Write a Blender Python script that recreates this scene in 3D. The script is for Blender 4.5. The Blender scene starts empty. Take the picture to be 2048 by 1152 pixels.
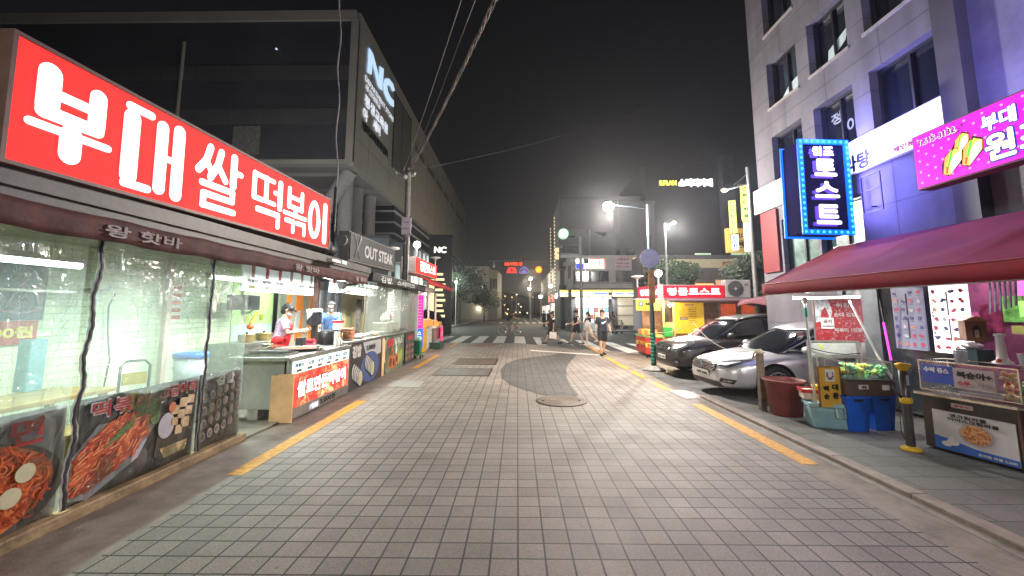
import bpy, bmesh, math, random
from mathutils import Vector, Matrix, noise
from mathutils.bvhtree import BVHTree
random.seed(7)
S = bpy.context.scene
COL = S.collection
PI = math.pi
rad = math.radians

# ---------------------------------------------------------------- camera
FP, CH, CX, CY = 820.0, 1.75, 1024.0, 524.0
PIT, YAW = math.atan(96 / FP), math.atan(11 / FP)
cam = bpy.data.cameras.new('camera')
cam.sensor_width = 36.0
cam.lens = 36.0 * FP / 2048
cam.shift_y = -(576 - CY) / 2048
cam.clip_start = 0.05
cam.clip_end = 900
co = bpy.data.objects.new('camera', cam)
co.location = (0, 0, CH)
co.rotation_euler = (PI / 2 + PIT, 0, YAW)
COL.objects.link(co)
S.camera = co

# ---------------------------------------------------------------- night sky
W = bpy.data.worlds.new('World')
S.world = W
W.use_nodes = True
wn = W.node_tree
wb = wn.nodes['Background']
tc = wn.nodes.new('ShaderNodeTexCoord')
sx = wn.nodes.new('ShaderNodeSeparateXYZ')
cr = wn.nodes.new('ShaderNodeValToRGB')
wn.links.new(tc.outputs['Generated'], sx.inputs[0])
wn.links.new(sx.outputs['Z'], cr.inputs[0])
wn.links.new(cr.outputs[0], wb.inputs[0])
e = cr.color_ramp.elements
e[0].position = 0.0
e[0].color = (0.040, 0.037, 0.040, 1)
e[1].position = 0.75
e[1].color = (0.009, 0.009, 0.011, 1)
m_ = cr.color_ramp.elements.new(0.3)
m_.color = (0.020, 0.020, 0.024, 1)
wb.inputs[1].default_value = 0.34

S.view_settings.view_transform = 'Standard'
S.view_settings.look = 'None'
S.view_settings.exposure = 0.12
S.view_settings.gamma = 1.0
S.cycles.max_bounces = 8
S.cycles.transparent_max_bounces = 16
S.cycles.sample_clamp_indirect = 4.0
S.cycles.caustics_reflective = False
S.cycles.caustics_refractive = False
S.cycles.use_light_tree = True

# ---------------------------------------------------------------- helpers
MATS = {}

def M(name, col, rough=.55, metal=0, es=0, ecol=None, var=.12, scale=6, bump=0, bscale=60, coat=0, spec=.5, trans=0, alpha=1, sheen=0):
    if name in MATS:
        return MATS[name]
    m = bpy.data.materials.new(name)
    m.use_nodes = True
    nt = m.node_tree
    b = nt.nodes['Principled BSDF']
    MATS[name] = m
    c = tuple(col) + (1,)
    b.inputs['Base Color'].default_value = c
    b.inputs['Roughness'].default_value = rough
    b.inputs['Metallic'].default_value = metal
    b.inputs['Specular IOR Level'].default_value = spec
    b.inputs['Coat Weight'].default_value = coat
    b.inputs['Coat Roughness'].default_value = .06
    b.inputs['Transmission Weight'].default_value = trans
    b.inputs['Alpha'].default_value = alpha
    if es:
        b.inputs['Emission Color'].default_value = tuple(ecol or col) + (1,)
        b.inputs['Emission Strength'].default_value = es
    t = nt.nodes.new('ShaderNodeTexCoord')
    if var:
        n = nt.nodes.new('ShaderNodeTexNoise')
        n.inputs['Scale'].default_value = scale
        n.inputs['Detail'].default_value = 6
        n.inputs['Roughness'].default_value = .65
        nt.links.new(t.outputs['Object'], n.inputs['Vector'])
        r = nt.nodes.new('ShaderNodeValToRGB')
        r.color_ramp.elements[0].position = .3
        r.color_ramp.elements[1].position = .7
        r.color_ramp.elements[0].color = tuple(x * (1 - var * 1.6) for x in col) + (1,)
        r.color_ramp.elements[1].color = tuple(min(1, x * (1 + var)) for x in col) + (1,)
        nt.links.new(n.outputs['Fac'], r.inputs[0])
        nt.links.new(r.outputs[0], b.inputs['Base Color'])
        mr = nt.nodes.new('ShaderNodeMapRange')
        mr.inputs[3].default_value = max(0, rough - .1)
        mr.inputs[4].default_value = min(1, rough + .12)
        nt.links.new(n.outputs['Fac'], mr.inputs[0])
        nt.links.new(mr.outputs[0], b.inputs['Roughness'])
    if bump:
        n2 = nt.nodes.new('ShaderNodeTexNoise')
        n2.inputs['Scale'].default_value = bscale
        n2.inputs['Detail'].default_value = 3
        nt.links.new(t.outputs['Object'], n2.inputs['Vector'])
        bp = nt.nodes.new('ShaderNodeBump')
        bp.inputs['Strength'].default_value = bump
        bp.inputs['Distance'].default_value = .02
        nt.links.new(n2.outputs['Fac'], bp.inputs['Height'])
        nt.links.new(bp.outputs[0], b.inputs['Normal'])
        if coat:
            nt.links.new(bp.outputs[0], b.inputs['Coat Normal'])
    return m

def GLOW(name, col, es):
    return M(name, col, .5, es=es, var=0)

class NT:
    def __init__(s, m):
        s.t = m.node_tree
        s.b = s.t.nodes['Principled BSDF']
    def n(s, kind, **kw):
        o = s.t.nodes.new('ShaderNode' + kind)
        for k, v in kw.items():
            if k.startswith('i_'):
                o.inputs[k[2:].replace('_', ' ')].default_value = v
            else:
                setattr(o, k, v)
        return o
    def l(s, a, b):
        s.t.links.new(a, b)
    def ramp(s, fac, stops):
        r = s.n('ValToRGB')
        el = r.color_ramp.elements
        while len(el) < len(stops):
            el.new(.5)
        for x, (p, c) in zip(el, stops):
            x.position = p
            x.color = tuple(c) + (1,)
        s.l(fac, r.inputs[0])
        return r.outputs[0]

def brickmat(name, c1, c2, mortar, bw, bh, ms, offset=0., rough=.6, bump=.5, plane='xy', stain=.25, tint=None):
    m = M(name, c1, rough, var=0)
    k = NT(m)
    t = k.n('TexCoord')
    v = t.outputs['Object']
    if plane != 'xy':
        sp = k.n('SeparateXYZ')
        k.l(v, sp.inputs[0])
        cb = k.n('CombineXYZ')
        k.l(sp.outputs['X' if plane == 'xz' else 'Y'], cb.inputs[0])
        k.l(sp.outputs['Z'], cb.inputs[1])
        v = cb.outputs[0]
    br = k.n('TexBrick', offset=offset, squash=1.0)
    br.inputs['Color1'].default_value = tuple(c1) + (1,)
    br.inputs['Color2'].default_value = tuple(c2) + (1,)
    br.inputs['Mortar'].default_value = tuple(mortar) + (1,)
    br.inputs['Scale'].default_value = 1
    br.inputs['Mortar Size'].default_value = ms
    br.inputs['Mortar Smooth'].default_value = .15
    br.inputs['Brick Width'].default_value = bw
    br.inputs['Row Height'].default_value = bh
    k.l(v, br.inputs['Vector'])
    n1 = k.n('TexNoise', i_Scale=.9, i_Detail=8.0, i_Roughness=.7)
    k.l(t.outputs['Object'], n1.inputs['Vector'])
    st = k.ramp(n1.outputs['Fac'], [(.3, (1 - stain,) * 3), (.7, (1.12,) * 3)])
    mx = k.n('MixRGB', blend_type='MULTIPLY')
    mx.inputs[0].default_value = 1
    k.l(br.outputs['Color'], mx.inputs[1])
    k.l(st, mx.inputs[2])
    n2 = k.n('TexNoise', i_Scale=75.0, i_Detail=5.0, i_Roughness=.85)
    k.l(t.outputs['Object'], n2.inputs['Vector'])
    gr = k.ramp(n2.outputs['Fac'], [(.36, (.55,) * 3), (.64, (1.42,) * 3)])
    mx2 = k.n('MixRGB', blend_type='MULTIPLY')
    mx2.inputs[0].default_value = .8
    k.l(mx.outputs[0], mx2.inputs[1])
    k.l(gr, mx2.inputs[2])
    out = mx2.outputs[0]
    vo = k.n('TexVoronoi', i_Scale=2.6)
    k.l(t.outputs['Object'], vo.inputs['Vector'])
    gs = k.ramp(vo.outputs['Distance'], [(.028, (.5,) * 3), (.045, (1,) * 3)])
    n5 = k.n('TexNoise', i_Scale=.35, i_Detail=3.0)
    mp = k.n('Mapping'); mp.inputs['Scale'].default_value = (6, 6, .5) if plane != 'xy' else (1, 1, 1)
    k.l(t.outputs['Object'], mp.inputs[0]); k.l(mp.outputs[0], n5.inputs['Vector'])
    bl = k.ramp(n5.outputs['Fac'], [(.34, (.86, .85, .84)), (.5, (1, 1, 1)), (.68, (1.07, 1.05, 1.03))])
    for q_ in ((gs, 1) if plane == 'xy' else (bl, 1), (bl, 1)):
        m3 = k.n('MixRGB', blend_type='MULTIPLY'); m3.inputs[0].default_value = q_[1] if plane == 'xy' else .7
        k.l(out, m3.inputs[1]); k.l(q_[0], m3.inputs[2]); out = m3.outputs[0]
    k.l(out, k.b.inputs['Base Color'])
    ad = k.n('Math', operation='MULTIPLY_ADD')
    k.l(n2.outputs['Fac'], ad.inputs[0])
    ad.inputs[1].default_value = .6
    iv = k.n('Math', operation='SUBTRACT')
    iv.inputs[0].default_value = 1
    k.l(br.outputs['Fac'], iv.inputs[1])
    k.l(iv.outputs[0], ad.inputs[2])
    bp = k.n('Bump', i_Strength=bump, i_Distance=.008)
    k.l(ad.outputs[0], bp.inputs['Height'])
    k.l(bp.outputs[0], k.b.inputs['Normal'])
    n3 = k.n('TexNoise', i_Scale=2.2, i_Detail=5.0)
    k.l(t.outputs['Object'], n3.inputs['Vector'])
    mr = k.n('MapRange')
    mr.inputs[1].default_value = .35
    mr.inputs[2].default_value = .65
    mr.inputs[3].default_value = rough - .05
    mr.inputs[4].default_value = rough + .05
    k.l(n3.outputs['Fac'], mr.inputs[0])
    k.l(mr.outputs[0], k.b.inputs['Roughness'])
    return m

def plasticmat(name, tint=(.9, .97, .90), op=.13, bump=1.0, scale=3.6, haze=.24):
    """clear vinyl: mostly see-through with glossy wrinkles and a little milky film"""
    m = bpy.data.materials.new(name)
    m.use_nodes = True
    MATS[name] = m
    nt = m.node_tree
    nt.nodes.remove(nt.nodes['Principled BSDF'])
    k = NT.__new__(NT)
    k.t = nt
    t = k.n('TexCoord')
    mp = k.n('Mapping')
    mp.inputs['Scale'].default_value = (1, 1, .45)
    k.l(t.outputs['Object'], mp.inputs[0])
    n = k.n('TexNoise', i_Scale=scale, i_Detail=4.0, i_Distortion=1.5)
    k.l(mp.outputs[0], n.inputs['Vector'])
    bp = k.n('Bump', i_Strength=bump, i_Distance=.05)
    rg = k.n('Math', operation='SUBTRACT'); rg.inputs[1].default_value = .5; k.l(n.outputs['Fac'], rg.inputs[0])
    ab = k.n('Math', operation='ABSOLUTE'); k.l(rg.outputs[0], ab.inputs[0])
    pw = k.n('Math', operation='POWER'); pw.inputs[1].default_value = .5; k.l(ab.outputs[0], pw.inputs[0])
    k.l(pw.outputs[0], bp.inputs['Height'])
    tr = k.n('BsdfTransparent')
    tr.inputs[0].default_value = tuple(tint) + (1,)
    gl = k.n('BsdfGlossy')
    gl.inputs[0].default_value = (1, 1, 1, 1)
    gl.inputs['Roughness'].default_value = .10
    k.l(bp.outputs[0], gl.inputs['Normal'])
    df = k.n('BsdfTranslucent')
    df.inputs[0].default_value = (.8, .88, .84, 1)
    fr = k.n('LayerWeight')
    fr.inputs[0].default_value = .25
    k.l(bp.outputs[0], fr.inputs['Normal'])
    mr = k.n('MapRange')
    mr.inputs[3].default_value = op * .5
    mr.inputs[4].default_value = min(1, op * 6)
    k.l(fr.outputs['Fresnel'], mr.inputs[0])
    mx = k.n('MixShader')
    mx.inputs[0].default_value = haze
    k.l(tr.outputs[0], mx.inputs[1])
    k.l(df.outputs[0], mx.inputs[2])
    mx2 = k.n('MixShader')
    k.l(mr.outputs[0], mx2.inputs[0])
    k.l(mx.outputs[0], mx2.inputs[1])
    k.l(gl.outputs[0], mx2.inputs[2])
    k.l(mx2.outputs[0], nt.nodes['Material Output'].inputs[0])
    return m

def glassmat(name, op=.08, tint=(.93, .97, .97)):
    return plasticmat(name, tint, op, .03, 1.5, .02)

def foodmat(name, cols, scale=18, coat=.6, kind='noise', es=0):
    m = M(name, cols[0], .45, var=0, coat=coat)
    k = NT(m)
    t = k.n('TexCoord')
    if kind == 'voronoi':
        n = k.n('TexVoronoi', i_Scale=float(scale))
        fo = n.outputs['Distance']
    else:
        n = k.n('TexNoise', i_Scale=float(scale), i_Detail=5.0, i_Distortion=2.0)
        fo = n.outputs['Fac']
    k.l(t.outputs['Object'], n.inputs['Vector'])
    N = len(cols)
    f2 = k.n('TexNoise', i_Scale=float(scale) * 5, i_Detail=6.0, i_Distortion=3.0)
    k.l(t.outputs['Object'], f2.inputs['Vector'])
    ml = k.n('Math', operation='MULTIPLY_ADD')
    sb = k.n('Math', operation='SUBTRACT'); sb.inputs[1].default_value = .5
    k.l(f2.outputs['Fac'], sb.inputs[0]); k.l(sb.outputs[0], ml.inputs[0]); ml.inputs[1].default_value = .55
    k.l(fo, ml.inputs[2])
    fo = ml.outputs[0]
    o = k.ramp(fo, [(.25 + .5 * i / max(1, N - 1), c) for i, c in enumerate(cols)])
    k.l(o, k.b.inputs['Base Color'])
    if es:
        k.l(o, k.b.inputs['Emission Color'])
        k.b.inputs['Emission Strength'].default_value = es
    return m

class MB:
    def __init__(s):
        s.v = []; s.f = []; s.m = []; s.s = []
    def add(s, vs, fs, mi=0, sm=False):
        o = len(s.v)
        s.v += [tuple(x) for x in vs]
        for f in fs:
            s.f.append(tuple(i + o for i in f)); s.m.append(mi); s.s.append(sm)
        return s
    def bx(s, x0, x1, y0, y1, z0, z1, mi=0):
        v = [(x, y, z) for z in (z0, z1) for y in (y0, y1) for x in (x0, x1)]
        return s.add(v, [(0, 2, 3, 1), (4, 5, 7, 6), (0, 1, 5, 4), (2, 6, 7, 3), (0, 4, 6, 2), (1, 3, 7, 5)], mi)
    def beam(s, p0, p1, w, h, mi=0, up=(0, 0, 1)):
        p0 = Vector(p0); p1 = Vector(p1)
        d = (p1 - p0).normalized()
        u = Vector(up)
        if abs(d.dot(u)) > .98: u = Vector((1, 0, 0))
        a = d.cross(u).normalized() * w / 2
        b = a.cross(d).normalized() * h / 2
        v = [p + q for p in (p0, p1) for q in (-a - b, a - b, a + b, -a + b)]
        return s.add(v, [(0, 3, 2, 1), (4, 5, 6, 7), (0, 1, 5, 4), (1, 2, 6, 5), (2, 3, 7, 6), (3, 0, 4, 7)], mi)
    def tube(s, p0, p1, r0, r1=None, n=12, mi=0, caps=True):
        if r1 is None: r1 = r0
        p0 = Vector(p0); p1 = Vector(p1)
        d = (p1 - p0).normalized()
        u = Vector((0, 0, 1)) if abs(d.z) < .95 else Vector((1, 0, 0))
        a = d.cross(u).normalized(); b = d.cross(a)
        v = []
        for p, r in ((p0, r0), (p1, r1)):
            v += [p + (a * math.cos(2 * PI * i / n) + b * math.sin(2 * PI * i / n)) * r for i in range(n)]
        s.add(v, [(i, (i + 1) % n, n + (i + 1) % n, n + i) for i in range(n)], mi, True)
        if caps:
            s.add(v[:n], [tuple(range(n - 1, -1, -1))], mi)
            s.add(v[n:], [tuple(range(n))], mi)
        return s
    def path(s, pts, r, n=8, mi=0, r1=None):
        P = [Vector(p) for p in pts]
        v = []; L = len(P)
        for i, p in enumerate(P):
            d = (P[min(i + 1, L - 1)] - P[max(i - 1, 0)]).normalized()
            u = Vector((0, 0, 1)) if abs(d.z) < .95 else Vector((1, 0, 0))
            a = d.cross(u).normalized(); b = d.cross(a)
            rr = r if r1 is None else r + (r1 - r) * i / (L - 1)
            v += [p + (a * math.cos(2 * PI * j / n) + b * math.sin(2 * PI * j / n)) * rr for j in range(n)]
        fs = [(i * n + j, i * n + (j + 1) % n, (i + 1) * n + (j + 1) % n, (i + 1) * n + j) for i in range(L - 1) for j in range(n)]
        fs += [tuple(range(n - 1, -1, -1)), tuple((L - 1) * n + j for j in range(n))]
        return s.add(v, fs, mi, True)
    def lathe(s, prof, c=(0, 0, 0), n=20, mi=0, sy=1.0):
        v = []
        for r, z in prof:
            v += [(c[0] + r * math.cos(2 * PI * i / n), c[1] + sy * r * math.sin(2 * PI * i / n), c[2] + z) for i in range(n)]
        L = len(prof)
        fs = [(i * n + j, i * n + (j + 1) % n, (i + 1) * n + (j + 1) % n, (i + 1) * n + j) for i in range(L - 1) for j in range(n)]
        s.add(v, fs, mi, True)
        if prof[0][0] > 1e-4: s.add(v[:n], [tuple(range(n - 1, -1, -1))], mi)
        if prof[-1][0] > 1e-4: s.add(v[-n:], [tuple(range(n))], mi)
        return s
    def ball(s, c, r, n=14, mi=0, k=8):
        if not isinstance(r, (tuple, list)): r = (r, r, r)
        v = []
        for i in range(k + 1):
            a = PI * i / k - PI / 2
            v += [(c[0] + r[0] * math.cos(a) * math.cos(2 * PI * j / n), c[1] + r[1] * math.cos(a) * math.sin(2 * PI * j / n), c[2] + r[2] * math.sin(a)) for j in range(n)]
        return s.add(v, [(i * n + j, i * n + (j + 1) % n, (i + 1) * n + (j + 1) % n, (i + 1) * n + j) for i in range(k) for j in range(n)], mi, True)
    def prism(s, poly, y0, y1, mi=0, ax='xz'):
        n = len(poly)
        def q(p, y):
            return (p[0], y, p[1]) if ax == 'xz' else ((p[0], p[1], y) if ax == 'xy' else (y, p[0], p[1]))
        v = [q(p, y0) for p in poly] + [q(p, y1) for p in poly]
        return s.add(v, [tuple(range(n)), tuple(range(2 * n - 1, n - 1, -1))] + [(i, (i + 1) % n, n + (i + 1) % n, n + i) for i in range(n)], mi)
    def disc(s, cx, cz, rx, rz, y, d=.004, n=24, mi=0, a0=0, a1=360):
        full = abs(a1 - a0) >= 359
        P = [(cx + rx * math.cos(rad(a0 + (a1 - a0) * i / n)), cz + rz * math.sin(rad(a0 + (a1 - a0) * i / n))) for i in range(n + (0 if full else 1))]
        return s.prism(P, y, y + d, mi)
    def quad(s, a, b, c, d, mi=0):
        return s.add([a, b, c, d], [(0, 1, 2, 3)], mi)
    def grid(s, fn, nu, nv, mi=0, sm=True):
        v = [fn(i / nu, j / nv) for j in range(nv + 1) for i in range(nu + 1)]
        w = nu + 1
        return s.add(v, [(j * w + i, j * w + i + 1, (j + 1) * w + i + 1, (j + 1) * w + i) for j in range(nv) for i in range(nu)], mi, sm)
    def mesh(s, name, mats):
        me = bpy.data.meshes.new(name)
        me.from_pydata(s.v, [], s.f)
        for m in (mats if isinstance(mats, (list, tuple)) else [mats]):
            me.materials.append(m)
        me.polygons.foreach_set('material_index', s.m)
        me.polygons.foreach_set('use_smooth', s.s)
        bm = bmesh.new(); bm.from_mesh(me)
        bmesh.ops.recalc_face_normals(bm, faces=bm.faces)
        bm.to_mesh(me); bm.free()
        return me
    def build(s, name, mats, parent=None, bevel=0, solid=0):
        o = bpy.data.objects.new(name, s.mesh(name, mats))
        COL.objects.link(o)
        o.parent = parent
        if solid:
            q = o.modifiers.new('s', 'SOLIDIFY'); q.thickness = solid
        if bevel:
            q = o.modifiers.new('b', 'BEVEL'); q.width = bevel; q.segments = 2; q.limit_method = 'ANGLE'
        return o

def thing(name, label, cat, loc=(0, 0, 0), rz=0, group=None, ry=0, rx=0):
    o = bpy.data.objects.new(name, None)
    COL.objects.link(o)
    o.location = loc
    o.rotation_euler = (rad(rx), rad(ry), rad(rz))
    o.empty_display_size = .1
    o['label'] = label; o['category'] = cat
    if group: o['group'] = group
    return o

def tag(o, label, cat, group=None):
    o['label'] = label; o['category'] = cat
    if group: o['group'] = group
    return o

def struct(o):
    o['kind'] = 'structure'
    return o

def dup(root, loc, label=None, rz=None):
    r = root.copy(); COL.objects.link(r); r.location = loc
    if rz is not None: r.rotation_euler[2] = rad(rz)
    if label: r['label'] = label
    for ch in list(root.children):
        c = ch.copy(); COL.objects.link(c); c.parent = r
        for g in list(ch.children):
            d = g.copy(); COL.objects.link(d); d.parent = c
    return r

TXT = {}
def glyphs(s, vertical=False):
    if s in TXT: return TXT[s]
    c = bpy.data.curves.new('t', 'FONT')
    c.body = s
    c.resolution_u = 4
    o = bpy.data.objects.new('t', c)
    COL.objects.link(o)
    me = bpy.data.meshes.new_from_object(o.evaluated_get(bpy.context.evaluated_depsgraph_get()))
    v = [tuple(x.co) for x in me.vertices]
    f = [tuple(p.vertices) for p in me.polygons]
    bpy.data.objects.remove(o); bpy.data.curves.remove(c); bpy.data.meshes.remove(me)
    TXT[s] = (v, f)
    return TXT[s]

def letters(parent, items, mat, y=-.004, name='lettering', loc=None):
    """items: (text, xcentre, zcentre, width, height, bold[, italic]) on the plane facing -y of the parent"""
    mb = MB()
    for it in items:
        s, xc, zc, w, h, bold = it[:6]
        sl = it[6] if len(it) > 6 else 0
        v, f = glyphs(s)
        if not v: continue
        x0 = min(a[0] for a in v); x1 = max(a[0] for a in v)
        y0 = min(a[1] for a in v); y1 = max(a[1] for a in v)
        kx = (w - 2 * bold) / max(1e-6, x1 - x0); kz = (h - 2 * bold) / max(1e-6, y1 - y0)
        offs = [(0, 0)] if bold <= 0 else [(bold * math.cos(a * PI / 4), bold * math.sin(a * PI / 4)) for a in range(8)]
        for i, (dx, dz) in enumerate(offs):
            vv = []
            for a in v:
                zz = (a[1] - (y0 + y1) / 2) * kz
                vv.append((xc + (a[0] - (x0 + x1) / 2) * kx + dx + sl * zz, y - i * .0004, zc + zz + dz))
            mb.add(vv, f)
    me = bpy.data.meshes.new(name)
    me.from_pydata(mb.v, [], mb.f)
    me.materials.append(mat)
    o = bpy.data.objects.new(name, me)
    COL.objects.link(o)
    o.parent = parent
    if loc: o.location = loc
    return o

def light(kind, loc, power, col=(1, 1, 1), parent=None, size=.1, size_y=None, rot=None, name='light', spot=None, blend=.5):
    d = bpy.data.lights.new(name, kind)
    d.energy = power; d.color = col
    if kind in ('POINT', 'SPOT'): d.shadow_soft_size = size
    if kind == 'AREA':
        d.shape = 'RECTANGLE'; d.size = size; d.size_y = size_y or size
    if kind == 'SPOT':
        d.spot_size = rad(spot or 120); d.spot_blend = blend
    o = bpy.data.objects.new(name, d)
    COL.objects.link(o)
    o.location = loc
    if rot: o.rotation_euler = tuple(rad(a) for a in rot)
    o.parent = parent
    return o

# common materials
steel = M('brushed_steel', (.5, .5, .48), .32, 1, var=.15, scale=9)
steel2 = M('dull_steel', (.42, .43, .40), .42, .85, var=.2, scale=5)
dark = M('dark_plastic', (.02, .02, .022), .45, var=.2)
black = M('black_rubber', (.012, .012, .013), .7, var=.2)
white = M('white_paint', (.75, .75, .73), .5, var=.05)
chrome = M('chrome', (.8, .8, .82), .12, 1, var=0)
glass = glassmat('window_glass')
vinyl = plasticmat('clear_vinyl')
REDL = (0.85, .015, .012)

# points measured on the real planes of the place
def ray(px, py):
    x = (px - CX) / FP; z = -(py - CY) / FP; y = 1.0
    y, z = y * math.cos(PIT) - z * math.sin(PIT), y * math.sin(PIT) + z * math.cos(PIT)
    x, y = x * math.cos(YAW) - y * math.sin(YAW), x * math.sin(YAW) + y * math.cos(YAW)
    return x, y, z
def G(px, py, z=0.):
    x, y, zz = ray(px, py); t = (z - CH) / zz
    return (x * t, y * t)
def AX(px, py, X):
    x, y, z = ray(px, py); t = X / x
    return (y * t, CH + z * t)
def AY(px, py, Y):
    x, y, z = ray(px, py); t = Y / y
    return (x * t, CH + z * t)

# ================================================================ GROUND
asphalt = M('asphalt', (.045, .045, .047), .75, var=.35, scale=1.2, bump=.35, bscale=90)
paver = brickmat('street_pavers', (.262, .222, .192), (.192, .166, .148), (.008, .006, .005), .195, .195, .0074, rough=.58, bump=1.0, stain=.18)
paverd = brickmat('dark_pavers', (.085, .08, .075), (.07, .066, .063), (.018, .014, .012), .195, .195, .0062, rough=.68, bump=.8)
concrete = M('gutter_concrete', (.225, .185, .155), .62, var=.3, scale=3.5, bump=.3, bscale=80)
pave_r = brickmat('pavement_slabs', (.17, .165, .155), (.13, .128, .122), (.035, .033, .03), .6, .3, .006, offset=.5, rough=.6, bump=.5, stain=.4)
kerbm = M('kerb_stone', (.26, .21, .18), .6, var=.25, scale=6, bump=.3)
yellow = M('yellow_line', (.62, .30, .03), .6, var=.28, scale=14, bump=.3)
whitep = M('road_marking_white', (.55, .54, .52), .6, var=.2, scale=10, bump=.2)

g = MB(); g.quad((-300, -60, -.004), (300, -60, -.004), (300, 500, -.004), (-300, 500, -.004))
struct(g.build('ground', asphalt))

def Yb(x): return 22.2 - 1.12 * max(0, x) + (.0 if x > -3 else (-3 - x) * .3)
def Yt(x): return 28.0 - 1.05 * max(0, x)
g = MB()
edge = [(-2.98, -6), (3.20, -6)] + [(x, Yb(x) - .12) for x in (3.20, 2.2, 1.2, .3, 0, -1.5, -2.98)]
g.add([(x, y, .004) for x, y in edge], [tuple(range(len(edge)))])
struct(g.build('paved_street', paver))
g = MB()
for x0, x1 in ((-3.7, -2.98), (3.20, 3.56)):
    g.quad((x0, -6, .004), (x1, -6, .004), (x1, Yb(x1) - .12, .004), (x0, Yb(x0) - .12, .004))
struct(g.build('road_edge_strip', concrete))
# lighter paved apron beside the crossing, on the right
g = MB()
g.quad((3.56, 12.9, .003), (9.5, 12.9, .003), (9.5, 15.4, .003), (3.56, Yb(3.56) - .1, .003))
struct(g.build('paved_apron', paver))
g = MB()
pts = [G(*p) for p in ((1003, 757), (1001, 740), (1012, 727), (1035, 719), (1068, 714), (1100, 711), (1122, 706), (1126, 703.5), (1140, 704), (1153, 709), (1146, 718), (1136, 729), (1132, 742), (1133, 755), (1142, 772), (1157, 790), (1150, 797), (1118, 796), (1080, 790), (1048, 780), (1020, 770))]
g.add([(x, y, .008) for x, y in pts], [tuple(range(len(pts)))])
struct(g.build('dark_paving_wave', paverd))
g = MB()
pts = [G(*p) for p in ((1080, 676), (1104, 677), (1130, 684), (1152, 694), (1168, 700), (1150, 700), (1126, 696), (1098, 692), (1084, 686))]
g.add([(x, y, .008) for x, y in pts], [tuple(range(len(pts)))])
struct(g.build('dark_paving_band', paverd))
g = MB()
x = -7.2
while x < 9.5:
    g.quad((x, Yb(x), .006), (x + .62, Yb(x + .62), .006), (x + .62, Yt(x + .62), .006), (x, Yt(x), .006))
    x += 1.17
struct(g.build('crosswalk', whitep))
g = MB()
for x0, x1, y0, y1 in ((-3.11, -2.92, 4.55, 8.15), (-3.2, -3.02, 12.55, 16.3), (-3.3, -3.1, 19.8, 23.0), (3.23, 3.43, 4.94, 7.95)):
    g.quad((x0, y0, .008), (x1, y0 - .0, .008), (x1, y1, .008), (x0, y1, .008))
for a, b in (((1209, 715), (1238, 726)), ((1231, 727), (1256, 738)), ((1261, 743), (1292, 756)), ((1304, 765), (1342, 782))):
    (ax, ay), (bx_, by) = G(*a), G(*b)
    cx, y0, y1 = (ax + bx_) / 2, min(ay, by), max(ay, by)
    g.quad((cx - .08, y0, .008), (cx + .08, y0, .008), (cx + .08, y1, .008), (cx - .08, y1, .008))
a, b = G(1176, 692), G(1207, 712)
g.quad((a[0] - .07, a[1], .010), (a[0] + .09, a[1], .010), (b[0] + .11, b[1], .010), (b[0] - .07, b[1], .010))
struct(g.build('yellow_road_line', yellow))
a, b = G(1060, 701), G(1204, 711)
g = MB(); g.quad((a[0], a[1] - .25, .012), (b[0], b[1] - .2, .012), (b[0], b[1] + .15, .012), (a[0], a[1] + .2, .012))
struct(g.build('stop_line', M('stop_paint', (.75, .7, .62), .5, var=.08)))
# far carriageway markings
g = MB()
for y in (60, 66, 72, 80, 90): g.quad((1.2, y, .004), (1.35, y, .004), (1.35, y + 3.5, .004), (1.2, y + 3.5, .004))
for k in range(12): g.quad((-2.5 + k * .9, 55, .004), (-2.05 + k * .9, 55, .004), (-2.05 + k * .9, 59, .004), (-2.5 + k * .9, 59, .004))
g.quad((3.2, 38, .004), (3.35, 38, .004), (3.6, 100, .004), (3.45, 100, .004))
struct(g.build('far_road_marking', whitep))

# pavements and kerbs
g = MB(); g.bx(3.82, 12, -8, 8.55, -.1, .045)
struct(g.build('pavement_right', pave_r))
g = MB()
for k in range(17):
    y0 = -7.9 + k
    if y0 > 8.3: break
    g.bx(3.66, 3.816, y0, min(8.55, y0 + .994), -.05, .052)
struct(g.build('kerb_right', kerbm, bevel=.014))
g = MB(); g.quad((3.56, -8, .007), (3.66, -8, .007), (3.66, 8.5, .007), (3.56, 8.5, .007))
struct(g.build('gutter_right', M('gutter', (.24, .22, .19), .6, var=.3, scale=5)))
g = MB(); g.quad((3.56, 8.55, .002), (30, 8.55, .002), (30, 12.9, .002), (3.56, 12.9, .002))
struct(g.build('parking_ground', M('parking_concrete', (.12, .12, .122), .5, var=.35, scale=1.5, bump=.3)))
g = MB(); g.bx(-14, -3.7, -8, 22, -.1, .03)
struct(g.build('pavement_left', concrete))
g = MB(); g.bx(-60, -6.6, 40, 140, -.1, .12); g.bx(4.4, 60, 33.2, 140, -.1, .12)
struct(g.build('far_pavement', M('far_slabs', (.2, .195, .185), .6, var=.2, scale=1)))

# covers set in the street
ironm = M('iron_cover', (.075, .062, .045), .42, .7, var=.4, scale=12, bump=.4, bscale=50)
brown = M('brown_cover', (.10, .062, .05), .55, var=.35, scale=5, bump=.3)
def cover(pts, mat, label, rim=None, z=.012):
    P = [G(*p) for p in pts]
    cx = sum(p[0] for p in P) / len(P); cy = sum(p[1] for p in P) / len(P)
    t = thing('utility_cover', label, 'utility cover', (cx, cy, 0))
    MB().prism([(p[0] - cx, p[1] - cy) for p in P], .002, z, ax='xy').build('plate', mat, t)
    if rim:
        r = MB()
        for i in range(len(P)):
            a, b = P[i], P[(i + 1) % len(P)]
            r.beam((a[0] - cx, a[1] - cy, .008), (b[0] - cx, b[1] - cy, .008), .05, .014)
        r.build('rim', rim, t)
cover(((918, 717), (996, 718), (990, 730), (905, 728.5)), brown, 'brown rectangular utility cover nearer the crosswalk, with a small white mark', ironm)
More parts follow.
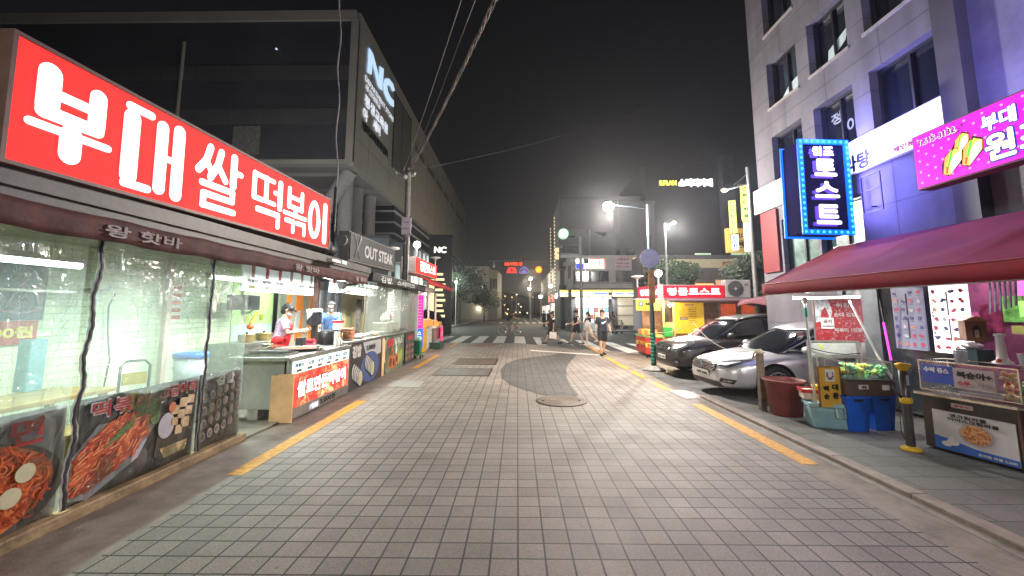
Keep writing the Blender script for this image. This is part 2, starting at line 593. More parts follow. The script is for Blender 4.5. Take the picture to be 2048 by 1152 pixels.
cover(((883, 737), (984, 738.5), (977, 752.5), (866, 751)), M('grey_cover', (.11, .095, .085), .5, var=.4, scale=3), 'grey brown rectangular utility cover, the longer one nearer the camera', ironm)
cover(((787, 761), (849, 763), (838, 776), (770, 774)), M('pale_cover', (.26, .25, .23), .6, var=.2), 'pale concrete cover slab at the left street edge before the kimbap stall', None)
cover(((936, 691), (968, 686), (997, 690.5), (966, 693)), M('pink_cover', (.20, .11, .08), .6, var=.3), 'reddish diamond shaped cover beside the crosswalk', None)
cover(((1337, 782), (1368, 781), (1418, 797), (1373, 799)), M('ramp_plate', (.42, .38, .36), .6, var=.25), 'pale plate in the gutter in front of the silver car', None)
t = thing('manhole_cover', 'round rusty manhole cover with concentric rings in the middle of the paved street', 'manhole cover', (.84, 8.18, 0))
pr = [(0, .012)]
for k in range(9):
    r = .05 + k * .045
    pr += [(r, .012), (r + .006, .017 if k % 2 else .014), (r + .03, .017 if k % 2 else .014), (r + .036, .012)]
MB().lathe([(.49, .006), (.49, .014), (.44, .016)], n=40).build('rim', M('rust_rim', (.12, .085, .06), .6, .3, var=.4), t)
q = MB().lathe(list(reversed(pr + [(.44, .013), (.44, .004)])), n=40); q.build('lid', ironm, t)
q = MB(); q.bx(.33, .37, -.03, .03, .012, .024); q.bx(-.37, -.33, -.03, .03, .012, .024); q.build('lift_slot', black, t)

# ================================================================ helper: windows
wglass = M('dark_window_glass', (.012, .016, .024), .12, var=.3, scale=.7, spec=.8)
def window(parent, x0, x1, z0, z1, y, framem, panem=None, bars=1, fr=.06, dep=.12, name='window'):
    m = MB()
    m.bx(x0, x1, y, y + dep, z1 - fr, z1); m.bx(x0, x1, y, y + dep, z0, z0 + fr)
    m.bx(x0, x0 + fr, y, y + dep, z0 + fr, z1 - fr); m.bx(x1 - fr, x1, y, y + dep, z0 + fr, z1 - fr)
    for k in range(bars):
        xx = x0 + (x1 - x0) * (k + 1) / (bars + 1)
        m.bx(xx - fr * .4, xx + fr * .4, y + .01, y + dep, z0 + fr, z1 - fr)
    w = m.build(name, framem, parent)
    MB().bx(x0 + fr * .5, x1 - fr * .5, y + dep * .55, y + dep * .7, z0 + fr * .5, z1 - fr * .5).build('pane', panem or wglass, w)
    return w

def wall_holes(x0, x1, z0, z1, y0, y1, holes, mi=0, m=None):
    """a wall slab in xz with rectangular openings"""
    m = m or MB()
    xs = sorted(set([x0, x1] + [h[0] for h in holes] + [h[1] for h in holes]))
    zs = sorted(set([z0, z1] + [h[2] for h in holes] + [h[3] for h in holes]))
    xs = [x for x in xs if x0 <= x <= x1]; zs = [z for z in zs if z0 <= z <= z1]
    for i in range(len(xs) - 1):
        j = 0
        while j < len(zs) - 1:
            cx = (xs[i] + xs[i + 1]) / 2
            def solid(k):
                cz = (zs[k] + zs[k + 1]) / 2
                return not any(h[0] < cx < h[1] and h[2] < cz < h[3] for h in holes)
            if not solid(j): j += 1; continue
            k = j
            while k + 1 < len(zs) - 1 and solid(k + 1): k += 1
            m.bx(xs[i], xs[i + 1], y0, y1, zs[j], zs[k + 1], mi)
            j = k + 1
    return m

# ================================================================ DEPARTMENT STORE (left, behind the stalls)
tan = M('store_cladding', (.42, .395, .365), .6, var=.08, scale=.35)
bluegrey = M('store_dark_panel', (.055, .062, .08), .5, var=.2, scale=.2)
band = M('store_band', (.085, .09, .10), .6, var=.1, scale=.6)
soff = M('store_soffit', (.30, .28, .30), .6, var=.1)
t = thing('department_store', 'huge grey department store with overhanging upper block and lit lettering', 'building', (-14, 33.7, 0), 90)
YO = 33.7
m = MB(); m.bx(0, 76, .25, 40, 14.2, 28); m.bx(-.02, 76.1, -.0, .5, 27.4, 28.2); m.bx(-.02, 76.1, 0.02, .5, 14.0, 14.4)
m.bx(0, 76, 0, .25, 14.4, 27.4); m.build('upper_block', tan, t)
m = MB()
m.prism([(10.2, 17.6), (17.3, 18.5), (17.3, 26.6), (10.4, 26.3)], -.1, 0.03)
m.bx(17.3, 17.6, -.12, .03, 18.4, 26.7); m.build('recessed_frame', M('frame_line', (.16, .15, .145), .6, var=.05), t)
m = MB(); m.bx(13.4, 13.5, -.12, -.09, 18, 26.4); m.bx(10.1, 10.25, -.12, -.09, 17.5, 26.3); m.bx(17.2, 17.35, -.12, -.09, 18.5, 26.5); m.bx(10.2, 17.3, -.12, -.09, 26.3, 26.45); m.build('frame_edge', black, t)
m = MB()
for k in range(7): m.bx(20 + k * 7.5, 25.5 + k * 7.5, -.03, .1, 23.4, 24.4)
m.build('high_window', M('highwin', (.12, .125, .13), .4, var=.1), t)
m = MB()
for k in range(12): m.bx(3.2 + k * 6.1, 3.25 + k * 6.1, -.012, .01, 14.5, 27.3)
for z in (16.6, 20.3, 24.9): m.bx(.4, 75, -.010, .01, z, z + .05)
m.build('panel_joint', M('joint_dark', (.16, .15, .14), .7, var=.1), t)
m = MB(); m.bx(70, 70.3, -.06, .1, 14.4, 27.4); m.bx(0, .35, -.05, .1, 14.4, 27.4); m.build('edge_trim', M('trim_tan', (.38, .36, .34), .6, var=.05), t)
# face towards the camera (local -x side)
m = MB()
m.bx(-.25, 0, .6, 40, 14.6, 27.2, 0)
for z0, z1 in ((21.7, 23.0), (17.6, 19.0)):
    m.bx(-.4, -.25, .6, 40, z0, z1, 1)
m.bx(-.5, -.25, .2, 40, 27.2, 28.1, 2); m.bx(-.45, -.25, 0.0, .6, 14.2, 27.2, 2)
for k in range(12):
    m.bx(-.42, -.4, 1.6 + k * 3.1, 1.66 + k * 3.1, 17.6, 19.0, 0); m.bx(-.42, -.4, 1.6 + k * 3.1, 1.66 + k * 3.1, 21.7, 23.0, 0)
m.bx(-.6, -.4, 15.2, 15.35, 14.6, 25.2, 2)
m.build('front_facade', [bluegrey, band, tan], t)
m = MB(); m.bx(-.5, -.42, 8.0, 10.3, 14.9, 17.4); m.build('facade_vent', M('vent', (.2, .2, .2), .6, var=.3, scale=4), t)
# soffit beams and struts
m = MB(); m.bx(0, 40, .4, 30, 13.9, 14.2)
for k in range(5): m.bx(1.5 + k * 5, 1.9 + k * 5, .4, 30, 13.6, 13.95)
m.build('soffit', soff, t)
colm = M('store_column', (.38, .37, .38), .6, var=.1)
for a, b in (((2.4, 1.6, 8), (2.4, 1.6, 14)), ((6.4, 2.2, 8), (6.4, 2.2, 14)), ((1.6, 4.6, 8.0), (1.4, .9, 14)), ((9.5, 2, 8), (9.5, 2, 14)), ((2, 9, 8), (2, 9, 14))):
    MB().tube(a, b, .62, n=20).build('column', colm, t)
# louvred glass volume below, with pale fins
lou = M('store_low_glass', (.028, .034, .045), .3, var=.3, scale=.3)
m = MB(); m.bx(13, 80, .4, 20, 5, 13.9); m.bx(20, 80, .6, 20, 0, 5); m.build('lower_glass', lou, t)
finm = M('store_fin', (.62, .63, .64), .45, var=.05)
m = MB()
for k in range(7):
    z = 5.2 + k * 1.32
    m.bx(12.6, 80, .15, .42, z, z + .12); m.bx(12.6, 13, .42, 8, z, z + .12)
m.build('louvre', finm, t)
# podium wall in pale blue grey
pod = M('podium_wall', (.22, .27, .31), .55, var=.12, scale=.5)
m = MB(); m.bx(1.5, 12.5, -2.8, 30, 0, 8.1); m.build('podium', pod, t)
m = MB()
for z in (6.7, 5.3): m.bx(1.42, 1.5, -2.8, 30, z, z + .06)
m.bx(1.38, 1.5, -2.85, 30, 8.0, 8.25); m.build('podium_groove', M('groove', (.1, .12, .14), .6), t)
m = MB(); m.bx(1.6, 13, -4.6, -2.8, 5.9, 7.6); m.build('entrance_canopy', M('canopy_dark', (.1, .11, .12), .4, var=.2), t)
m = MB()
for k in range(5): m.prism([(3.0 + k * 1.7, 6.7), (3.9 + k * 1.7, 6.7), (3.7 + k * 1.7, 7.35), (3.2 + k * 1.7, 7.35)], -4.66, -4.6)
m.build('canopy_lamp', GLOW('canopy_glow', (.55, .62, .65), .35), t)
m = MB()
for k in range(5): m.tube((4 + k * 2.3, -3.4, 0), (4 + k * 2.3, -3.4, 5.9), .28, n=14)
m.build('arcade_column', M('arc_col', (.5, .48, .45), .5, var=.1), t)
m = MB()
for k in range(4): m.bx(3.2 + k * 2.5, 5.2 + k * 2.5, -2.9, -2.82, .4, 4.4)
m.build('shop_glass', M('store_shop_lit', (.5, .5, .45), .4, es=.35, ecol=(.9, .85, .7), var=.3, scale=2), t)
# lettering on the cladding
nc = GLOW('logo_glow', (.55, .76, 1.0), .9)
def tr(pts, X=-14.0, zo=0):
    out = []
    for p in pts:
        y, z = AX(640 + p[0] / 2.215, p[1] / 2.215, X)
        out.append((y - YO, z))
    return out
m = MB()
m.prism(tr([(212, 212), (229, 240), (222, 331), (205, 318)]), -.16, -.1)
m.prism(tr([(212, 212), (229, 240), (272, 400), (262, 394), (252, 378)]), -.155, -.1)
m.prism(tr([(260, 293), (277, 306), (270, 400), (257, 386)]), -.15, -.1)
C_ = [(326, 402), (318, 372), (300, 348), (284, 348), (276, 372), (279, 408), (292, 440), (308, 464), (322, 474), (321, 446), (308, 432), (296, 408), (291, 384), (297, 374), (309, 384), (316, 404)]
m.prism(tr(C_), -.16, -.1)
m.build('logo_letters', nc, t)
lw = GLOW('store_letter_white', (.85, .9, 1.0), .8)
letters(t, [('DEPARTMENT STORE', 5.75, 22.95, 8.6, .55, .02)], lw, y=-.1, name='store_lettering')
letters(t, [('부산대학교', 3.7, 22.2, 4.0, .62, .02), ('평생교육원', 4.9, 20.95, 6.6, 1.15, .05), ('아', 1.9, 19.55, 1.15, 1.15, .06), ('세터', 4.95, 19.75, 2.0, 1.1, .06)], lw, y=-.1, name='school_lettering')
letters(t, [('언어교육문화센터', 4.9, 18.35, 7.2, .95, .08)], M('unlit_letter', (.012, .012, .013), .5, var=0), y=-.1, name='unlit_lettering')
_p = AY(553, 98, 33.2)
MB().ball((-.52, -14 - _p[0], _p[1]), .09).build('small_lamp', nc, t)

# free-standing black pylon of the store with its directory
t = thing('directory_pylon', 'tall black sign pylon with white NC logo and lit yellow directory beside the store', 'sign', (-5.9, 31.5, 0), 8)
MB().bx(-.95, .85, 0, .6, 0, 7.6).build('pylon', M('pylon_black', (.012, .014, .02), .3, var=.1), t)
letters(t, [('NC', -.1, 6.4, .95, .5, .03)], GLOW('pylon_white', (.95, .95, .85), 1.3), y=-.01)
m = MB(); m.bx(-.9, -.5, -.05, -.005, 1.0, 4.7)
for k in range(9): m.bx(-.42, .35 - .1 * (k % 3), -.04, -.005, 1.2 + k * .4, 1.38 + k * .4)
m.build('directory', GLOW('directory_glow', (.95, .85, .45), .9), t)

# ================================================================ TREES
bark = M('bark', (.08, .06, .045), .85, var=.3, scale=10, bump=.5)
def leafmat(n, c):
    return M(n, c, .6, var=.45, scale=3)
leaf_a = leafmat('leaf_dark', (.016, .034, .018)); leaf_b = leafmat('leaf_light', (.036, .062, .028))
def tree(x, y, h, r, label, seed=1, nl=2600, mats=None, cat='tree', trunk=.11, base=.35, group=None, ls=.14):
    rnd = random.Random(seed)
    t = thing('street_tree', label, cat, (x, y, .1), rnd.uniform(0, 90), group=group)
    m = MB()
    m.path([(0, 0, 0), (.03, .02, h * .25), (-.02, .04, h * .5), (.02, 0, h * .8)], trunk, 10, r1=trunk * .35)
    cl = []
    for k in range(11):
        a = rnd.uniform(0, 2 * PI); z = h * rnd.uniform(base + .08, .92)
        rr = r * rnd.uniform(.35, .85) * (1.15 - .6 * abs((z / h - .62) / .4))
        c = (rr * math.cos(a), rr * math.sin(a), z)
        cl.append((c, r * rnd.uniform(.3, .5)))
        z0 = z * rnd.uniform(.55, .75)
        m.path([(0, 0, z0), (c[0] * .5, c[1] * .5, (z0 + z) / 2 + .1), c], trunk * .4, 6, r1=.015)
    cl.append(((0, 0, h * .9), r * .4)); cl.append(((0, 0, h * .65), r * .5))
    m.build('trunk', bark, t)
    m = MB()
    for i in range(nl):
        c, cr_ = rnd.choice(cl)
        d = Vector((rnd.gauss(0, 1), rnd.gauss(0, 1), rnd.gauss(0, 1))).normalized() * cr_ * rnd.uniform(.45, 1.1)
        p = Vector(c) + d
        s = rnd.uniform(.5, 1.2) * ls
        a = Vector((rnd.gauss(0, 1), rnd.gauss(0, 1), rnd.gauss(0, 1))).normalized()
        b = a.orthogonal().normalized()
        m.add([p - a * s, p + b * s * .45, p + a * s, p - b * s * .45], [(0, 1, 2, 3)], 0 if rnd.random() < .6 else 1)
    m.build('crown', mats or [leaf_a, leaf_b], t)
    return t
tree(-7.3, 52, 7.2, 3.0, 'big dark leafy tree on the corner by the pale house', 3, 3500, ls=.2)
tree(-8.6, 47, 6.6, 2.6, 'dark tree in front of the store beside the slim post lamp', 4, 3000, ls=.2)
tree(-4.7, 58, 4.6, 2.0, 'smaller bushy tree nearest the pale house', 5, 2200, ls=.18)
tree(-12, 60, 6.0, 2.5, 'tree deepest along the store front', 9, 1800, ls=.2)
tree(8.9, 24, 4.6, 1.7, 'street tree with airy crown behind the right toast stall sign', 6, 7000, ls=.09)
tree(11.2, 19.5, 4.2, 1.6, 'dark street tree between the air conditioner and the concrete building', 7, 7000, ls=.09)
tree(13.4, 21, 4.3, 1.4, 'small tree close to the burgundy wall panel', 8, 5000, ls=.09)

# ================================================================ LEFT STALL ROW (faces the street, +X)
# --- shed shell
brickw = brickmat('painted_brick_wall', (.64, .78, .57), (.60, .74, .53), (.46, .58, .42), .27, .10, .007, offset=.5, rough=.5, bump=1.0, plane='yz', stain=.18)
greenw = M('green_painted_wall', (.42, .60, .25), .5, var=.12, scale=2)
t = thing('brick_wall', 'white painted brick wall at the back of the curtained stall', 'wall', (0, 0, 0))
MB().bx(-6.5, -6.3, .4, 9.0, 0, 2.9).build('wall', brickw, t)
t = thing('kitchen_wall', 'light green kitchen wall behind the visored cook', 'wall', (-6.3, 9.0, 0), 90)
MB().bx(.02, 1.55, 0, .2, 0, 2.9).build('panel', greenw, t)
MB().bx(0.02, 1.5, -.02, -.002, .9, 1.42).build('splash_panel', M('splash', (.40, .58, .50), .35, var=.1), t)
t = thing('stall_roof', 'dark flat roof over the rice cake stall, under the big red sign', 'roof', (0, 0, 0))
m = MB(); m.bx(-6.5, -4.0, .3, 15.2, 2.72, 2.8); m.bx(-6.5, -3.5, .3, 9.5, 2.66, 2.72)
m.build('roof_panel', M('roof_under', (.30, .30, .26), .6, var=.3), t)
m = MB(); m.bx(-3.52, -3.46, .3, 9.6, 2.60, 2.74); m.bx(-3.6, -3.50, .3, 9.6, 2.53, 2.60)
m.build('eaves_rail', M('rail_dark', (.10, .095, .09), .5, .3, var=.35, scale=3), t)
t = thing('end_wall', 'plain wall closing the curtained stall behind the camera side', 'wall', (0, 0, 0))
MB().bx(-6.3, -3.9, .3, .4, 0, 2.65).build('wall', brickw, t)

# --- giant red lightbox sign
redface = M('red_sign_face', REDL, .65, es=.95, ecol=(1.0, .038, .034), var=.06, scale=1.2, spec=.2)
whiteglow = GLOW('white_sign_glow', (.93, 1.0, .98), 1.12)
t = thing('shop_sign', 'long red lightbox sign with big white rice cake lettering over the left stall', 'sign', (-3.4, 2.57, 2.75), 90, ry=-1.35)
L_ = 4.66; Hs = .86
MB().bx(0, L_, 0, .01, 0, Hs).build('face', redface, t)
m = MB(); m.bx(-.03, L_ + .03, .011, .42, -.03, Hs + .03)
m.bx(-.03, L_ + .03, -.012, .011, -.03, -.002); m.bx(-.03, L_ + .03, -.012, .011, Hs + .002, Hs + .03)
m.bx(-.03, -.002, -.012, .011, -.002, Hs + .002); m.bx(L_ + .002, L_ + .03, -.012, .011, -.002, Hs + .002)
m.build('casing', M('sign_casing', (.16, .10, .085), .5, .2, var=.2), t)
# rounded hand drawn strokes: (x0, x1, z0, z1) box of a letter, strokes as polylines in 0..1 with a width
def strokes(parent, name, box, lines, mat, y=-.014):
    x0, x1, z0, z1 = box
    m = MB(); q = 0
    for wd, pts in lines:
        P = [(x0 + u * (x1 - x0), z0 + v * (z1 - z0)) for u, v in pts]
        for (ax, az), (bx2, bz) in zip(P[:-1], P[1:]):
            an = math.atan2(bz - az, bx2 - ax); r = wd / 2
            pl = [(ax + r * math.cos(an + PI / 2 + k * PI / 8), az + r * math.sin(an + PI / 2 + k * PI / 8)) for k in range(9)]
            pl += [(bx2 + r * math.cos(an - PI / 2 + k * PI / 8), bz + r * math.sin(an - PI / 2 + k * PI / 8)) for k in range(9)]
            m.prism(pl, y - q * .0004, y + .010, 0); q += 1
    return m.build(name, mat, parent)
B1, B2 = .052, .12
strokes(t, 'letter', (.09, .665, .10, .77), [(.15, [(.20, .90), (.20, .52)]), (.13, [(.80, .88), (.80, .52)]), (.075, [(.2, .70), (.8, .70)]), (.10, [(.16, .47), (.82, .47)]), (.058, [(.03, .31), (.98, .31)]), (.15, [(.50, .31), (.50, .09)])], whiteglow)
strokes(t, 'letter', (.77, 1.41, .04, .80), [(.15, [(.12, .82), (.12, .14)]), (.07, [(.07, .95), (.40, .95)]), (.07, [(.07, .045), (.42, .045)]), (.12, [(.60, .88), (.60, .10)]), (.13, [(.90, .92), (.90, .08)]), (.06, [(.6, .50), (.9, .50)])], whiteglow)
strokes(t, 'letter', (1.57, 2.29, .05, .79), [(.085, [(.27, .94), (.20, .72), (.06, .55)]), (.07, [(.20, .72), (.30, .60)]), (.085, [(.50, .94), (.44, .72), (.30, .50)]), (.075, [(.44, .72), (.62, .52)]), (.10, [(.80, .95), (.80, .50)]), (.065, [(.80, .72), (.98, .72)]), (.07, [(.14, .38), (.80, .38), (.80, .23), (.18, .23), (.18, .06), (.84, .06)])], whiteglow)
strokes(t, 'letter', (2.48, 3.18, .06, .75), [(.08, [(.08, .93), (.08, .50)]), (.065, [(.08, .93), (.36, .93)]), (.065, [(.08, .48), (.36, .48)]), (.08, [(.44, .93), (.44, .50)]), (.06, [(.44, .93), (.68, .93)]), (.06, [(.44, .48), (.72, .48)]), (.10, [(.90, .95), (.90, .45)]), (.06, [(.72, .72), (.90, .72)]), (.075, [(.20, .28), (.86, .28), (.86, .05)])], whiteglow)
strokes(t, 'letter', (3.22, 3.86, .06, .75), [(.085, [(.20, .95), (.20, .58)]), (.085, [(.76, .95), (.76, .58)]), (.06, [(.2, .79), (.76, .79)]), (.07, [(.2, .58), (.76, .58)]), (.09, [(.48, .55), (.48, .42)]), (.06, [(.02, .41), (.96, .41)]), (.07, [(.10, .26), (.40, .26), (.40, .05)]), (.07, [(.56, .26), (.90, .26), (.90, .05)])], whiteglow)
strokes(t, 'letter', (3.90, 4.55, .04, .76), [(.095, [(.10 + .22 + .22 * math.cos(k * PI / 10), .50 + .38 * math.sin(k * PI / 10)) for k in range(21)]), (.12, [(.88, .92), (.88, .08)])], whiteglow)

# --- brown awning strip with faded lettering
awn = M('brown_awning', (.10, .032, .03), .7, var=.35, scale=5, bump=.25, bscale=25)
t = thing('awning', 'brown red awning strip with faded white lettering over the open counter and curtains', 'awning', (-3.5, .4, 0), 90)
m = MB()
m.grid(lambda u, v: (u * 9.15, .012 * math.sin(u * 140) * (1 - v) + .02 * (1 - v), 2.33 + .20 * v + .008 * math.sin(u * 60)), 240, 3)
m.build('valance', awn, t, solid=.006)
m = MB(); m.grid(lambda u, v: (u * 9.15, v * .6, 2.53 + .12 * v), 20, 2); m.build('slope', awn, t, solid=.006)
fad = M('faded_lettering', (.42, .36, .34), .7, var=.4, scale=20)
letters(t, [('왕 핫바', 3.37, 2.43, .80, .11, .004), ('왕 핫바', 6.35, 2.43, .8, .11, .004), ('왕 핫바', 8.7, 2.43, .62, .1, .004), ('왕 핫바', .9, 2.43, .8, .11, .004)], fad, y=-.012)
# drooping brown end piece near the sign far end
t = thing('timber_beam', 'long beige timber beam lying on the ground along the foot of the curtains', 'beam', (-3.74, .5, 0), 90)
MB().bx(0, 5.25, -.06, .10, 0, .105).build('beam', M('beige_timber', (.36, .25, .13), .6, var=.4, scale=4, bump=.5, bscale=22), t, bevel=.015)

# --- vinyl curtains with printed food banners
banner_g = M('banner_grey', (.34, .31, .31), .32, var=.35, scale=1.6, coat=.5, bump=.25, bscale=7)
banner_b = M('banner_black', (.085, .07, .07), .32, var=.5, scale=3, coat=.5, bump=.25, bscale=7)
noodle = foodmat('noodle_print', [(.16, .02, .006), (.55, .10, .018), (.78, .24, .05), (.48, .06, .014)], 26)
ricecake = foodmat('ricecake_print', [(.32, .03, .01), (.72, .14, .04), (.60, .07, .02), (.85, .34, .16)], 7)
broth = foodmat('fishcake_print', [(.30, .16, .06), (.60, .42, .22), (.75, .62, .42)], 6)
plate_p = M('plate_print', (.50, .48, .52), .35, var=.12, coat=.5)
egg_p = M('egg_print', (.62, .58, .36), .35, var=.1, coat=.5)
leaf_p = M('herb_print', (.10, .20, .05), .35, var=.5, scale=20, coat=.5)
redtxt = M('banner_red_text', (.42, .02, .02), .4, var=.2, coat=.4)
whtxt = M('banner_white_text', (.62, .58, .55), .4, var=.1, coat=.4)
ytxt = M('banner_yellow', (.55, .42, .06), .4, var=.2, coat=.4)
def curtain(y0, y1, label, seed):
    w = y1 - y0
    t = thing('vinyl_curtain', label, 'curtain', (-3.76, y0, .105), 90, group='clear curtains closing the left stall')
    def f(u, v):
        n = noise.noise(Vector((u * w * 2.2 + seed, v * 2.5, seed)))
        n2 = noise.noise(Vector((u * w * 7 + seed, v * 6, 3.1 + seed)))
        edge = min(1, 5 * min(u, 1 - u) + .15)
        return (u * w, (.035 * n + .010 * n2) * edge - .012, .02 + v * (2.27 + .035 * math.sin(u * PI) * -1))
    m = MB(); m.grid(f, int(26 * w) + 6, 70)
    m.build('clear_sheet', vinyl, t)
    return t, w
def pile(m, inside, x0, x1, z0, z1, n, L, w, y, mats, seed, bend=0, ang=(0, 360)):
    """a printed heap: many short rounded strips scattered over an area, each a hair in front of the last"""
    rnd = random.Random(seed); k = 0; tries = 0
    while k < n and tries < n * 30:
        tries += 1
        cx, cz = rnd.uniform(x0, x1), rnd.uniform(z0, z1)
        if not inside(cx, cz): continue
        a = rad(rnd.uniform(*ang)); l = L * rnd.uniform(.6, 1.2); ww = w * rnd.uniform(.75, 1.2); b = rnd.uniform(-bend, bend)
        P = []
        for i in range(6):
            u = i / 5 - .5; aa = a + b * u; P.append((cx + l * u * math.cos(aa), cz + l * u * math.sin(aa), aa))
        poly = [(p[0] - math.sin(p[2]) * ww, p[1] + math.cos(p[2]) * ww) for p in P] + [(P[-1][0] + ww * math.cos(P[-1][2]), P[-1][1] + ww * math.sin(P[-1][2]))] + [(p[0] + math.sin(p[2]) * ww, p[1] - math.cos(p[2]) * ww) for p in reversed(P)] + [(P[0][0] - ww * math.cos(P[0][2]), P[0][1] - ww * math.sin(P[0][2]))]
        yy = y - k * .00004
        c = rnd.choice(range(mats))
        m.add([(px, yy, pz) for px, pz in poly], [tuple(range(len(poly)))], c)
        if bend < 1:
            h = [(p[0] - math.sin(p[2]) * ww * .55, p[1] + math.cos(p[2]) * ww * .55) for p in P[1:5]] + [(p[0] - math.sin(p[2]) * ww * .2, p[1] + math.cos(p[2]) * ww * .2) for p in reversed(P[1:5])]
            m.add([(px, yy - .00002, pz) for px, pz in h], [tuple(range(len(h)))], mats)
        k += 1
    return m
sauces = [M('sauce_print%d' % i, c, .3, var=.3, scale=30, coat=.5) for i, c in enumerate(((.62, .10, .02), (.50, .06, .015), (.74, .17, .04), (.38, .04, .012)))] + [M('sauce_shine', (.92, .50, .25), .3, var=0, coat=.5)]
t1, w1 = curtain(1.1, 3.50, 'nearest clear vinyl curtain, printed below with a bowl of red noodles', 1)
MB().grid(lambda u, v: (u * w1, .018 + .01 * math.sin(u * 9 + v * 3), .0 + v * .87), 20, 8).build('printed_banner', banner_g, t1, solid=.003)
m = MB(); m.disc(1.62, .30, .80, .42, .000, .006, 40); m.build('bowl_rim', M('bowl_print', (.10, .075, .06), .35, var=.3, coat=.5), t1)
m = MB(); m.disc(1.62, .33, .72, .37, -.006, .005, 40); m.build('noodle_base', noodle, t1)
m = MB(); pile(m, lambda x, z: ((x - 1.62) / .68) ** 2 + ((z - .33) / .34) ** 2 < 1, .9, 2.3, 0, .68, 420, .16, .0065, -.008, 4, 3, 2.6); m.build('noodle_picture', sauces, t1)
m = MB()
m.disc(2.12, .42, .066, .068, -.034, .004, 20); m.disc(2.04, .27, .072, .070, -.034, .004, 20); m.build('egg_picture', egg_p, t1)
m = MB()
for k in range(7):
    a = 1.62 + k * .05
    m.prism([(a, .68), (a + .03, .70), (a + .07, .77), (a + .045, .765)], -.008, -.004)
    m.prism([(a, .72), (a + .03, .72), (a + .03, .80), (a + .01, .80)], -.008, -.004)
m.build('leaf_picture', M('fern', (.05, .07, .04), .4), t1)
letters(t1, [('면', 2.12, .72, .22, .20, .008)], redtxt, y=-.008, name='noodle_word')
letters(t1, [('라', 1.55, .60, .20, .20, .006)], redtxt, y=-.008, name='noodle_word')
t2, w2 = curtain(3.58, 4.92, 'middle clear vinyl curtain, printed with red rice cakes and a cup of fish cake skewers', 2)
MB().grid(lambda u, v: (u * w2, .018 + .01 * math.sin(u * 8 + v * 2), .0 + v * .87), 20, 8).build('printed_banner', banner_b, t2, solid=.003)
m = MB(); m.prism([(0.0, .05), (.16, .0), (.62, .20), (.80, .50), (.78, .66), (.50, .60), (.2, .62), (0, .4)], .000, .006); m.build('plate_picture', plate_p, t2)
m = MB(); m.prism([(0.0, .10), (.14, .06), (.38, .16), (.60, .30), (.72, .50), (.66, .60), (.50, .66), (.30, .62), (.10, .48), (0, .36)], -.006, -.001)
m.build('rice_cake_base', ricecake, t2)
RP = [(0.02, .12), (.14, .09), (.38, .18), (.60, .32), (.70, .50), (.64, .58), (.50, .63), (.30, .60), (.10, .46), (.02, .36)]
def inpoly(x, z):
    c = False
    for (ax, az), (bx3, bz) in zip(RP, RP[1:] + RP[:1]):
        if (az > z) != (bz > z) and x < (bx3 - ax) * (z - az) / (bz - az) + ax: c = not c
    return c
m = MB(); pile(m, inpoly, 0, .75, .05, .68, 150, .15, .019, -.008, 4, 5, .5, (10, 70)); m.build('rice_cake_picture', sauces, t2)
m = MB(); pile(m, lambda x, z: abs((z - .5) - (x - .40) * .6) < .035, .28, .54, .38, .62, 26, .11, .006, -.018, 1, 6, .3, (20, 50))
m.disc(.66, .66, .13, .11, -.011, .004, 12); m.disc(.77, .55, .06, .08, -.012, .004, 10); m.build('herb_picture', [leaf_p, M('herb_light', (.28, .38, .10), .35, coat=.5)], t2)
m = MB(); m.prism([(.40, .68), (.66, .68), (.68, .84), (.42, .84)], -.002, .002); m.build('yellow_patch', ytxt, t2)
letters(t2, [('떡볶이', .40, .755, .60, .17, .008)], whtxt, y=-.006, name='white_outline')
letters(t2, [('떡볶이', .40, .755, .57, .145, .003)], redtxt, y=-.011, name='rice_cake_word')
m = MB(); m.prism([(.80, .14), (.90, .06), (1.18, .06), (1.28, .18), (1.26, .34), (.82, .32)], -.006, -.002)
m.prism([(.86, .20), (1.22, .20), (1.20, .10), (.92, .09)], -.010, -.006, 1); m.build('cup_picture', [M('bowl_dark', (.07, .055, .045), .35), broth], t2)
m = MB(); m.disc(.92, .42, .10, .13, -.012, .005); m.build('cup_white_picture', plate_p, t2)
m = MB()
for (a, b, r) in ((1.02, .56, .05), (1.12, .62, .055), (1.2, .52, .05), (1.1, .5, .05), (1.02, .44, .045), (1.16, .40, .06), (1.08, .34, .05), (1.22, .64, .05)):
    m.prism([(a - r, b - r * .8), (a + r * .9, b - r), (a + r, b + r * .8), (a - r * .8, b + r)], -.016, -.010)
m.build('fish_cake_picture', broth, t2)
m = MB(); m.disc(.97, .60, .045, .055, -.020, .004); m.build('sausage_picture', M('orange_print', (.55, .16, .05), .35, coat=.5), t2)
letters(t2, [('고급어묵', 1.06, .775, .50, .14, .008)], whtxt, y=-.006, name='white_outline')
letters(t2, [('고급어묵', 1.06, .775, .48, .12, .003)], redtxt, y=-.011, name='fish_cake_word')
t3, w3 = curtain(4.96, 5.68, 'farthest and narrowest clear vinyl curtain, printed with grey rice rolls', 3)
MB().grid(lambda u, v: (u * w3, .018 + .01 * math.sin(u * 5 + v * 2), .0 + v * .87), 20, 8).build('printed_banner', banner_b, t3, solid=.003)
m = MB()
for r in range(4):
    for k in range(6):
        a, b = .08 + k * .115, .14 + r * .15 + k * .02
        m.disc(a, b, .045, .055, -.004 - .001 * k, .004, 14, 0); m.disc(a, b, .028, .036, -.010 - .001 * k, .003, 12, 1)
m.build('rice_roll_picture', [M('rice_print', (.36, .33, .32), .35, coat=.5, var=.3), M('fill_print', (.2, .15, .13), .35, coat=.5, var=.4)], t3)
letters(t3, [('김밥', .40, .77, .34, .13, .008)], whtxt, y=-.008, name='rice_roll_word')
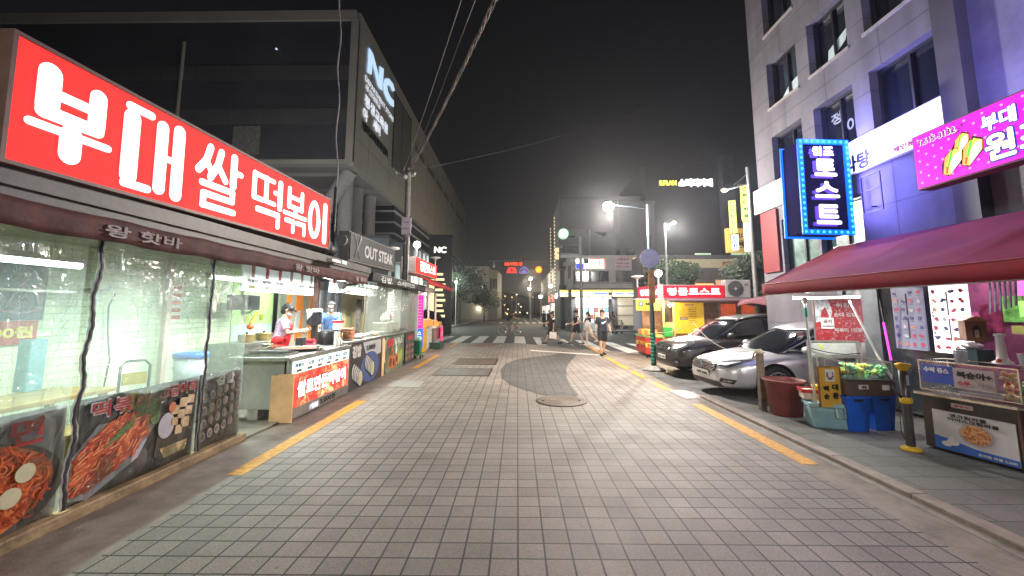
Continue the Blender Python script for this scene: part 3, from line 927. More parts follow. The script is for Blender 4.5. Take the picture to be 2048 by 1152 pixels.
# dark wavy zip seams between the curtains
zm = M('zip_tape', (.05, .04, .045), .5, var=.4, scale=12)
zc = M('zip_edge_vinyl', (.68, .72, .68), .25, var=.2, coat=.6, alpha=.55)
for yy, lab, sd in ((3.54, 'dark wavy zip seam between the noodle curtain and the rice cake curtain', 1), (4.94, 'straighter zip seam between the rice cake curtain and the rice roll curtain', 2)):
    z = thing('curtain_zip', lab, 'zip', (-3.74, yy, .12), 90, group='zips of the clear curtains')
    amp = .016 if sd == 1 else .008
    def cx(v): return amp * math.sin(v * 13 + sd) + .04 * (v - 1) * (1 if sd == 1 else .3) + .004 * math.sin(v * 60)
    m = MB(); m.grid(lambda u, v: (cx(v * 2.25) + (u - .5) * .028, -.03, v * 2.25), 2, 120); m.build('tape', zm, z, solid=.008)
    m = MB(); m.grid(lambda u, v: (cx(v * 2.25) + (u - .5) * .055, -.018 + .008 * math.sin(v * 40), v * 2.25), 2, 120); m.build('vinyl_edge', zc, z, solid=.003)

# --- inside the curtained stall
tubem = GLOW('fluorescent_tube', (.80, 1.0, .93), 7)
def fl_tube(x, y0, y1, z, label, p, col=(.82, 1, .93), rot=(0, 0, 0)):
    t = thing('fluorescent_lamp', label, 'lamp', (x, y0, z), 90, group='fluorescent tubes in the left stalls')
    L = y1 - y0
    MB().tube((.03, 0, 0), (L - .03, 0, 0), .034, n=12).build('tube', tubem, t)
    m = MB(); m.bx(0, L, -.035, .035, .025, .06); m.bx(0, .03, -.03, .03, -.03, .03); m.bx(L - .03, L, -.03, .03, -.03, .03); m.build('batten', white, t)
    light('AREA', (L / 2, 0, -.05), p, col, t, size=L, size_y=.06)
    return t
fl_tube(-4.7, 3.05, 4.35, 2.22, 'bright white fluorescent tube nearest the camera behind the noodle curtain', 72)
fl_tube(-4.7, 6.15, 6.95, 2.26, 'short fluorescent tube seen through the rice roll curtain', 72)
fl_tube(-4.1, 7.3, 8.6, 2.50, 'fluorescent tube above the rice cake counter', 90, (.95, 1, .95))
fl_tube(-4.4, 9.2, 10.4, 2.50, 'fluorescent tube above the masked vendor in blue', 90, (.98, 1, .93))
fl_tube(-4.4, 11.6, 12.8, 2.45, 'fluorescent tube over the far end of the kimbap counter', 90, (.98, 1, .9))
fl_tube(-5.5, 9.2, 10.4, 2.6, 'fluorescent tube by the green kitchen wall', 64, (.9, 1, .9))
wood = M('table_wood', (.42, .30, .10), .4, var=.3, scale=4, coat=.2)
t = thing('table', 'yellowish wooden table behind the noodle curtain', 'table', (-5.5, 3.4, .03))
MB().bx(-.4, .4, -1.2, 1.9, .70, .75).build('table_top', wood, t, bevel=.006)
for x, y in ((-.33, -1.1), (.33, -1.1), (-.33, 1.8), (.33, 1.8)): MB().bx(x - .03, x + .03, y - .03, y + .03, 0, .70).build('leg', wood, t)
t = thing('table', 'second light wooden bench board, lower and nearer the curtain', 'bench', (-4.75, 3.5, .03))
MB().bx(-.2, .2, -1.2, 1.2, .42, .46).build('seat', wood, t, bevel=.006)
for y in (-1.0, 1.0): MB().bx(-.15, .15, y - .03, y + .03, 0, .42).build('leg', wood, t)
t = thing('wall_poster', 'dark blue poster with a swirl drawing over a red price strip, on the brick wall', 'poster', (-6.28, 4.4, 0), 90)
MB().bx(0, .98, -.015, -.002, 1.62, 2.42).build('picture', M('poster_blue', (.04, .08, .16), .5, var=.6, scale=5), t)
m = MB()
m.path([(.55, -.02, 1.78), (.62, -.02, 1.95), (.74, -.02, 2.06), (.86, -.02, 1.95), (.9, -.02, 1.8)], .014)
m.path([(.52, -.02, 1.74), (.7, -.02, 1.71), (.94, -.02, 1.76)], .014); m.path([(.64, -.02, 1.82), (.74, -.02, 1.95), (.8, -.02, 1.84)], .012)
m.build('swirl', M('swirl', (.35, .2, .35), .5), t)
MB().bx(0, .93, -.018, -.002, 1.32, 1.615).build('price_strip', M('price_red', (.42, .03, .03), .5, var=.15), t)
letters(t, [('3,000원', .52, 1.47, .72, .16, .008)], M('price_yellow', (.75, .6, .05), .5, var=.05), y=-.022)
t = thing('water_tub', 'white plastic tub with a blue lid standing on a crate behind the fish cake banner', 'tub', (-5.2, 6.6, .03))
MB().lathe([(.18, .45), (.2, .46), (.225, .98), (.0, .98)], n=24).build('body', M('tub_white', (.6, .68, .72), .35, var=.08), t)
MB().lathe([(.24, .97), (.245, 1.03), (.22, 1.045), (0, 1.05)], n=24).build('lid', M('lid_blue', (.03, .14, .50), .35), t)
MB().bx(-.25, .25, -.22, .22, 0, .45).build('crate', M('crate_grey', (.3, .32, .3), .6), t, bevel=.01)
MB().path([(-.24, 0, .9), (-.29, 0, .8), (-.24, 0, .72)], .012).build('handle', white, t)
t = thing('hand_trolley', 'folding hand trolley with yellow plate beside the white tub', 'trolley', (-5.3, 5.75, .03), 60)
m = MB(); m.path([(-.16, 0, 0), (-.16, 0, .95), (-.1, 0, 1.02), (.1, 0, 1.02), (.16, 0, .95), (.16, 0, 0)], .018); m.build('frame', dark, t)
MB().bx(-.13, .13, -.02, .02, .7, .86).build('plate', M('trolley_yellow', (.6, .45, .03), .4), t)
for s_ in (-.18, .18): MB().tube((s_ - .02, 0, .08), (s_ + .02, 0, .08), .08).build('wheel', black, t)
t = thing('wall_fan', 'white wall fan hanging on the brick wall above the middle curtain', 'fan', (-6.28, 5.85, 2.02), 90)
m = MB(); m.lathe([(.0, 0), (.05, .0), (.05, .1), (0, .1)], n=16)
for k in range(16):
    a = k * PI / 8
    m.path([(0, 0, .14), (.17 * math.cos(a), .17 * math.sin(a), .17), (.2 * math.cos(a), .2 * math.sin(a), .11)], .003, 4)
for r in (.08, .14, .2): m.path([(r * math.cos(k * PI / 12), r * math.sin(k * PI / 12), .16 if r < .19 else .11) for k in range(25)], .004, 4)
o = m.build('guard', white, t); o.rotation_euler = (PI / 2, 0, 0); o.location = (0, -.15, 0)
m = MB()
for k in range(3):
    a = k * 2 * PI / 3
    m.add([(0, -.26, 0), (.16 * math.cos(a), -.25, .16 * math.sin(a)), (.16 * math.cos(a + .8), -.28, .16 * math.sin(a + .8))], [(0, 1, 2)])
m.build('blade', M('fan_blade', (.3, .45, .5), .3, trans=0), t)
MB().tube((0, 0, 0), (0, -.16, 0), .04).build('motor', white, t)
t = thing('wall_notice', 'narrow red and white striped notice on the brick wall', 'notice', (-6.28, 7.35, 0), 90)
m = MB(); m.bx(0, .26, -.01, -.002, 1.55, 2.25, 0)
for k in range(5): m.bx(.02, .24, -.014, -.01, 1.58 + k * .135, 1.65 + k * .135, 1)
m.build('sheet', [white, M('notice_red', (.5, .05, .04), .5)], t)
t = thing('hose', 'thin dark hose hanging down the brick wall', 'hose', (-6.25, 6.2, 0))
MB().path([(0, .1, 2.0), (.02, .0, 1.8), (0, .05, 1.4), (.03, .1, 1.0), (0, .05, .3)], .012).build('hose', dark, t)
t = thing('door_frame', 'pinkish door post standing against the brick wall', 'door frame', (-6.1, 7.1, .03))
m = MB(); m.bx(-.04, .04, -.05, .05, 0, 2.6); m.build('post', M('pink_post', (.50, .38, .33), .5, var=.1), t)
t = thing('shelf_rail', 'thin steel rail shelf high on the brick wall', 'shelf', (-6.2, 3.9, 1.98))
MB().bx(-.08, .12, 0, 1.7, 0, .03).build('shelf_board', steel2, t)
# plastic tub and vertical blue box at the wall
t = thing('storage_box', 'pale blue plastic box leaning on the wall above the wooden table', 'box', (-5.9, 5.0, .78))
MB().bx(-.08, .08, -.09, .09, 0, .62).build('box', M('box_blue', (.15, .35, .42), .4, var=.2), t, bevel=.01)

# --- rice cake counter
F = 6.56
t = thing('food_counter', 'stainless steel rice cake counter with a lit red front panel and a timber end board', 'counter', (-3.56, F, .03), 90)
MB().bx(-.12, 2.28, -.02, .98, .93, .985).build('counter_top', steel, t, bevel=.006)
m = MB(); m.bx(.08, .10, .16, .92, .16, .93); m.bx(.10, 2.2, .86, .90, .16, .93); m.bx(.1, 2.2, .12, .14, .14, .93)
m.build('steel_side', M('greenish_steel', (.50, .51, .46), .42, .5, var=.2, scale=2), t)
m = MB()
for x in (.0, 2.2): m.bx(x, x + .05, .0, .05, .02, .93); m.bx(x, x + .05, .86, .92, .02, .93)
m.build('leg', steel2, t)
m = MB(); m.bx(.02, 2.2, .0, .012, .0, .17); m.build('kick_plate', steel, t)
fire = foodmat('fire_print', [(.80, .015, .012), (.92, .025, .02), (.95, .06, .03), (1.0, .45, .18), (1.0, .85, .55)], 3.2, coat=.4, es=.85)
MB().bx(.02, 2.2, -.004, .006, .175, .70).build('red_panel', fire, t)
MB().bx(.02, 2.2, -.006, .006, .705, .90).build('menu_strip', GLOW('menu_strip_glow', (.80, .95, .88), .85), t)
letters(t, [('쌀로만든떡볶이', 1.12, .44, 1.9, .30, .022)], M('outline_dark', (.10, .02, .02), .5, var=0), y=-.007, name='lettering_outline')
letters(t, [('쌀로만든떡볶이', 1.12, .44, 1.86, .26, .012)], GLOW('panel_white', (1, 1, 1), 1.3), y=-.012)
inkb = M('ink_blue', (.02, .12, .25), .5, var=0)
letters(t, [('떡볶이', .22, .83, .26, .07, .003), ('오뎅', .60, .83, .2, .07, .003), ('순대', .95, .83, .2, .07, .003), ('김밥', 1.3, .83, .2, .07, .003), ('튀김', 1.65, .83, .2, .07, .003), ('컵밥', 2.0, .83, .2, .07, .003)], inkb, y=-.009, name='menu_lettering')
m = MB()
for k in range(6): m.bx(.14 + k * .35, .30 + k * .35, -.010, -.007, .725, .765)
m.build('price_tag', M('tag_olive', (.16, .14, .03), .5), t)
letters(t, [('3,000원', 1.32, .085, .62, .11, .004)], M('ink_black', (.01, .01, .01), .5, var=0), y=-.003, name='price_lettering')
letters(t, [('1인분', .80, .075, .32, .10, .012)], GLOW('price_white', (.8, .82, .9), .5), y=-.003, name='portion_lettering')
m = MB(); m.bx(-.30, -.03, -.02, .03, -.02, .72); m.bx(-.165, -.158, -.023, -.019, 0, .70)
m2 = MB(); m2.bx(-.02, .012, -.05, .18, -.02, .72); m2.bx(-.02, .008, .182, .3, -.02, .70)
m2.build('timber_board', M('fresh_timber', (.85, .52, .26), .5, var=.16, scale=3, es=0), t)
for x in (.15, 1.9):
    w_ = MB().tube((x, .3, .07), (x + .045, .3, .07), .075).build('wheel', dark, t)
    MB().tube((x - .004, .3, .07), (x + .05, .3, .07), .035).build('hub', steel, w_)
MB().bx(.10, .28, .55, .72, -.02, .16).build('brick_prop', M('brick_prop', (.45, .42, .34), .7, var=.3), t)

def put(name, label, cat, x, y, z, rz=0, group=None): return thing(name, label, cat, (x, y, z), rz, group)
CT = 1.016
t = put('round_pan', 'wide round steel pan on the rice cake counter in front of the cook', 'pan', -3.98, 7.62, CT)
MB().lathe([(.33, 0), (.41, .05), (.425, .055), (.41, .045), (.32, .012), (0, .012)], n=36).build('pan', steel, t)
MB().lathe([(.36, .03), (.2, .036), (0, .03)], n=30).build('sauce', foodmat('sauce', [(.25, .03, .01), (.4, .1, .03), (.5, .35, .2)], 14), t)
t = put('food_tray', 'larger flat steel tray at the near corner of the rice cake counter', 'tray', -4.05, 6.80, CT)
m = MB(); m.bx(-.34, .34, -.2, .2, 0, .012); m.bx(-.35, .35, -.21, -.2, 0, .04); m.bx(-.35, .35, .2, .21, 0, .04); m.bx(-.35, -.34, -.2, .2, 0, .04); m.bx(.34, .35, -.2, .2, 0, .04); m.build('tray', steel, t)
t = put('food_tray', 'second steel tray stacked crosswise on the first, holding tongs', 'tray', -4.1, 6.95, CT + .045, 8)
m = MB(); m.bx(-.28, .28, -.16, .16, 0, .01); m.bx(-.29, .29, -.17, -.16, 0, .03); m.bx(-.29, .29, .16, .17, 0, .03); m.bx(-.29, -.28, -.16, .16, 0, .03); m.bx(.28, .29, -.16, .16, 0, .03); m.build('tray', steel, t)
t = put('tongs', 'wooden handled tongs across the steel trays', 'tongs', -4.2, 7.05, CT + .08)
m = MB(); m.path([(-.1, -.1, 0), (.0, .0, .04), (.14, .06, .02)], .007); m.path([(-.1, -.06, 0), (.0, .02, .05), (.14, .07, .03)], .007); m.build('tongs', wood, t)
t = put('steel_pot', 'small steel pot at the inner corner of the counter by the cook', 'pot', -4.38, 7.25, CT)
MB().lathe([(.085, 0), (.09, .14), (.095, .145), (.085, .14), (.08, .02), (0, .02)], n=20).build('pot', steel, t)
paperm = M('paper_cup', (.78, .78, .70), .6, var=.04)
t = put('paper_cup', 'single paper cup standing at the front edge of the counter', 'cup', -3.64, 7.55, CT)
MB().lathe([(.027, 0), (.040, .10), (.042, .102), (.038, .1), (.025, .01), (0, .01)], n=16).build('cup', paperm, t)
t = put('paper_cup', 'tall stack of upside down paper cups on the counter', 'cup stack', -3.70, 8.45, CT)
m = MB()
for k in range(9): m.lathe([(.048, k * .026), (.044, k * .026 + .02), (.036, k * .026 + .09)], n=16)
m.build('cup_stack', paperm, t)
t = put('chopstick_holder', 'steel cutlery holder with sticks beside the paper cup stack', 'holder', -3.72, 8.68, CT)
MB().lathe([(.045, 0), (.045, .16), (.042, .16), (.04, .01), (0, .01)], n=16).build('can', steel, t)
m = MB()
for k in range(8): m.path([(.02 * math.cos(k), .02 * math.sin(k), .02), (.05 * math.cos(k * 2.1), .05 * math.sin(k * 2.1), .27)], .005, 5)
m.build('stick', wood, t)
t = put('pink_tub', 'small pink plastic tub with a red lid by the pan', 'tub', -4.20, 8.35, CT)
MB().lathe([(.10, 0), (.13, .10), (0, .10)], n=20).build('tub', M('tub_pink', (.65, .12, .22), .3, var=.2), t)
MB().lathe([(.135, .10), (.135, .14), (.12, .15), (0, .15)], n=20).build('lid', M('lid_red', (.5, .01, .02), .3), t)
t = put('sauce_bin', 'dark square sauce container next to the pink tub', 'container', -4.22, 8.05, CT)
MB().bx(-.07, .07, -.07, .07, 0, .2).build('container', dark, t, bevel=.01)
t = put('cooking_pot', 'big black pot covered by a cloth between the two vendors', 'pot', -4.1, 8.9, CT)
MB().lathe([(.17, 0), (.2, .05), (.2, .26), (.19, .27), (0, .27)], n=24).build('pot', M('black_enamel', (.015, .015, .017), .35, var=.3), t)
MB().ball((.03, 0, .26), (.2, .17, .06)).build('cloth', M('dark_cloth', (.03, .03, .035), .9), t)
t = put('ladle_jar', 'white container with a red lid held over the black pot', 'container', -3.9, 8.95, CT + .31)
MB().bx(-.08, .08, -.07, .07, .0, .15).build('box', white, t, bevel=.01); MB().bx(-.1, .1, -.08, .08, .15, .20).build('lid', M('lid_red', (.5, .01, .02), .3), t, bevel=.01)
t = put('container_stack', 'stack of orange lunch containers at the near end of the kimbap counter', 'container stack', -3.85, 9.35, 1.09, 10)
m = MB()
for k in range(5): m.bx(-.13, .13, -.16, .16, k * .052, k * .052 + .044)
m.build('container', M('orange_box', (.68, .28, .14), .4, var=.15), t, bevel=.01)
t = put('container_stack', 'white takeaway trays stacked behind the orange containers', 'container stack', -4.25, 9.5, 1.09)
m = MB()
for k in range(4): m.bx(-.13, .13, -.12, .12, k * .04, k * .04 + .033)
m.build('container', white, t, bevel=.01)

# brown post with a hanging roll of bags
t = put('stall_post', 'dark brown square post between the rice cake and kimbap counters', 'post', -4.42, 8.98, .03)
MB().bx(-.05, .05, -.05, .05, 0, 2.62).build('post', M('brown_post', (.07, .035, .03), .5, var=.3), t)
t = put('bag_dispenser', 'clear roll of plastic bags over a black bag on the brown post', 'bag roll', -4.36, 8.84, 1.72)
MB().tube((-.17, 0, 0), (.17, -.06, .02), .045).build('roll', M('roll_white', (.7, .75, .72), .3), t)
m = MB(); m.grid(lambda u, v: (-.15 + .3 * u, -.04 - .03 * math.sin(u * 6), -.02 - .30 * v + .1 * abs(u - .5) * v), 8, 8); m.build('black_bag', M('bag_black', (.02, .02, .022), .3, var=.3), t, solid=.02)
m = MB(); m.grid(lambda u, v: (-.14 + .12 * u, -.075, .0 - .2 * v * (1 - u * .7)), 5, 5); m.build('loose_film', M('film', (.6, .65, .62), .2, alpha=.6), t, solid=.002)

# menu board over the counters
t = thing('menu_board', 'long white overhead menu board with pictures of skewers', 'menu board', (-5.0, 7.35, 0), 90)
MB().bx(0, 2.75, -.02, .02, 2.10, 2.72).build('board', M('menu_board_white', (.68, .74, .76), .4, es=.15, ecol=(.8, .9, .95), var=.06), t)
m = MB()
cols_ = [(.3, .16, .12), (.42, .05, .05), (.48, .03, .03), (.3, .15, .12), (.35, .2, .18), (.3, .18, .15)]
for k in range(6):
    x = .28 + k * .44
    m.prism([(x - .05, 2.66), (x + .05, 2.66), (x + .038, 2.36), (x - .038, 2.36)], -.03, -.02, k)
m.build('skewer_picture', [M('skewer%d' % k, c, .5, var=.3, scale=20) for k, c in enumerate(cols_)], t)
letters(t, [(w, .28 + k * .44, 2.29, .28, .07, .003) for k, w in enumerate(('떡볶이', '매운핫바', '치즈핫바', '소시지', '맛살핫바', '야채핫바'))], M('ink_black', (.01, .01, .01), .5, var=0), y=-.024)
letters(t, [('3,000', .28 + k * .44, 2.18, .16, .05, .003) for k in range(1, 6)], M('ink_red', (.5, .03, .03), .5, var=0), y=-.024, name='price_lettering')
MB().bx(.2, .36, -.024, -.02, 2.15, 2.21).build('price_tag', M('tag_olive', (.16, .14, .03), .5), t)
t = thing('menu_board', 'second overhead menu board with small pictures of rolls and cups', 'menu board', (-4.7, 10.2, 0), 90)
MB().bx(0, 3.4, -.02, .02, 2.20, 2.66).build('board', M('menu_board_white', (.68, .74, .76), .4), t)
m = MB()
for k in range(10): m.bx(.14 + k * .33, .26 + k * .33, -.028, -.02, 2.42, 2.6, k % 3)
m.build('dish_picture', [M('dishA', (.45, .05, .05), .5, var=.3), M('dishB', (.2, .35, .2), .5, var=.3), M('dishC', (.35, .25, .12), .5, var=.3)], t)
m = MB()
for k in range(10): m.bx(.12 + k * .33, .28 + k * .33, -.026, -.02, 2.25, 2.31, k % 2)
m.build('price_tag', [M('tag_olive', (.16, .14, .03), .5), M('tag_green', (.05, .3, .15), .5)], t)
# speaker / awning crank hanging under the awning
t = put('awning_motor', 'dark folding arm and round motor housing under the brown awning', 'awning motor', -3.62, 8.35, 2.25)
m = MB(); m.tube((0, 0, 0), (.0, .12, 0), .07); m.tube((-.0, .1, 0), (-.1, 1.1, .1), .025); m.path([(-.1, .0, -.2), (-.0, 1.3, .05)], .01); m.build('arm', dark, t)

# back of the kitchen: shelf with pots, hanging tray, striped door
t = put('kitchen_counter', 'stainless back counter below the green kitchen wall', 'counter', -5.75, 8.3, .03)
m = MB(); m.bx(-.5, .3, 0, 1.5, .98, 1.04); m.bx(-.5, .28, .03, 1.47, .1, .98); m.build('cabinet', steel2, t)
for k, (y, r, lab) in enumerate(((8.75, .16, 'shallow brass coloured pot on the back counter, nearer the curtain'), (9.35, .17, 'round gold pot on the back counter beside the yellow cloths'))):
    q = put('cooking_pot', lab, 'pot', -5.75, y, 1.075)
    MB().lathe([(r * .8, 0), (r, .05), (r, .15), (r * 1.05, .155), (0, .17)], n=20).build('pot', M('brass_pot', (.55, .42, .2), .3, .8, var=.1), q)
    MB().ball((0, 0, .19), .025).build('knob', dark, q)
t = put('cloth', 'pair of yellow cloths hanging over the edge of the back counter', 'cloth', -5.44, 9.0, 1.08)
m = MB()
for y in (0, .26): m.grid(lambda u, v: (.01 + .02 * math.sin(u * 5), y + u * .2, -.22 * v), 6, 6)
m.build('cloth', M('yellow_cloth', (.60, .58, .16), .9, var=.1), t, solid=.01)
t = thing('serving_tray', 'grey serving tray hanging tilted on the green kitchen wall', 'tray', (-6.27, 9.52, 1.98), 90, ry=-12)
m = MB(); m.prism([(-.22, -.27), (.18, -.27), (.22, -.23), (.22, .23), (.18, .27), (-.18, .27), (-.22, .23)], -.03, -.004); m.build('tray', M('tray_dark', (.16, .17, .13), .35, .5), t, bevel=.006)
m = MB(); m.prism([(-.19, -.24), (.15, -.24), (.19, -.2), (.19, .2), (.15, .24), (-.15, .24), (-.19, .2)], -.034, -.031); m.build('tray_floor', M('tray_green', (.38, .5, .28), .3), t)
t = thing('ladle', 'small steel ladle hanging below the serving tray', 'ladle', (-6.25, 9.6, 1.66), 90)
m = MB(); m.path([(0, -.02, .06), (0, -.02, -.12)], .006); m.ball((0, -.03, -.15), (.04, .03, .035)); m.build('ladle', steel, t)
t = thing('wall_sticker', 'two small yellow stickers on the green wall', 'sticker', (-6.28, 9.5, 1.55), 90)
MB().bx(-.05, .07, -.01, 0, -.05, .07).build('sticker', M('sticker', (.35, .38, .05), .5), t)
m = MB(); m.bx(.5, .62, -.01, 0, -.02, .1); m.build('sticker', M('sticker', (.35, .38, .05), .5), t)
t = put('kitchen_shelf', 'dark microwave and red handled utensils left of the hanging tray', 'microwave', -5.9, 8.6, 1.75)
MB().bx(-.2, .2, -.05, .45, 0, .32).build('oven', M('microwave', (.10, .11, .11), .3, var=.2), t, bevel=.01)
m = MB(); m.tube((.15, .25, -.30), (.16, .42, -.06), .035, .02)
m.build('yellow_handle', M('glove_yellow', (.7, .6, .05), .5), t); MB().ball((.15, .25, -.36), (.06, .09, .06)).build('red_glove', M('glove_red', (.7, .1, .03), .5), t)
t = thing('striped_door', 'orange and white striped sliding door at the back of the stall', 'door', (-6.1, 10.55, 0), 90)
MB().bx(0, 2.3, 0, .08, 0, 2.6).build('leaf', M('door_cream', (.62, .58, .50), .5, var=.08), t)
m = MB()
for x in (.1, .72, 1.45): m.bx(x, x + .36, -.012, -.001, .9, 2.16)
m.build('orange_stripe', M('orange_stripe', (.75, .22, .02), .45, es=.25, ecol=(1, .3, .04), var=.1), t)
m = MB(); m.bx(.05, .45, -.02, -.001, 2.2, 2.5); m.bx(.6, 1.9, -.02, -.001, 2.2, 2.5)
m.build('lit_panel', GLOW('lit_panel', (1, .97, .93), 1.4), t)
MB().prism([(.62, 1.2), (.86, 1.15), (.95, 1.75), (.75, 1.7)], -.03, -.014).build('paper', white, t)
t = put('stall_jamb', 'grey steel jamb between green wall and striped door', 'post', -6.0, 10.52, .03)
MB().bx(-.05, .05, -.08, .02, 0, 2.6).build('post', steel2, t)

# --- kimbap stall
creamw = M('cream_wall', (.58, .53, .30), .5, var=.12, scale=1.2)
t = thing('cream_wall', 'yellowish cream back wall of the kimbap stall', 'wall', (-5.6, 12.9, 0), 90)
m = MB(); m.bx(-.1, 2.4, 0, .15, 0, 2.7); m.build('panel', creamw, t)
t = thing('stall_divider', 'pale partition at the far end of the kimbap stall', 'wall', (-5.6, 15.25, 0))
MB().bx(0, 1.9, 0, .06, 0, 2.65).build('panel', M('pale_panel', (.5, .52, .48), .5, var=.1), t)
t = thing('food_counter', 'kimbap counter with three printed food banners on its front', 'counter', (-3.62, 8.92, .03), 90)
MB().bx(0, 5.6, -.02, .9, .99, 1.04).build('counter_top', steel, t, bevel=.006)
m = MB(); m.bx(.02, 5.58, .02, .86, .12, .99); m.build('cabinet', M('cab_dark', (.10, .10, .10), .5, .3, var=.3), t)
m = MB()
for x in (.1, 1.9, 3.7, 5.4): m.bx(x, x + .06, .1, .16, -.02, .12)
m.build('foot', steel2, t)
kb = M('kimbap_banner', (.035, .033, .036), .35, var=.4, scale=3, coat=.4)
bl_p = M('blue_plate_print', (.05, .09, .25), .35, var=.2, coat=.4)
m = MB(); m.bx(.02, 2.05, -.012, -.0, -.02, .97); m.build('kimbap_banner', kb, t)
m = MB(); m.disc(1.28, .36, .62, .36, -.016, .004, 30); m.build('plate_picture', bl_p, t)
MB().prism([(1.35, .55), (2.05, .62), (2.05, .97), (.75, .97), (.95, .7)], -.015, -.012).build('pale_patch', M('pale_patch', (.42, .42, .42), .4, coat=.4), t)
nori = M('nori_print', (.015, .017, .02), .35, coat=.4); rice = M('rice_roll_print', (.50, .50, .46), .35, coat=.4, var=.2); fil = foodmat('filling_print', [(.55, .35, .05), (.6, .5, .25), (.15, .3, .08)], 30)
m = MB()
for (a0, b0) in ((.28, .30), (1.05, .42)):
    for k in range(5):
        a, b = a0 + k * .085, b0 + (4 - k) * .0 - k * .045 + .06
        m.disc(a, b, .15, .20, -.021 - k * .003, .003, 22, 0); m.disc(a, b, .125, .17, -.0225 - k * .003, .0015, 22, 1)
    m.disc(a, b, .085, .12, -.040, .002, 20, 2)
m.build('roll_picture', [nori, rice, fil], t)
letters(t, [('김밥', .40, .80, .52, .27, .018)], whtxt, y=-.02, name='kimbap_word')
letters(t, [('3,000원', 1.28, .82, .62, .15, .005)], M('ink_black', (.01, .01, .01), .5, var=0), y=-.02, name='price_lettering')
m = MB(); m.bx(2.12, 2.30, -.03, 0, -.02, .97); m.bx(2.35, 2.6, -.01, 0, .3, .9); m.build('timber_board', M('fresh_timber', (.70, .36, .14), .5), t)
m = MB(); m.bx(2.42, 4.25, -.012, 0, -.02, .97)
m.build('toast_banner', foodmat('green_banner', [(.03, .03, .03), (.08, .12, .07), (.22, .30, .20)], 2.0, coat=.4), t)
m = MB()
for k, (a, b, r) in enumerate(((2.9, .25, .19), (3.2, .22, .17), (3.5, .28, .16), (3.0, .5, .13))): m.disc(a, b, r, r * 1.1, -.016 - k * .002, .002, 18, 0); m.disc(a, b, r * .6, r * .66, -.018 - k * .002, .002, 16, 1)
m.build('ring_picture', [M('ring_orange', (.55, .16, .03), .4, coat=.4), M('ring_dark', (.12, .03, .02), .4)], t)
m = MB()
for k in range(3): m.disc(3.7 + k * .15, .3 + .04 * k, .08, .2, -.016, .003, 14)
m.build('leaf_picture', M('lime_print', (.30, .42, .06), .4, coat=.4), t)
MB().disc(3.45, .56, .10, .14, -.016, .003).build('tomato_picture', M('cream_print', (.6, .6, .4), .4), t)
letters(t, [('생과', 2.85, .80, .55, .24, .014)], M('bright_red_text', (.6, .03, .04), .4), y=-.018, name='red_lettering')
letters(t, [('일쥬스', 3.65, .80, .85, .20, .010)], whtxt, y=-.018, name='white_lettering')
MB().bx(4.42, 5.58, -.012, 0, -.02, .97).build('dark_banner', kb, t)
letters(t, [('스테', 5.0, .82, .6, .2, .012)], M('bright_red_text', (.6, .03, .04), .4), y=-.018, name='steak_lettering')
m = MB()
for k in range(9): m.disc(4.6 + (k % 3) * .36, .15 + (k // 3) * .2, .12, .07, -.018, .003, 14)
m.build('steak_picture', foodmat('steak_print', [(.12, .05, .03), (.3, .12, .07), (.4, .3, .25)], 10), t)
# clear vinyl front of the kimbap stall
t = thing('vinyl_curtain', 'clear vinyl sheet over the kimbap counter, hung from the black awning', 'curtain', (-3.60, 9.62, 1.09), 90)
m = MB(); m.grid(lambda u, v: (u * 4.85, .03 * noise.noise(Vector((u * 9, v * 2, 5))), v * 1.28), 90, 24); m.build('clear_sheet', plasticmat('clear_vinyl_b', (.94, .96, .86), .10, .35, 2.5, .12), t)
m = MB(); m.tube((0, 0, 0), (.16, 0, 1.3), .012); m.build('edge_pole', M('pole_brown', (.2, .13, .08), .5), t)
for k, (y, z) in enumerate(((13.3, 1.2),)):
    q = put('cup_string', 'string of nested plastic cups hanging behind the vinyl sheet', 'cup string', -4.1, 13.3, 1.35)
    m = MB()
    for j in range(11): m.lathe([(.10, j * .09), (.13, j * .09 + .03), (.09, j * .09 + .07)], n=14)
    m.build('cup_stack', M('clear_cups', (.55, .58, .55), .15, var=.1, coat=.5), q)
q = put('wall_cloth', 'grey patterned cloth hanging on the cream wall', 'cloth', -5.3, 13.5, .9)
MB().grid(lambda u, v: (.03 * math.sin(u * 9), u * .4, 1.2 * v), 6, 6).build('cloth', M('grey_pattern', (.22, .2, .2), .8, var=.6, scale=14), q, solid=.02)
q = put('glass_cabinet', 'steel and glass warmer box on the far kimbap counter', 'cabinet', -3.95, 12.4, 1.09)
m = MB(); m.bx(-.25, .22, -.5, .5, 0, .3); m.build('cabinet', M('warmer', (.40, .40, .34), .35, .4, var=.3, scale=6), q, bevel=.01)
q = put('juice_bag', 'white plastic bags bundled on top of the warmer box', 'bag', -3.95, 12.3, 1.40)
m = MB(); m.ball((0, 0, .08), (.14, .2, .1)); m.ball((.02, .12, .18), (.07, .08, .12)); m.ball((0, -.1, .16), (.06, .06, .1)); m.build('bag', M('bag_white', (.65, .66, .62), .4, var=.2, scale=20), q)
MB().ball((.05, .3, .12), (.06, .07, .12)).build('red_bag', M('bag_red', (.4, .06, .05), .4), q)
for k in range(4):
    q = put('food_box', ['white bread tray nearest the container stack', 'low steel tray of side dishes on the kimbap counter', 'cardboard lid lying on the kimbap counter', 'steel tray beside the warmer box'][k], 'tray', -3.9, 10.0 + k * .52, 1.09, 5 * k)
    MB().bx(-.18, .18, -.17, .17, 0, .05 + .02 * (k % 2)).build('tray', [white, steel, M('card', (.45, .33, .2), .7), steel2][k], q, bevel=.008)
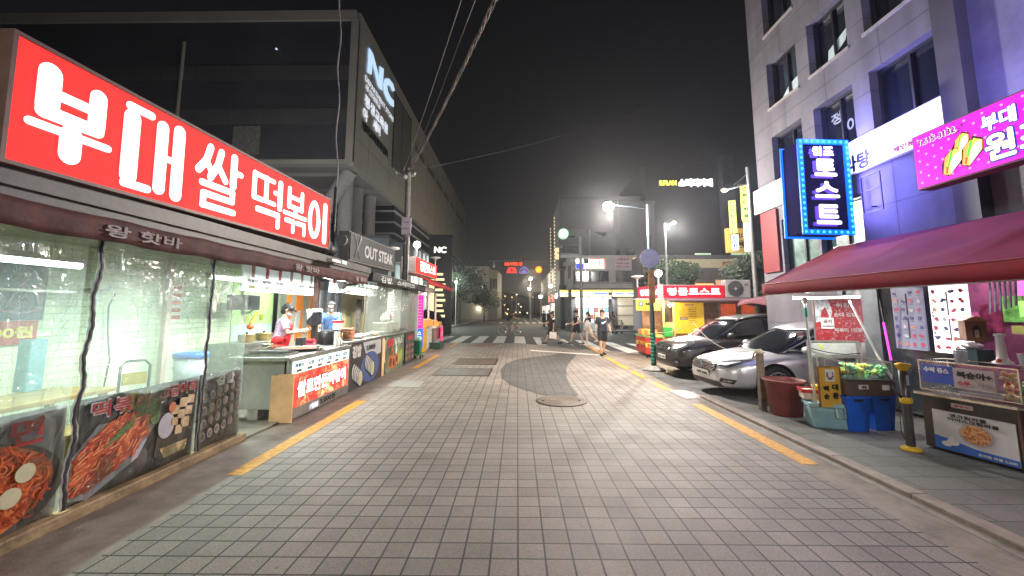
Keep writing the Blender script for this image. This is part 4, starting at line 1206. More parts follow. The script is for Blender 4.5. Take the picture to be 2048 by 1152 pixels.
# vertical steel shutter strips catching light behind the vendor in blue
t = thing('steel_shutter', 'pale vertical steel panels behind the vendor in blue', 'shutter', (-5.5, 11.1, 0), 90)
m = MB()
for k in range(7): m.bx(.25 * k, .25 * k + (.12 if k % 2 else .2), -.02 * (k % 2), .04, .9, 2.3, k % 2)
m.build('panel', [M('shutter_blue', (.25, .33, .45), .3, .4, var=.2), M('shutter_white', (.75, .82, .9), .3, var=.05)], t)

# black awning and XOUT STEAK sign
t = thing('awning', 'black awning with white kimbap and steak lettering', 'awning', (-3.45, 9.72, 0), 90)
bawn = M('black_awning', (.03, .03, .033), .65, var=.3, scale=4)
m = MB(); m.grid(lambda u, v: (u * 5.6, .02 * (1 - v) + .012 * math.sin(u * 60) * (1 - v), 2.42 + .22 * v), 90, 3); m.build('valance', bawn, t, solid=.006)
m = MB(); m.grid(lambda u, v: (u * 5.6, v * .85, 2.64 + .22 * v), 20, 3); m.build('slope', M('awning_top_grey', (.10, .095, .09), .7, var=.4, scale=5), t, solid=.006)
m = MB(); m.add([(0, .02, 2.42), (0, .85, 2.5), (0, .85, 2.86), (0, 0, 2.64)], [(0, 1, 2, 3)]); m.add([(5.6, .02, 2.42), (5.6, .85, 2.5), (5.6, .85, 2.86), (5.6, 0, 2.64)], [(0, 1, 2, 3)], 1); m.build('side_flap', [bawn, awn], t, solid=.006)
letters(t, [('김밥.', 1.05, 2.53, 1.0, .17, .005), ('스테이크', 2.95, 2.53, 2.0, .15, .005)], M('awning_white', (.6, .6, .58), .6), y=-.014)
t = thing('shop_sign', 'black box sign reading XOUT STEAK in white serif letters', 'sign', (-3.5, 8.45, 2.80), 90, ry=-1.2)
MB().bx(0, 3.12, 0, .02, 0, .58).build('face', M('sign_black', (.028, .03, .034), .5, var=.1), t)
MB().bx(-.02, 3.14, .021, .24, -.02, .60).build('casing', M('sign_grey', (.30, .28, .26), .6, var=.1), t)
letters(t, [('OUT STEAK', 1.86, .27, 2.1, .29, .011)], M('sign_lett', (.50, .50, .50), .5, var=.05), y=-.004)
m = MB(); m.path([(.22, -.01, .08), (.55, -.01, .52)], .014, 6); m.path([(.5, -.01, .06), (.22, -.01, .54)], .012, 6); m.ball((.54, -.012, .51), (.03, .008, .05))
for k in (-1, 0, 1): m.path([(.22 + k * .018, -.01, .47), (.20 + k * .018, -.01, .56)], .004, 4)
m.build('crossed_cutlery', M('sign_lett', (.50, .50, .50), .5), t)
# black bundle and plate lamp between the two signs
t = put('tarp_bundle', 'crumpled black tarpaulin bundle between the red sign and the steak sign', 'tarpaulin', -3.75, 7.7, 2.83)
m = MB(); m.ball((0, 0, .16), (.18, .28, .2)); m.ball((-.02, .35, .12), (.14, .22, .16)); m.ball((.02, -.25, .1), (.12, .2, .13)); m.build('tarpaulin', M('tarp', (.02, .02, .022), .5, var=.5, scale=9), t)
t = put('round_plate', 'pale round plate lamp tilted beside the steak sign', 'lamp', -3.62, 8.28, 3.18)
MB().disc(0, 0, .12, .12, -.02, .04, 20).build('plate', M('grey_plate', (.35, .38, .35), .5), t)
t = put('small_lamp', 'small floodlight clipped under the sign above the brown awning', 'lamp', -3.3, 7.1, 2.60)
m = MB(); m.bx(-.05, .05, 0, .35, 0, .05); m.bx(-.04, .04, .4, .62, .0, .07); m.build('housing', steel2, t)
MB().bx(.05, .055, .42, .6, .01, .06).build('lens', GLOW('lens_glow', (.7, 1, .85), .8), t)

# --- toast stall at the far left
t = thing('toast_stall', 'narrow red and yellow toast stall with counter beside the crosswalk', 'stall', (-3.95, 14.9, .03), 90)
MB().bx(1.0, 5.2, .1, 1.6, 2.55, 2.75).build('roof', M('stall_roof_w', (.4, .38, .36), .6), t)
m = MB(); m.bx(1.0, 1.06, .1, 1.6, 0, 2.55); m.bx(1.0, 5.2, 1.55, 1.6, 0, 2.55); m.build('wall', M('stall_wall_w', (.7, .68, .66), .5), t)
m = MB()
for x in (1.9, 3.5, 5.1): m.bx(x, x + .07, .0, .07, 0, 2.55)
m.build('post', M('post_pinkish', (.6, .45, .45), .5), t)
letters(t, [('토스트', 1.5, 2.35, .9, .22, .01)], M('ink_black', (.01, .01, .01), .5, var=0), y=.06, name='board_lettering')
MB().bx(.9, 2.2, .08, .098, 2.1, 2.55).build('white_board', GLOW('white_board_glow', (1, .97, .97), 1.5), t)
letters(t, [('토스트', 1.5, 2.2, .9, .14, .006)], M('ink_black', (.01, .01, .01), .5, var=0), y=.07, name='board_lettering')
light('AREA', (2.8, .7, 2.5), 60, (1, .93, .85), t, size=3.0, size_y=.6)
t = thing('shop_sign', 'red lightbox of the far left toast stall with white lettering', 'sign', (-3.9, 15.6, 3.18), 90, ry=-1)
MB().bx(0, 4.1, 0, .01, 0, .60).build('face', M('red_face_b', REDL, .65, es=.95, ecol=(1, .03, .02), var=.03), t)
MB().bx(-.02, 4.12, .012, .55, -.02, .62).build('casing', M('sign_casing_w', (.55, .5, .48), .5), t)
letters(t, [('정문토스트', 2.2, .32, 3.1, .44, .022)], GLOW('white_sign_glow', (.93, 1.0, .98), 2.6), y=-.01)
t = thing('awning', 'bright red awning of the far left toast stall', 'awning', (-3.95, 14.6, 0), 90)
ra = M('red_awning', (.45, .012, .015), .55, var=.15)
m = MB(); m.grid(lambda u, v: (u * 6.0, -.75 * (1 - v), 2.80 + .34 * v), 12, 3); m.build('slope', ra, t, solid=.006)
m = MB(); m.grid(lambda u, v: (u * 6.0, -.75, 2.66 + .14 * v + .01 * math.sin(u * 80)), 60, 1); m.build('valance', ra, t, solid=.006)
light('AREA', (3, -.3, 2.78), 22, (1, .85, .75), t, size=4.5, size_y=.3)
pk = GLOW('pink_menu_glow', (1.0, .02, .35), .9)
t = thing('menu_stand', 'tall pink and blue menu stand at the end of the kimbap stall', 'menu stand', (-3.98, 15.42, .35), 6)
MB().bx(0, .44, 0, .05, .72, 1.95).build('pink_panel', pk, t)
MB().bx(0, .44, 0, .05, 0, .715).build('blue_panel', GLOW('blue_menu_glow', (.02, .12, .75), .7), t)
m = MB()
for k in range(9): m.bx(.12, .40, -.006, -.001, .85 + k * .11, .89 + k * .11)
m.build('menu_line', M('line_pale', (.9, .5, .7), .5), t)
letters(t, [('토', .12, .55, .14, .14, .008), ('스', .32, .55, .14, .14, .008), ('트', .12, .36, .14, .14, .008), ('집', .32, .36, .14, .14, .008)], GLOW('pale_blue_txt', (.6, .8, 1), 1), y=-.006)
t = thing('litter_bin', 'dark green bin with a pale lid standing on a green dolly', 'bin', (-3.66, 15.02, .03))
m = MB(); m.bx(-.16, .16, -.16, .16, .16, .62); m.build('body', M('bin_green', (.01, .13, .08), .4), t, bevel=.02)
MB().bx(-.17, .17, -.17, .17, .62, .74).build('lid', M('bin_lid', (.35, .62, .55), .4), t, bevel=.03)
MB().bx(-.26, .26, -.24, .24, .11, .15).build('dolly', M('dolly_green', (.12, .30, .10), .5), t)
for x in (-.2, .2):
    for y in (-.18, .18): MB().tube((x - .02, y, .05), (x + .02, y, .05), .05).build('wheel', dark, t)
t = thing('yellow_cabinet', 'bright yellow cabinet with white drawers under the toast stall counter', 'cabinet', (-3.9, 17.1, .03), 90)
MB().bx(0, .75, 0, .7, 0, 1.02).build('cabinet', M('yellow_cab', (.75, .42, .03), .45, var=.1), t)
m = MB(); m.bx(.76, 2.0, .05, .7, 0, 1.0)
m.build('drawer_unit', M('drawer_white', (.6, .6, .58), .5), t)
m = MB()
for k in range(5): m.bx(.8, 1.96, .035, .05, .08 + k * .18, .23 + k * .18)
m.build('drawer', M('drawer_front', (.68, .68, .66), .45), t, bevel=.006)
t = thing('toast_counter', 'low white counter with an orange crate of bread and a pink banner', 'counter', (-3.86, 19.2, .03), 90)
MB().bx(0, 1.9, -.05, .7, .88, .94).build('counter_top', white, t); m = MB(); m.bx(.1, 1.8, .1, .6, .3, .88); m.build('cabinet', M('counter_brown', (.4, .22, .16), .6), t)
m = MB()
for x in (.02, 1.82): m.bx(x, x + .05, 0, .05, 0, .88)
m.build('leg', steel2, t)
MB().bx(1.2, 1.9, -.07, -.055, .2, .88).build('pink_banner', GLOW('pink_banner_glow', (.9, .05, .25), .5), t)
letters(t, [('토스트', 1.55, .55, .5, .2, .01)], white, y=-.075, name='banner_lettering')
for k, (y, z, w, lab) in enumerate(((19.9, .97, .7, 'orange bread crate on the far end of the toast counter'), (18.1, 1.05, .45, 'orange bread basket on the drawers'))):
    q = put('bread_crate', lab, 'crate', -3.95, y, z)
    m = MB(); m.bx(-.25, .25, -w / 2, w / 2, 0, .22)
    m.build('crate', M('orange_crate', (.80, .36, .08), .45, var=.1), q, bevel=.01)
    m = MB()
    for j in range(7): m.ball((random.uniform(-.16, .16), random.uniform(-w * .35, w * .35), .25), (.09, .11, .07))
    m.build('bread', M('bread', (.65, .36, .12), .7, var=.25), q)
q = put('green_basket', 'dark green plastic basket on the ground under the toast counter', 'basket', -3.7, 18.9, .03)
m = MB(); m.bx(-.25, .25, -.35, .35, 0, .04); m.bx(-.27, -.24, -.37, .37, 0, .28); m.bx(.24, .27, -.37, .37, 0, .28); m.bx(-.24, .24, -.37, -.34, 0, .28); m.bx(-.24, .24, .34, .37, 0, .28)
m.build('basket', M('basket_green', (.03, .08, .05), .5, var=.3), q)
MB().ball((0, 0, .2), (.2, .28, .12)).build('bag', M('bag_grey', (.3, .3, .3), .4, var=.4, scale=15), q)

# floodlights on posts above the stalls
def flood(x, y, z, h, lit, label):
    t = thing('floodlight', label, 'floodlight', (x, y, z))
    MB().tube((0, 0, 0), (0, 0, h), .022).build('post', white, t)
    if lit:
        MB().ball((0, 0, h + .12), .13).build('bulb', GLOW('flood_glow', (1, .98, .95), 22), t)
        light('POINT', (0.0, -.05, h + .12), lit, (1, .97, .92), t, size=.14)
    else:
        MB().lathe([(.02, 0), (.14, .08), (.24, .10), (.24, .14), (0, .16)], (0, 0, h), n=18).build('shade', white, t)
    return t
flood(-3.85, 15.5, 3.8, .32, 90, 'glaring white floodlight on a post above the left red toast sign')
flood(-3.75, 12.0, 3.1, .35, 0, 'unlit white floodlight above the steak sign')
flood(-3.9, 19.3, 3.8, .3, 0, 'unlit white floodlight at the far end of the left toast sign')

# --- utility pole and cables
t = thing('utility_pole', 'grey concrete utility pole with a small sign box and cables at the left stalls', 'utility pole', (-4.06, 14.75, 0))
MB().tube((0, 0, 0), (0, 0, 7.0), .13, .10, n=16).build('pole', M('pole_concrete', (.16, .155, .15), .7, var=.2, scale=4), t)
MB().bx(-.15, .20, -.17, -.125, 4.45, 5.1).build('sign_box', M('pole_sign', (.42, .38, .45), .5, var=.1), t, bevel=.01)
letters(t, [('소방', .02, 4.93, .2, .08, .003), ('주정차금지', .02, 4.68, .26, .06, .003)], M('pole_ink', (.2, .12, .2), .5), y=-.172)
m = MB(); m.tube((-.5, 0, 6.72), (.25, 0, 6.72), .03); m.ball((-.47, 0, 6.8), .08); m.ball((.22, 0, 6.8), .07); m.ball((-.1, -.1, 6.65), .10); m.build('cross_arm', M('insulator', (.35, .34, .34), .5), t)
m = MB(); m.tube((.12, -.12, 2.8), (.12, -.12, 4.4), .02); m.build('conduit', white, t)
cab = M('cable_grey', (.10, .095, .09), .6, var=.3, scale=6); cabk = M('cable_black', (.03, .03, .03), .6)
def sag(a, b, s, n=24, w=0, ph=0):
    a = Vector(a); b = Vector(b); out = []
    for i in range(n + 1):
        u = i / n; p = a.lerp(b, u); p.z -= s * 4 * u * (1 - u)
        if w: p += Vector((w * math.sin(u * 70 + ph), 0, w * math.cos(u * 70 + ph)))
        out.append(p)
    return out
def zat(px, py, Y):
    x, z = AY(px, py, Y); return (x, Y, z)
E1 = zat(985, 0, 6.0); A0 = Vector((-4.0, 14.65, 6.85))
dirv = (Vector(E1) - A0)
E1x = A0 + dirv * 1.22
t = tag(bpy.data.objects.new('cable_bundle', None), 'thick twisted bundle of cables rising from the utility pole over the street', 'cables'); COL.objects.link(t)
for k in range(4):
    MB().path(sag(A0, E1x, .15, 90, .03, k * 1.57), .013, 6).build('cable', [cab, cabk, cab, M('cable_rust', (.22, .15, .12), .6)][k], t)
for px, lab, y in ((948, 'thin cable just left of the thick bundle', 6), (925, 'leftmost thin cable leaving the utility pole', 6)):
    E2 = A0 + (Vector(zat(px, 0, y)) - A0) * 1.22
    t = thing('overhead_cable', lab, 'cable'); MB().path(sag(A0 + Vector((-.2 if px < 940 else 0, 0, .05)), E2, .1, 30), .010, 5).build('cable', cab, t)
t = thing('overhead_cable', 'faint cable running from the utility pole across the street to the right', 'cable')
MB().path(sag(A0, (14, 30, 19), .6, 40), .012, 5).build('cable', cabk, t)
t = thing('overhead_cable', 'slack cable drooping from the utility pole to the steak sign', 'cable')
MB().path(sag((-3.9, 14.7, 4.6), (-3.6, 11.4, 3.6), .3, 20), .012, 5).build('cable', cabk, t)
t = thing('service_mast', 'black service mast with a pale cable going straight up behind the red sign', 'mast', (0, 0, 0))
p0 = zat(672, 375, 8.3); p1 = zat(681, 0, 8.3); pb = (p0[0] - .01, 8.3, 2.8)
MB().tube(pb, p0, .035).build('mast', dark, t)
top = Vector(p0) + (Vector(p1) - Vector(p0)) * 1.25
MB().path([Vector(p0).lerp(top, i / 20) + Vector((.03 * math.sin(i * 1.1), 0, 0)) for i in range(21)], .017, 8).build('cable', M('cable_pale', (.30, .30, .31), .5, var=.3), t)

# ================================================================ RIGHT BUILDING
concb = brickmat('concrete_facade', (.185, .18, .215), (.165, .16, .195), (.10, .10, .12), 1.3, .72, .012, rough=.65, bump=.3, plane='xz', stain=.35)
bluew = M('smooth_wall', (.22, .22, .30), .5, var=.3, scale=.8, bump=.15, bscale=6)
t = thing('concrete_building', 'tall pale concrete building with dark windows above the white restaurant sign', 'building', (6.5, 10.85, 0), -90)
cols = [(.72, 1.82), (2.2, 3.25), (3.63, 4.83)]
rows = [(4.9, 6.12), (6.9, 8.1), (8.9, 10.1), (10.9, 12.1), (12.9, 14.1)]
holes = [(a, b, c, d) for a, b in cols for c, d in rows] + [(.85, 2.0, 2.55, 3.95), (2.1, 3.2, 2.55, 3.95), (3.8, 4.95, 0, 2.6)]
m = wall_holes(0, 4.95, 0, 15, 0, .35, holes)
m.build('wall', concb, t)
MB().bx(0, 4.95, .5, 9, 2.75, 15).build('inner_core', M('core_dark', (.02, .021, .026), .7), t)
MB().bx(0, .05, .35, .5, 0, 15).build('corner_strip', concb, t)
frm = M('window_frame_dark', (.02, .022, .03), .4)
lit_blind = M('reflected_blind', (.30, .34, .38), .3, var=.5, scale=3)
for a, b, c, d in holes[:15]:
    window(t, a, b, c, d, .16, frm, bars=1, fr=.05)
for a, b, c, d in holes[15:17]:
    window(t, a, b, c, d, .12, frm, M('lit_green_glass', (.16, .24, .22), .3, es=.10, ecol=(.6, 1, .85), var=.6, scale=2.5), bars=1)
for a, b, c, d in holes[:15]:
    m = MB(); m.bx(a - .03, b + .03, -.03, .06, c - .07, c - .01); m.build('sill', M('sill_pale', (.34, .32, .31), .6, var=.2), t)
m = MB()
m.prism([(3.9 - 3.0, 7.05), (4.55 - 3.0, 7.0), (4.6 - 3.0, 7.35), (4.2 - 3.0, 7.28)], .22, .225); m.prism([(2.45, 7.0), (2.95, 7.25), (3.05, 7.5), (2.5, 7.3)], .22, .225)
m.build('window_decal', M('decal_pale', (.5, .62, .68), .4, es=.12, var=.1), t)
letters(t, [('아', 2.95, 5.45, .3, .32, .01), ('정', 2.55, 5.75, .28, .25, .01)], M('decal_letter', (.30, .34, .42), .4, es=.05), y=.21, name='window_lettering')
MB().bx(4.95, 5.28, -.16, .3, 2.7, 15).build('pilaster', M('pilaster_dark', (.08, .075, .085), .5, var=.2, scale=1), t)
m = MB(); m.bx(5.28, 20, .02, .35, 2.75, 15); m.build('smooth_wall', bluew, t)
m = MB()
for k in range(4): m.bx(6.0 + k * .02, 9, -.0, .02, 6.2 + k * .45, 6.23 + k * .45)
m.build('wall_line', M('wall_scratch', (.14, .14, .18), .6), t)
letters(t, [('부대원조토스트', 7.3, 6.45, 1.7, .20, .004)], M('wall_ghost', (.15, .15, .2), .6), y=.01, name='faded_lettering')
MB().bx(.1, .75, -.06, .0, 2.7, 4.27).build('red_panel', M('burgundy_panel', (.22, .02, .03), .5, var=.15), t)
m = MB(); m.bx(3.35, 3.37, -.12, -.10, 3.5, 4.2); m.bx(3.75, 3.77, -.12, -.10, 3.5, 4.2); m.bx(3.37, 3.75, -.12, -.10, 3.9, 3.92); m.bx(3.37, 3.75, -.12, -.10, 4.18, 4.2); m.bx(3.37, 3.75, -.12, -.10, 3.5, 3.52); m.bx(3.5, 3.52, -.10, .01, 3.6, 3.62)
m.build('balcony_grille', frm, t)
# white lightbox sign
t = thing('shop_sign', 'glaring white lightbox sign with black lettering across the concrete building', 'sign', (6.42, 10.95, 4.32), -90, ry=-.6)
MB().bx(0, 5.0, 0, .01, 0, .60).build('face', GLOW('white_sign_face', (.98, .98, 1.0), 1.25), t)
MB().bx(-.02, 5.02, .011, .08, -.02, .62).build('casing', white, t)
letters(t, [('마라탕', 3.24, .17, .88, .34, .016)], M('ink_black', (.01, .01, .01), .5, var=0), y=-.004)
letters(t, [('체인문의010', 4.50, .09, .75, .10, .006)], M('ink_red', (.5, .03, .03), .5, var=0), y=-.004, name='red_lettering')
letters(t, [('부산대학본점', .66, .08, .8, .08, .002)], M('ink_grey', (.3, .3, .3), .5, var=0), y=-.004, name='small_lettering')
# magenta sign
t = thing('shop_sign', 'bright magenta sign with dots, toasted sandwiches and telephone number', 'sign', (5.3, 5.34, 3.34), -90)
mag = M('magenta_face', (.8, .02, .6), .3, es=1.0, ecol=(1.0, .02, .72), var=0)
MB().bx(0, 3.2, 0, .01, 0, .69).build('face', mag, t)
MB().bx(-.02, 3.22, .011, .22, -.02, .71).build('casing', M('casing_purple', (.2, .1, .2), .5), t)
light('AREA', (1.6, .10, .80), 100, (.22, .20, 1), t, size=3.0, size_y=.1, rot=(165, 0, 0))
MB().bx(.05, 3.15, .08, .12, .712, .735).build('led_strip', GLOW('led_violet', (.25, .2, 1), 1.5), t)
m = MB()
for i in range(34):
    for j in range(5):
        x = .06 + i * .095; z = .06 + j * .145 + (.07 if i % 2 else 0)
        if z < .66 and x < 3.15: m.disc(x, z, .014, .014, -.003, .003, 10)
m.build('dot', GLOW('dot_pink', (1, .35, .85), 1.0), t)
letters(t, [('T.515-3132', .295, .585, .48, .085, .007)], GLOW('number_outline', (1, .9, 1), .9), y=-.005, name='number_outline')
letters(t, [('T.515-3132', .295, .585, .47, .073, .003)], M('number_navy', (.02, .02, .15), .5, var=0), y=-.010, name='telephone_number')
kn = GLOW('bread_white', (1, .98, .92), 1.1); kb_ = GLOW('bread_crust', (.95, .45, .10), .9); kg = GLOW('lettuce', (.10, .65, .08), .8); kr = GLOW('tomato', (.9, .1, .03), .8); ky = GLOW('cheese', (1, .75, .1), 1.0); ko = M('outline_purple', (.03, .0, .06), .5, var=0)
m = MB()
for ox, oz, sc in ((.34, .06, 1.2), (.56, .10, 1.2), (.49, .28, .9)):
    def P(pts): return [(ox + x * sc, oz + z * sc) for x, z in pts]
    m.prism(P([(-.015, .02), (.05, -.02), (.19, .10), (.2, .22), (.12, .27), (.03, .2), (-.01, .12)]), -.006, -.003, 5)
    m.prism(P([(0, .02), (.04, .0), (.08, .2), (.11, .25), (.03, .18)]), -.009, -.006, 1)
    m.prism(P([(.03, .02), (.05, .0), (.10, .18), (.14, .24), (.09, .22)]), -.012, -.009, 2)
    m.prism(P([(.03, .02), (.045, .01), (.06, .08), (.04, .08)]), -.014, -.012, 3)
    m.prism(P([(.05, .02), (.06, -.01), (.19, .11), (.2, .2), (.13, .24), (.1, .16)]), -.015, -.013, 4)
    m.prism(P([(.075, .0), (.18, .10), (.185, .20), (.12, .17), (.085, .08)]), -.018, -.015, 0)
m.build('sandwich_picture', [kn, kb_, kg, kr, ky, ko], t)
m = MB(); m.prism([(.50, .52), (.56, .56), (.57, .54)], -.006, -.002); m.prism([(.53, .60), (.575, .56), (.585, .57)], -.006, -.002); m.prism([(.59, .62), (.60, .57), (.62, .62)], -.006, -.002)
m.build('spark_mark', M('spark', (.12, .0, .4), .5, es=.2, var=0), t)
blo = M('letter_blue_edge', (.03, .03, .45), .5, es=.3, ecol=(.1, .1, 1), var=0)
letters(t, [('부대', .97, .50, .36, .22, .020), ('원조', 1.12, .21, .66, .35, .028), ('토스트', 2.1, .32, 1.2, .46, .03)], blo, y=-.008, name='lettering_outline')
letters(t, [('부대', .97, .50, .33, .19, .007)], GLOW('panel_white', (1, 1, 1), 1.3), y=-.013, name='white_lettering')
letters(t, [('원조', 1.12, .21, .62, .31, .012), ('토스트', 2.1, .32, 1.15, .40, .015)], GLOW('letter_cream', (1, .93, .55), 1.1), y=-.013, name='cream_lettering')
# blue LED projecting sign
t = thing('projecting_sign', 'tall projecting sign framed in glowing blue lamps reading toast downwards', 'sign', (5.30, 7.6, 3.15), 2, ry=1.0)
t.scale = (.95, .95, .95)
MB().bx(.04, 1.0, .0, .46, .04, 1.90).build('box', M('sign_navy', (.006, .005, .03), .9, spec=.05, es=.03, ecol=(.1, .05, .8), var=.2), t)
blg = GLOW('blue_led_frame', (.0, .16, 1.0), 1.25)
m = MB()
for y0, y1 in ((-.05, -.003), (.463, .50)):
    m.bx(0, .10, y0, y1, 0, 1.94); m.bx(.94, 1.04, y0, y1, 0, 1.94); m.bx(.10, .94, y0, y1, 0, .10); m.bx(.10, .94, y0, y1, 1.84, 1.94)
m.build('blue_frame', blg, t, bevel=.01)
m = MB()
pts = [(.05, .05 + k * .115) for k in range(17)] + [(.99, .05 + k * .115) for k in range(17)] + [(.05 + k * .118, .05) for k in range(1, 8)] + [(.05 + k * .118, 1.89) for k in range(1, 8)]
for x, z in pts: m.ball((x, -.055, z), (.026, .012, .026), 8, k=5)
m.build('blue_bulb', GLOW('blue_bulb_glow', (.05, .5, 1.0), 2.6), t)
wh = GLOW('toast_letter_white', (1, .96, 1), 1.25)
sh = M('letter_side_violet', (.12, .06, .6), .5, es=.45, ecol=(.2, .08, 1), var=0)
IT = [('원', .37, 1.69, .20, .20, .013), ('조', .60, 1.69, .22, .19, .013), ('토', .52, 1.35, .46, .36, .022), ('스', .52, .90, .50, .34, .020), ('트', .52, .40, .50, .40, .022)]
letters(t, [(a, b - .06, c - .035, d, e_, f_) for a, b, c, d, e_, f_ in IT], sh, y=-.03, name='letter_side')
letters(t, IT, wh, y=-.06)
light('AREA', (.5, -.12, .95), 22, (.22, .25, 1), t, size=.9, size_y=1.8, rot=(-90, 0, 0))
light('AREA', (-.12, .2, .95), 4, (.15, .3, 1), t, size=.4, size_y=1.8, rot=(-90, 0, -90))
light('POINT', (.5, -.35, 2.15), 70, (.25, .28, 1), t, size=.3)
light('POINT', (-.3, .6, 1.2), 30, (.25, .28, 1), t, size=.3)
light('AREA', (.9, -.12, 1.2), 70, (.25, .22, 1), t, size=.25, size_y=1.8, rot=(-90, 0, 38))

# burgundy awning
buro = M('burgundy_awning', (.25, .010, .028), .85, var=.18, scale=2.5, bump=.15, bscale=14)
t = thing('awning', 'large burgundy awning of the juice shop on the right', 'awning', (4.28, 7.22, 0), -90)
m = MB()
def asl(u, v):
    x = -.85 * v + u * (6.2 + .85 * v)
    return (x, 2.05 * v, 2.19 + .80 * v - .035 * math.sin(v * PI) * abs(math.sin(u * PI * 4)) ** .6 + .022 * noise.noise(Vector((u * 14, v * 3, 2))) * math.sin(v * PI))
m.grid(asl, 110, 24); m.build('slope', buro, t, solid=.008)
m = MB(); m.grid(lambda u, v: (u * 6.2, -.004 + .006 * math.sin(u * 40) * (1 - v), 2.01 + .18 * v), 60, 2); m.build('valance', buro, t, solid=.008)
m = MB(); m.tube((0, -.01, 2.19), (6.2, -.01, 2.19), .008); m.tube((0, 0, 2.19), (-.85, 2.05, 2.99), .010); m.build('piping', M('awning_piping', (.35, .08, .12), .5), t)
m = MB(); m.tube((.02, .05, 2.02), (6.2, .05, 2.02), .02); m.tube((0.1, .05, 2.15), (-.6, 1.9, 2.9), .02); m.tube((3, .05, 2.15), (2.9, 1.95, 2.9), .02); m.build('frame_tube', steel, t)
t = thing('awning_pole', 'grey awning pole with a green taped band standing by the maroon tub', 'pole', (4.36, 6.25, .1))
MB().tube((0, 0, 0), (-.03, .02, 1.86), .018).build('pole', M('pole_grey', (.5, .55, .55), .35, .5), t)
MB().tube((-.026, .016, 1.60), (-.028, .018, 1.74), .021).build('green_band', M('tape_green', (.0, .30, .18), .4), t)
MB().ball((-.03, .02, 1.85), (.04, .04, .05)).build('knot', M('rope_beige', (.5, .45, .35), .8), t)
t = thing('awning_pole', 'slanting white pole leaning under the burgundy awning beside the fruit case', 'pole', (5.0, 6.3, 1.95))
MB().tube((0, 0, 0), (.36, 0, -.88), .014).build('pole', white, t); MB().tube((.36, 0, -.88), (.5, -.05, -1.2), .018).build('sleeve', M('pole_sleeve', (.55, .52, .42), .5), t)
t = thing('magenta_rod', 'glowing magenta rod hanging by a thin string at the shop door', 'rod', (6.17, 7.0, .98))
MB().tube((0, 0, 0), (-.06, 0, .62), .016).build('rod', GLOW('magenta_rod', (.95, .10, .75), .9), t); MB().tube((-.06, 0, .62), (-.09, 0, 1.0), .006).build('string', steel, t)
t = thing('fluorescent_lamp', 'white fluorescent tube under the far end of the burgundy awning', 'lamp', (4.20, 6.32, 1.93), 0)
MB().tube((0, 0, 0), (.98, -.02, .02), .022).build('tube', GLOW('right_tube', (.95, 1, .97), 5), t)
MB().bx(0, .98, -.03, .03, .025, .05).build('batten', white, t)
light('AREA', (.5, 0, -.04), 22, (.9, 1, .97), t, size=.95, size_y=.06)

# shop front below the awning
t = thing('juice_shop', 'steel framed pink lit juice shop under the burgundy awning', 'shop', (6.4, 8.2, .1), -90)
m = MB(); m.bx(.0, .12, -.08, .0, 0, 2.9); m.bx(.78, .86, -.06, .0, 0, 2.9); m.bx(.12, .78, -.04, -.01, 0, 2.9); m.build('steel_door', M('door_steel', (.30, .35, .40), .35, .6, var=.2, scale=2), t)
MB().bx(.86, 1.98, -.02, -.005, .0, 2.9).build('dark_glass', M('shop_dark_glass', (.035, .042, .052), .10, var=.3, scale=2, spec=.9), t)
m = MB(); m.bx(1.06, 8.0, 1.1, 1.15, 0, 2.9, 0); m.bx(1.0, 1.06, .0, 1.15, 0, 2.9, 0); m.bx(1.06, 8, .0, 1.1, -.02, .0, 1); m.bx(1.06, 8.0, .0, 1.1, 2.6, 2.66, 0)
m.build('interior', [M('pink_wall', (.32, .10, .20), .5, var=.35, scale=3), M('floor_dark', (.1, .1, .1), .5)], t)
m = MB()
for k in range(14): m.bx(1.15 + k * .30, 1.41 + k * .30, 1.06 - .02 * (k % 2), 1.1, 1.15 + .16 * (k % 3), 1.62 + .12 * (k % 4), k % 3)
m.build('wall_poster', [M('poster_pink', (.65, .15, .35), .5, es=.1, ecol=(1, .2, .5), var=.5, scale=8), M('poster_wine', (.3, .05, .12), .5, var=.5, scale=9), M('poster_green', (.2, .6, .12), .5, es=.1, var=.5)], t)
m = MB(); m.bx(2.05, 3.4, .95, 1.08, 1.86, 2.1); m.build('pink_shelf', GLOW('pink_shelf_glow', (1, .15, .55), .45), t)
m = MB(); m.bx(2.08, 2.3, .92, .95, 1.55, 1.78, 0); m.bx(1.95, 2.3, .92, .95, 1.30, 1.42, 1); m.build('price_card', [GLOW('card_green', (.3, .9, .15), .8), M('card_yellow', (.5, .6, .15), .5)], t)
light('AREA', (2.2, .45, 2.55), 60, (1, .75, .88), t, size=2.2, size_y=.7)
m = MB()
for k in range(6): m.grid(lambda u, v: (2.46 + k * .06 + .03 * u, .05 + .05 * v, 1.6 + .42 * v + .02 * k), 3, 5)
m.build('hanging_bag', M('bag_clear', (.25, .25, .32), .2, var=.5, coat=.6), t, solid=.006)
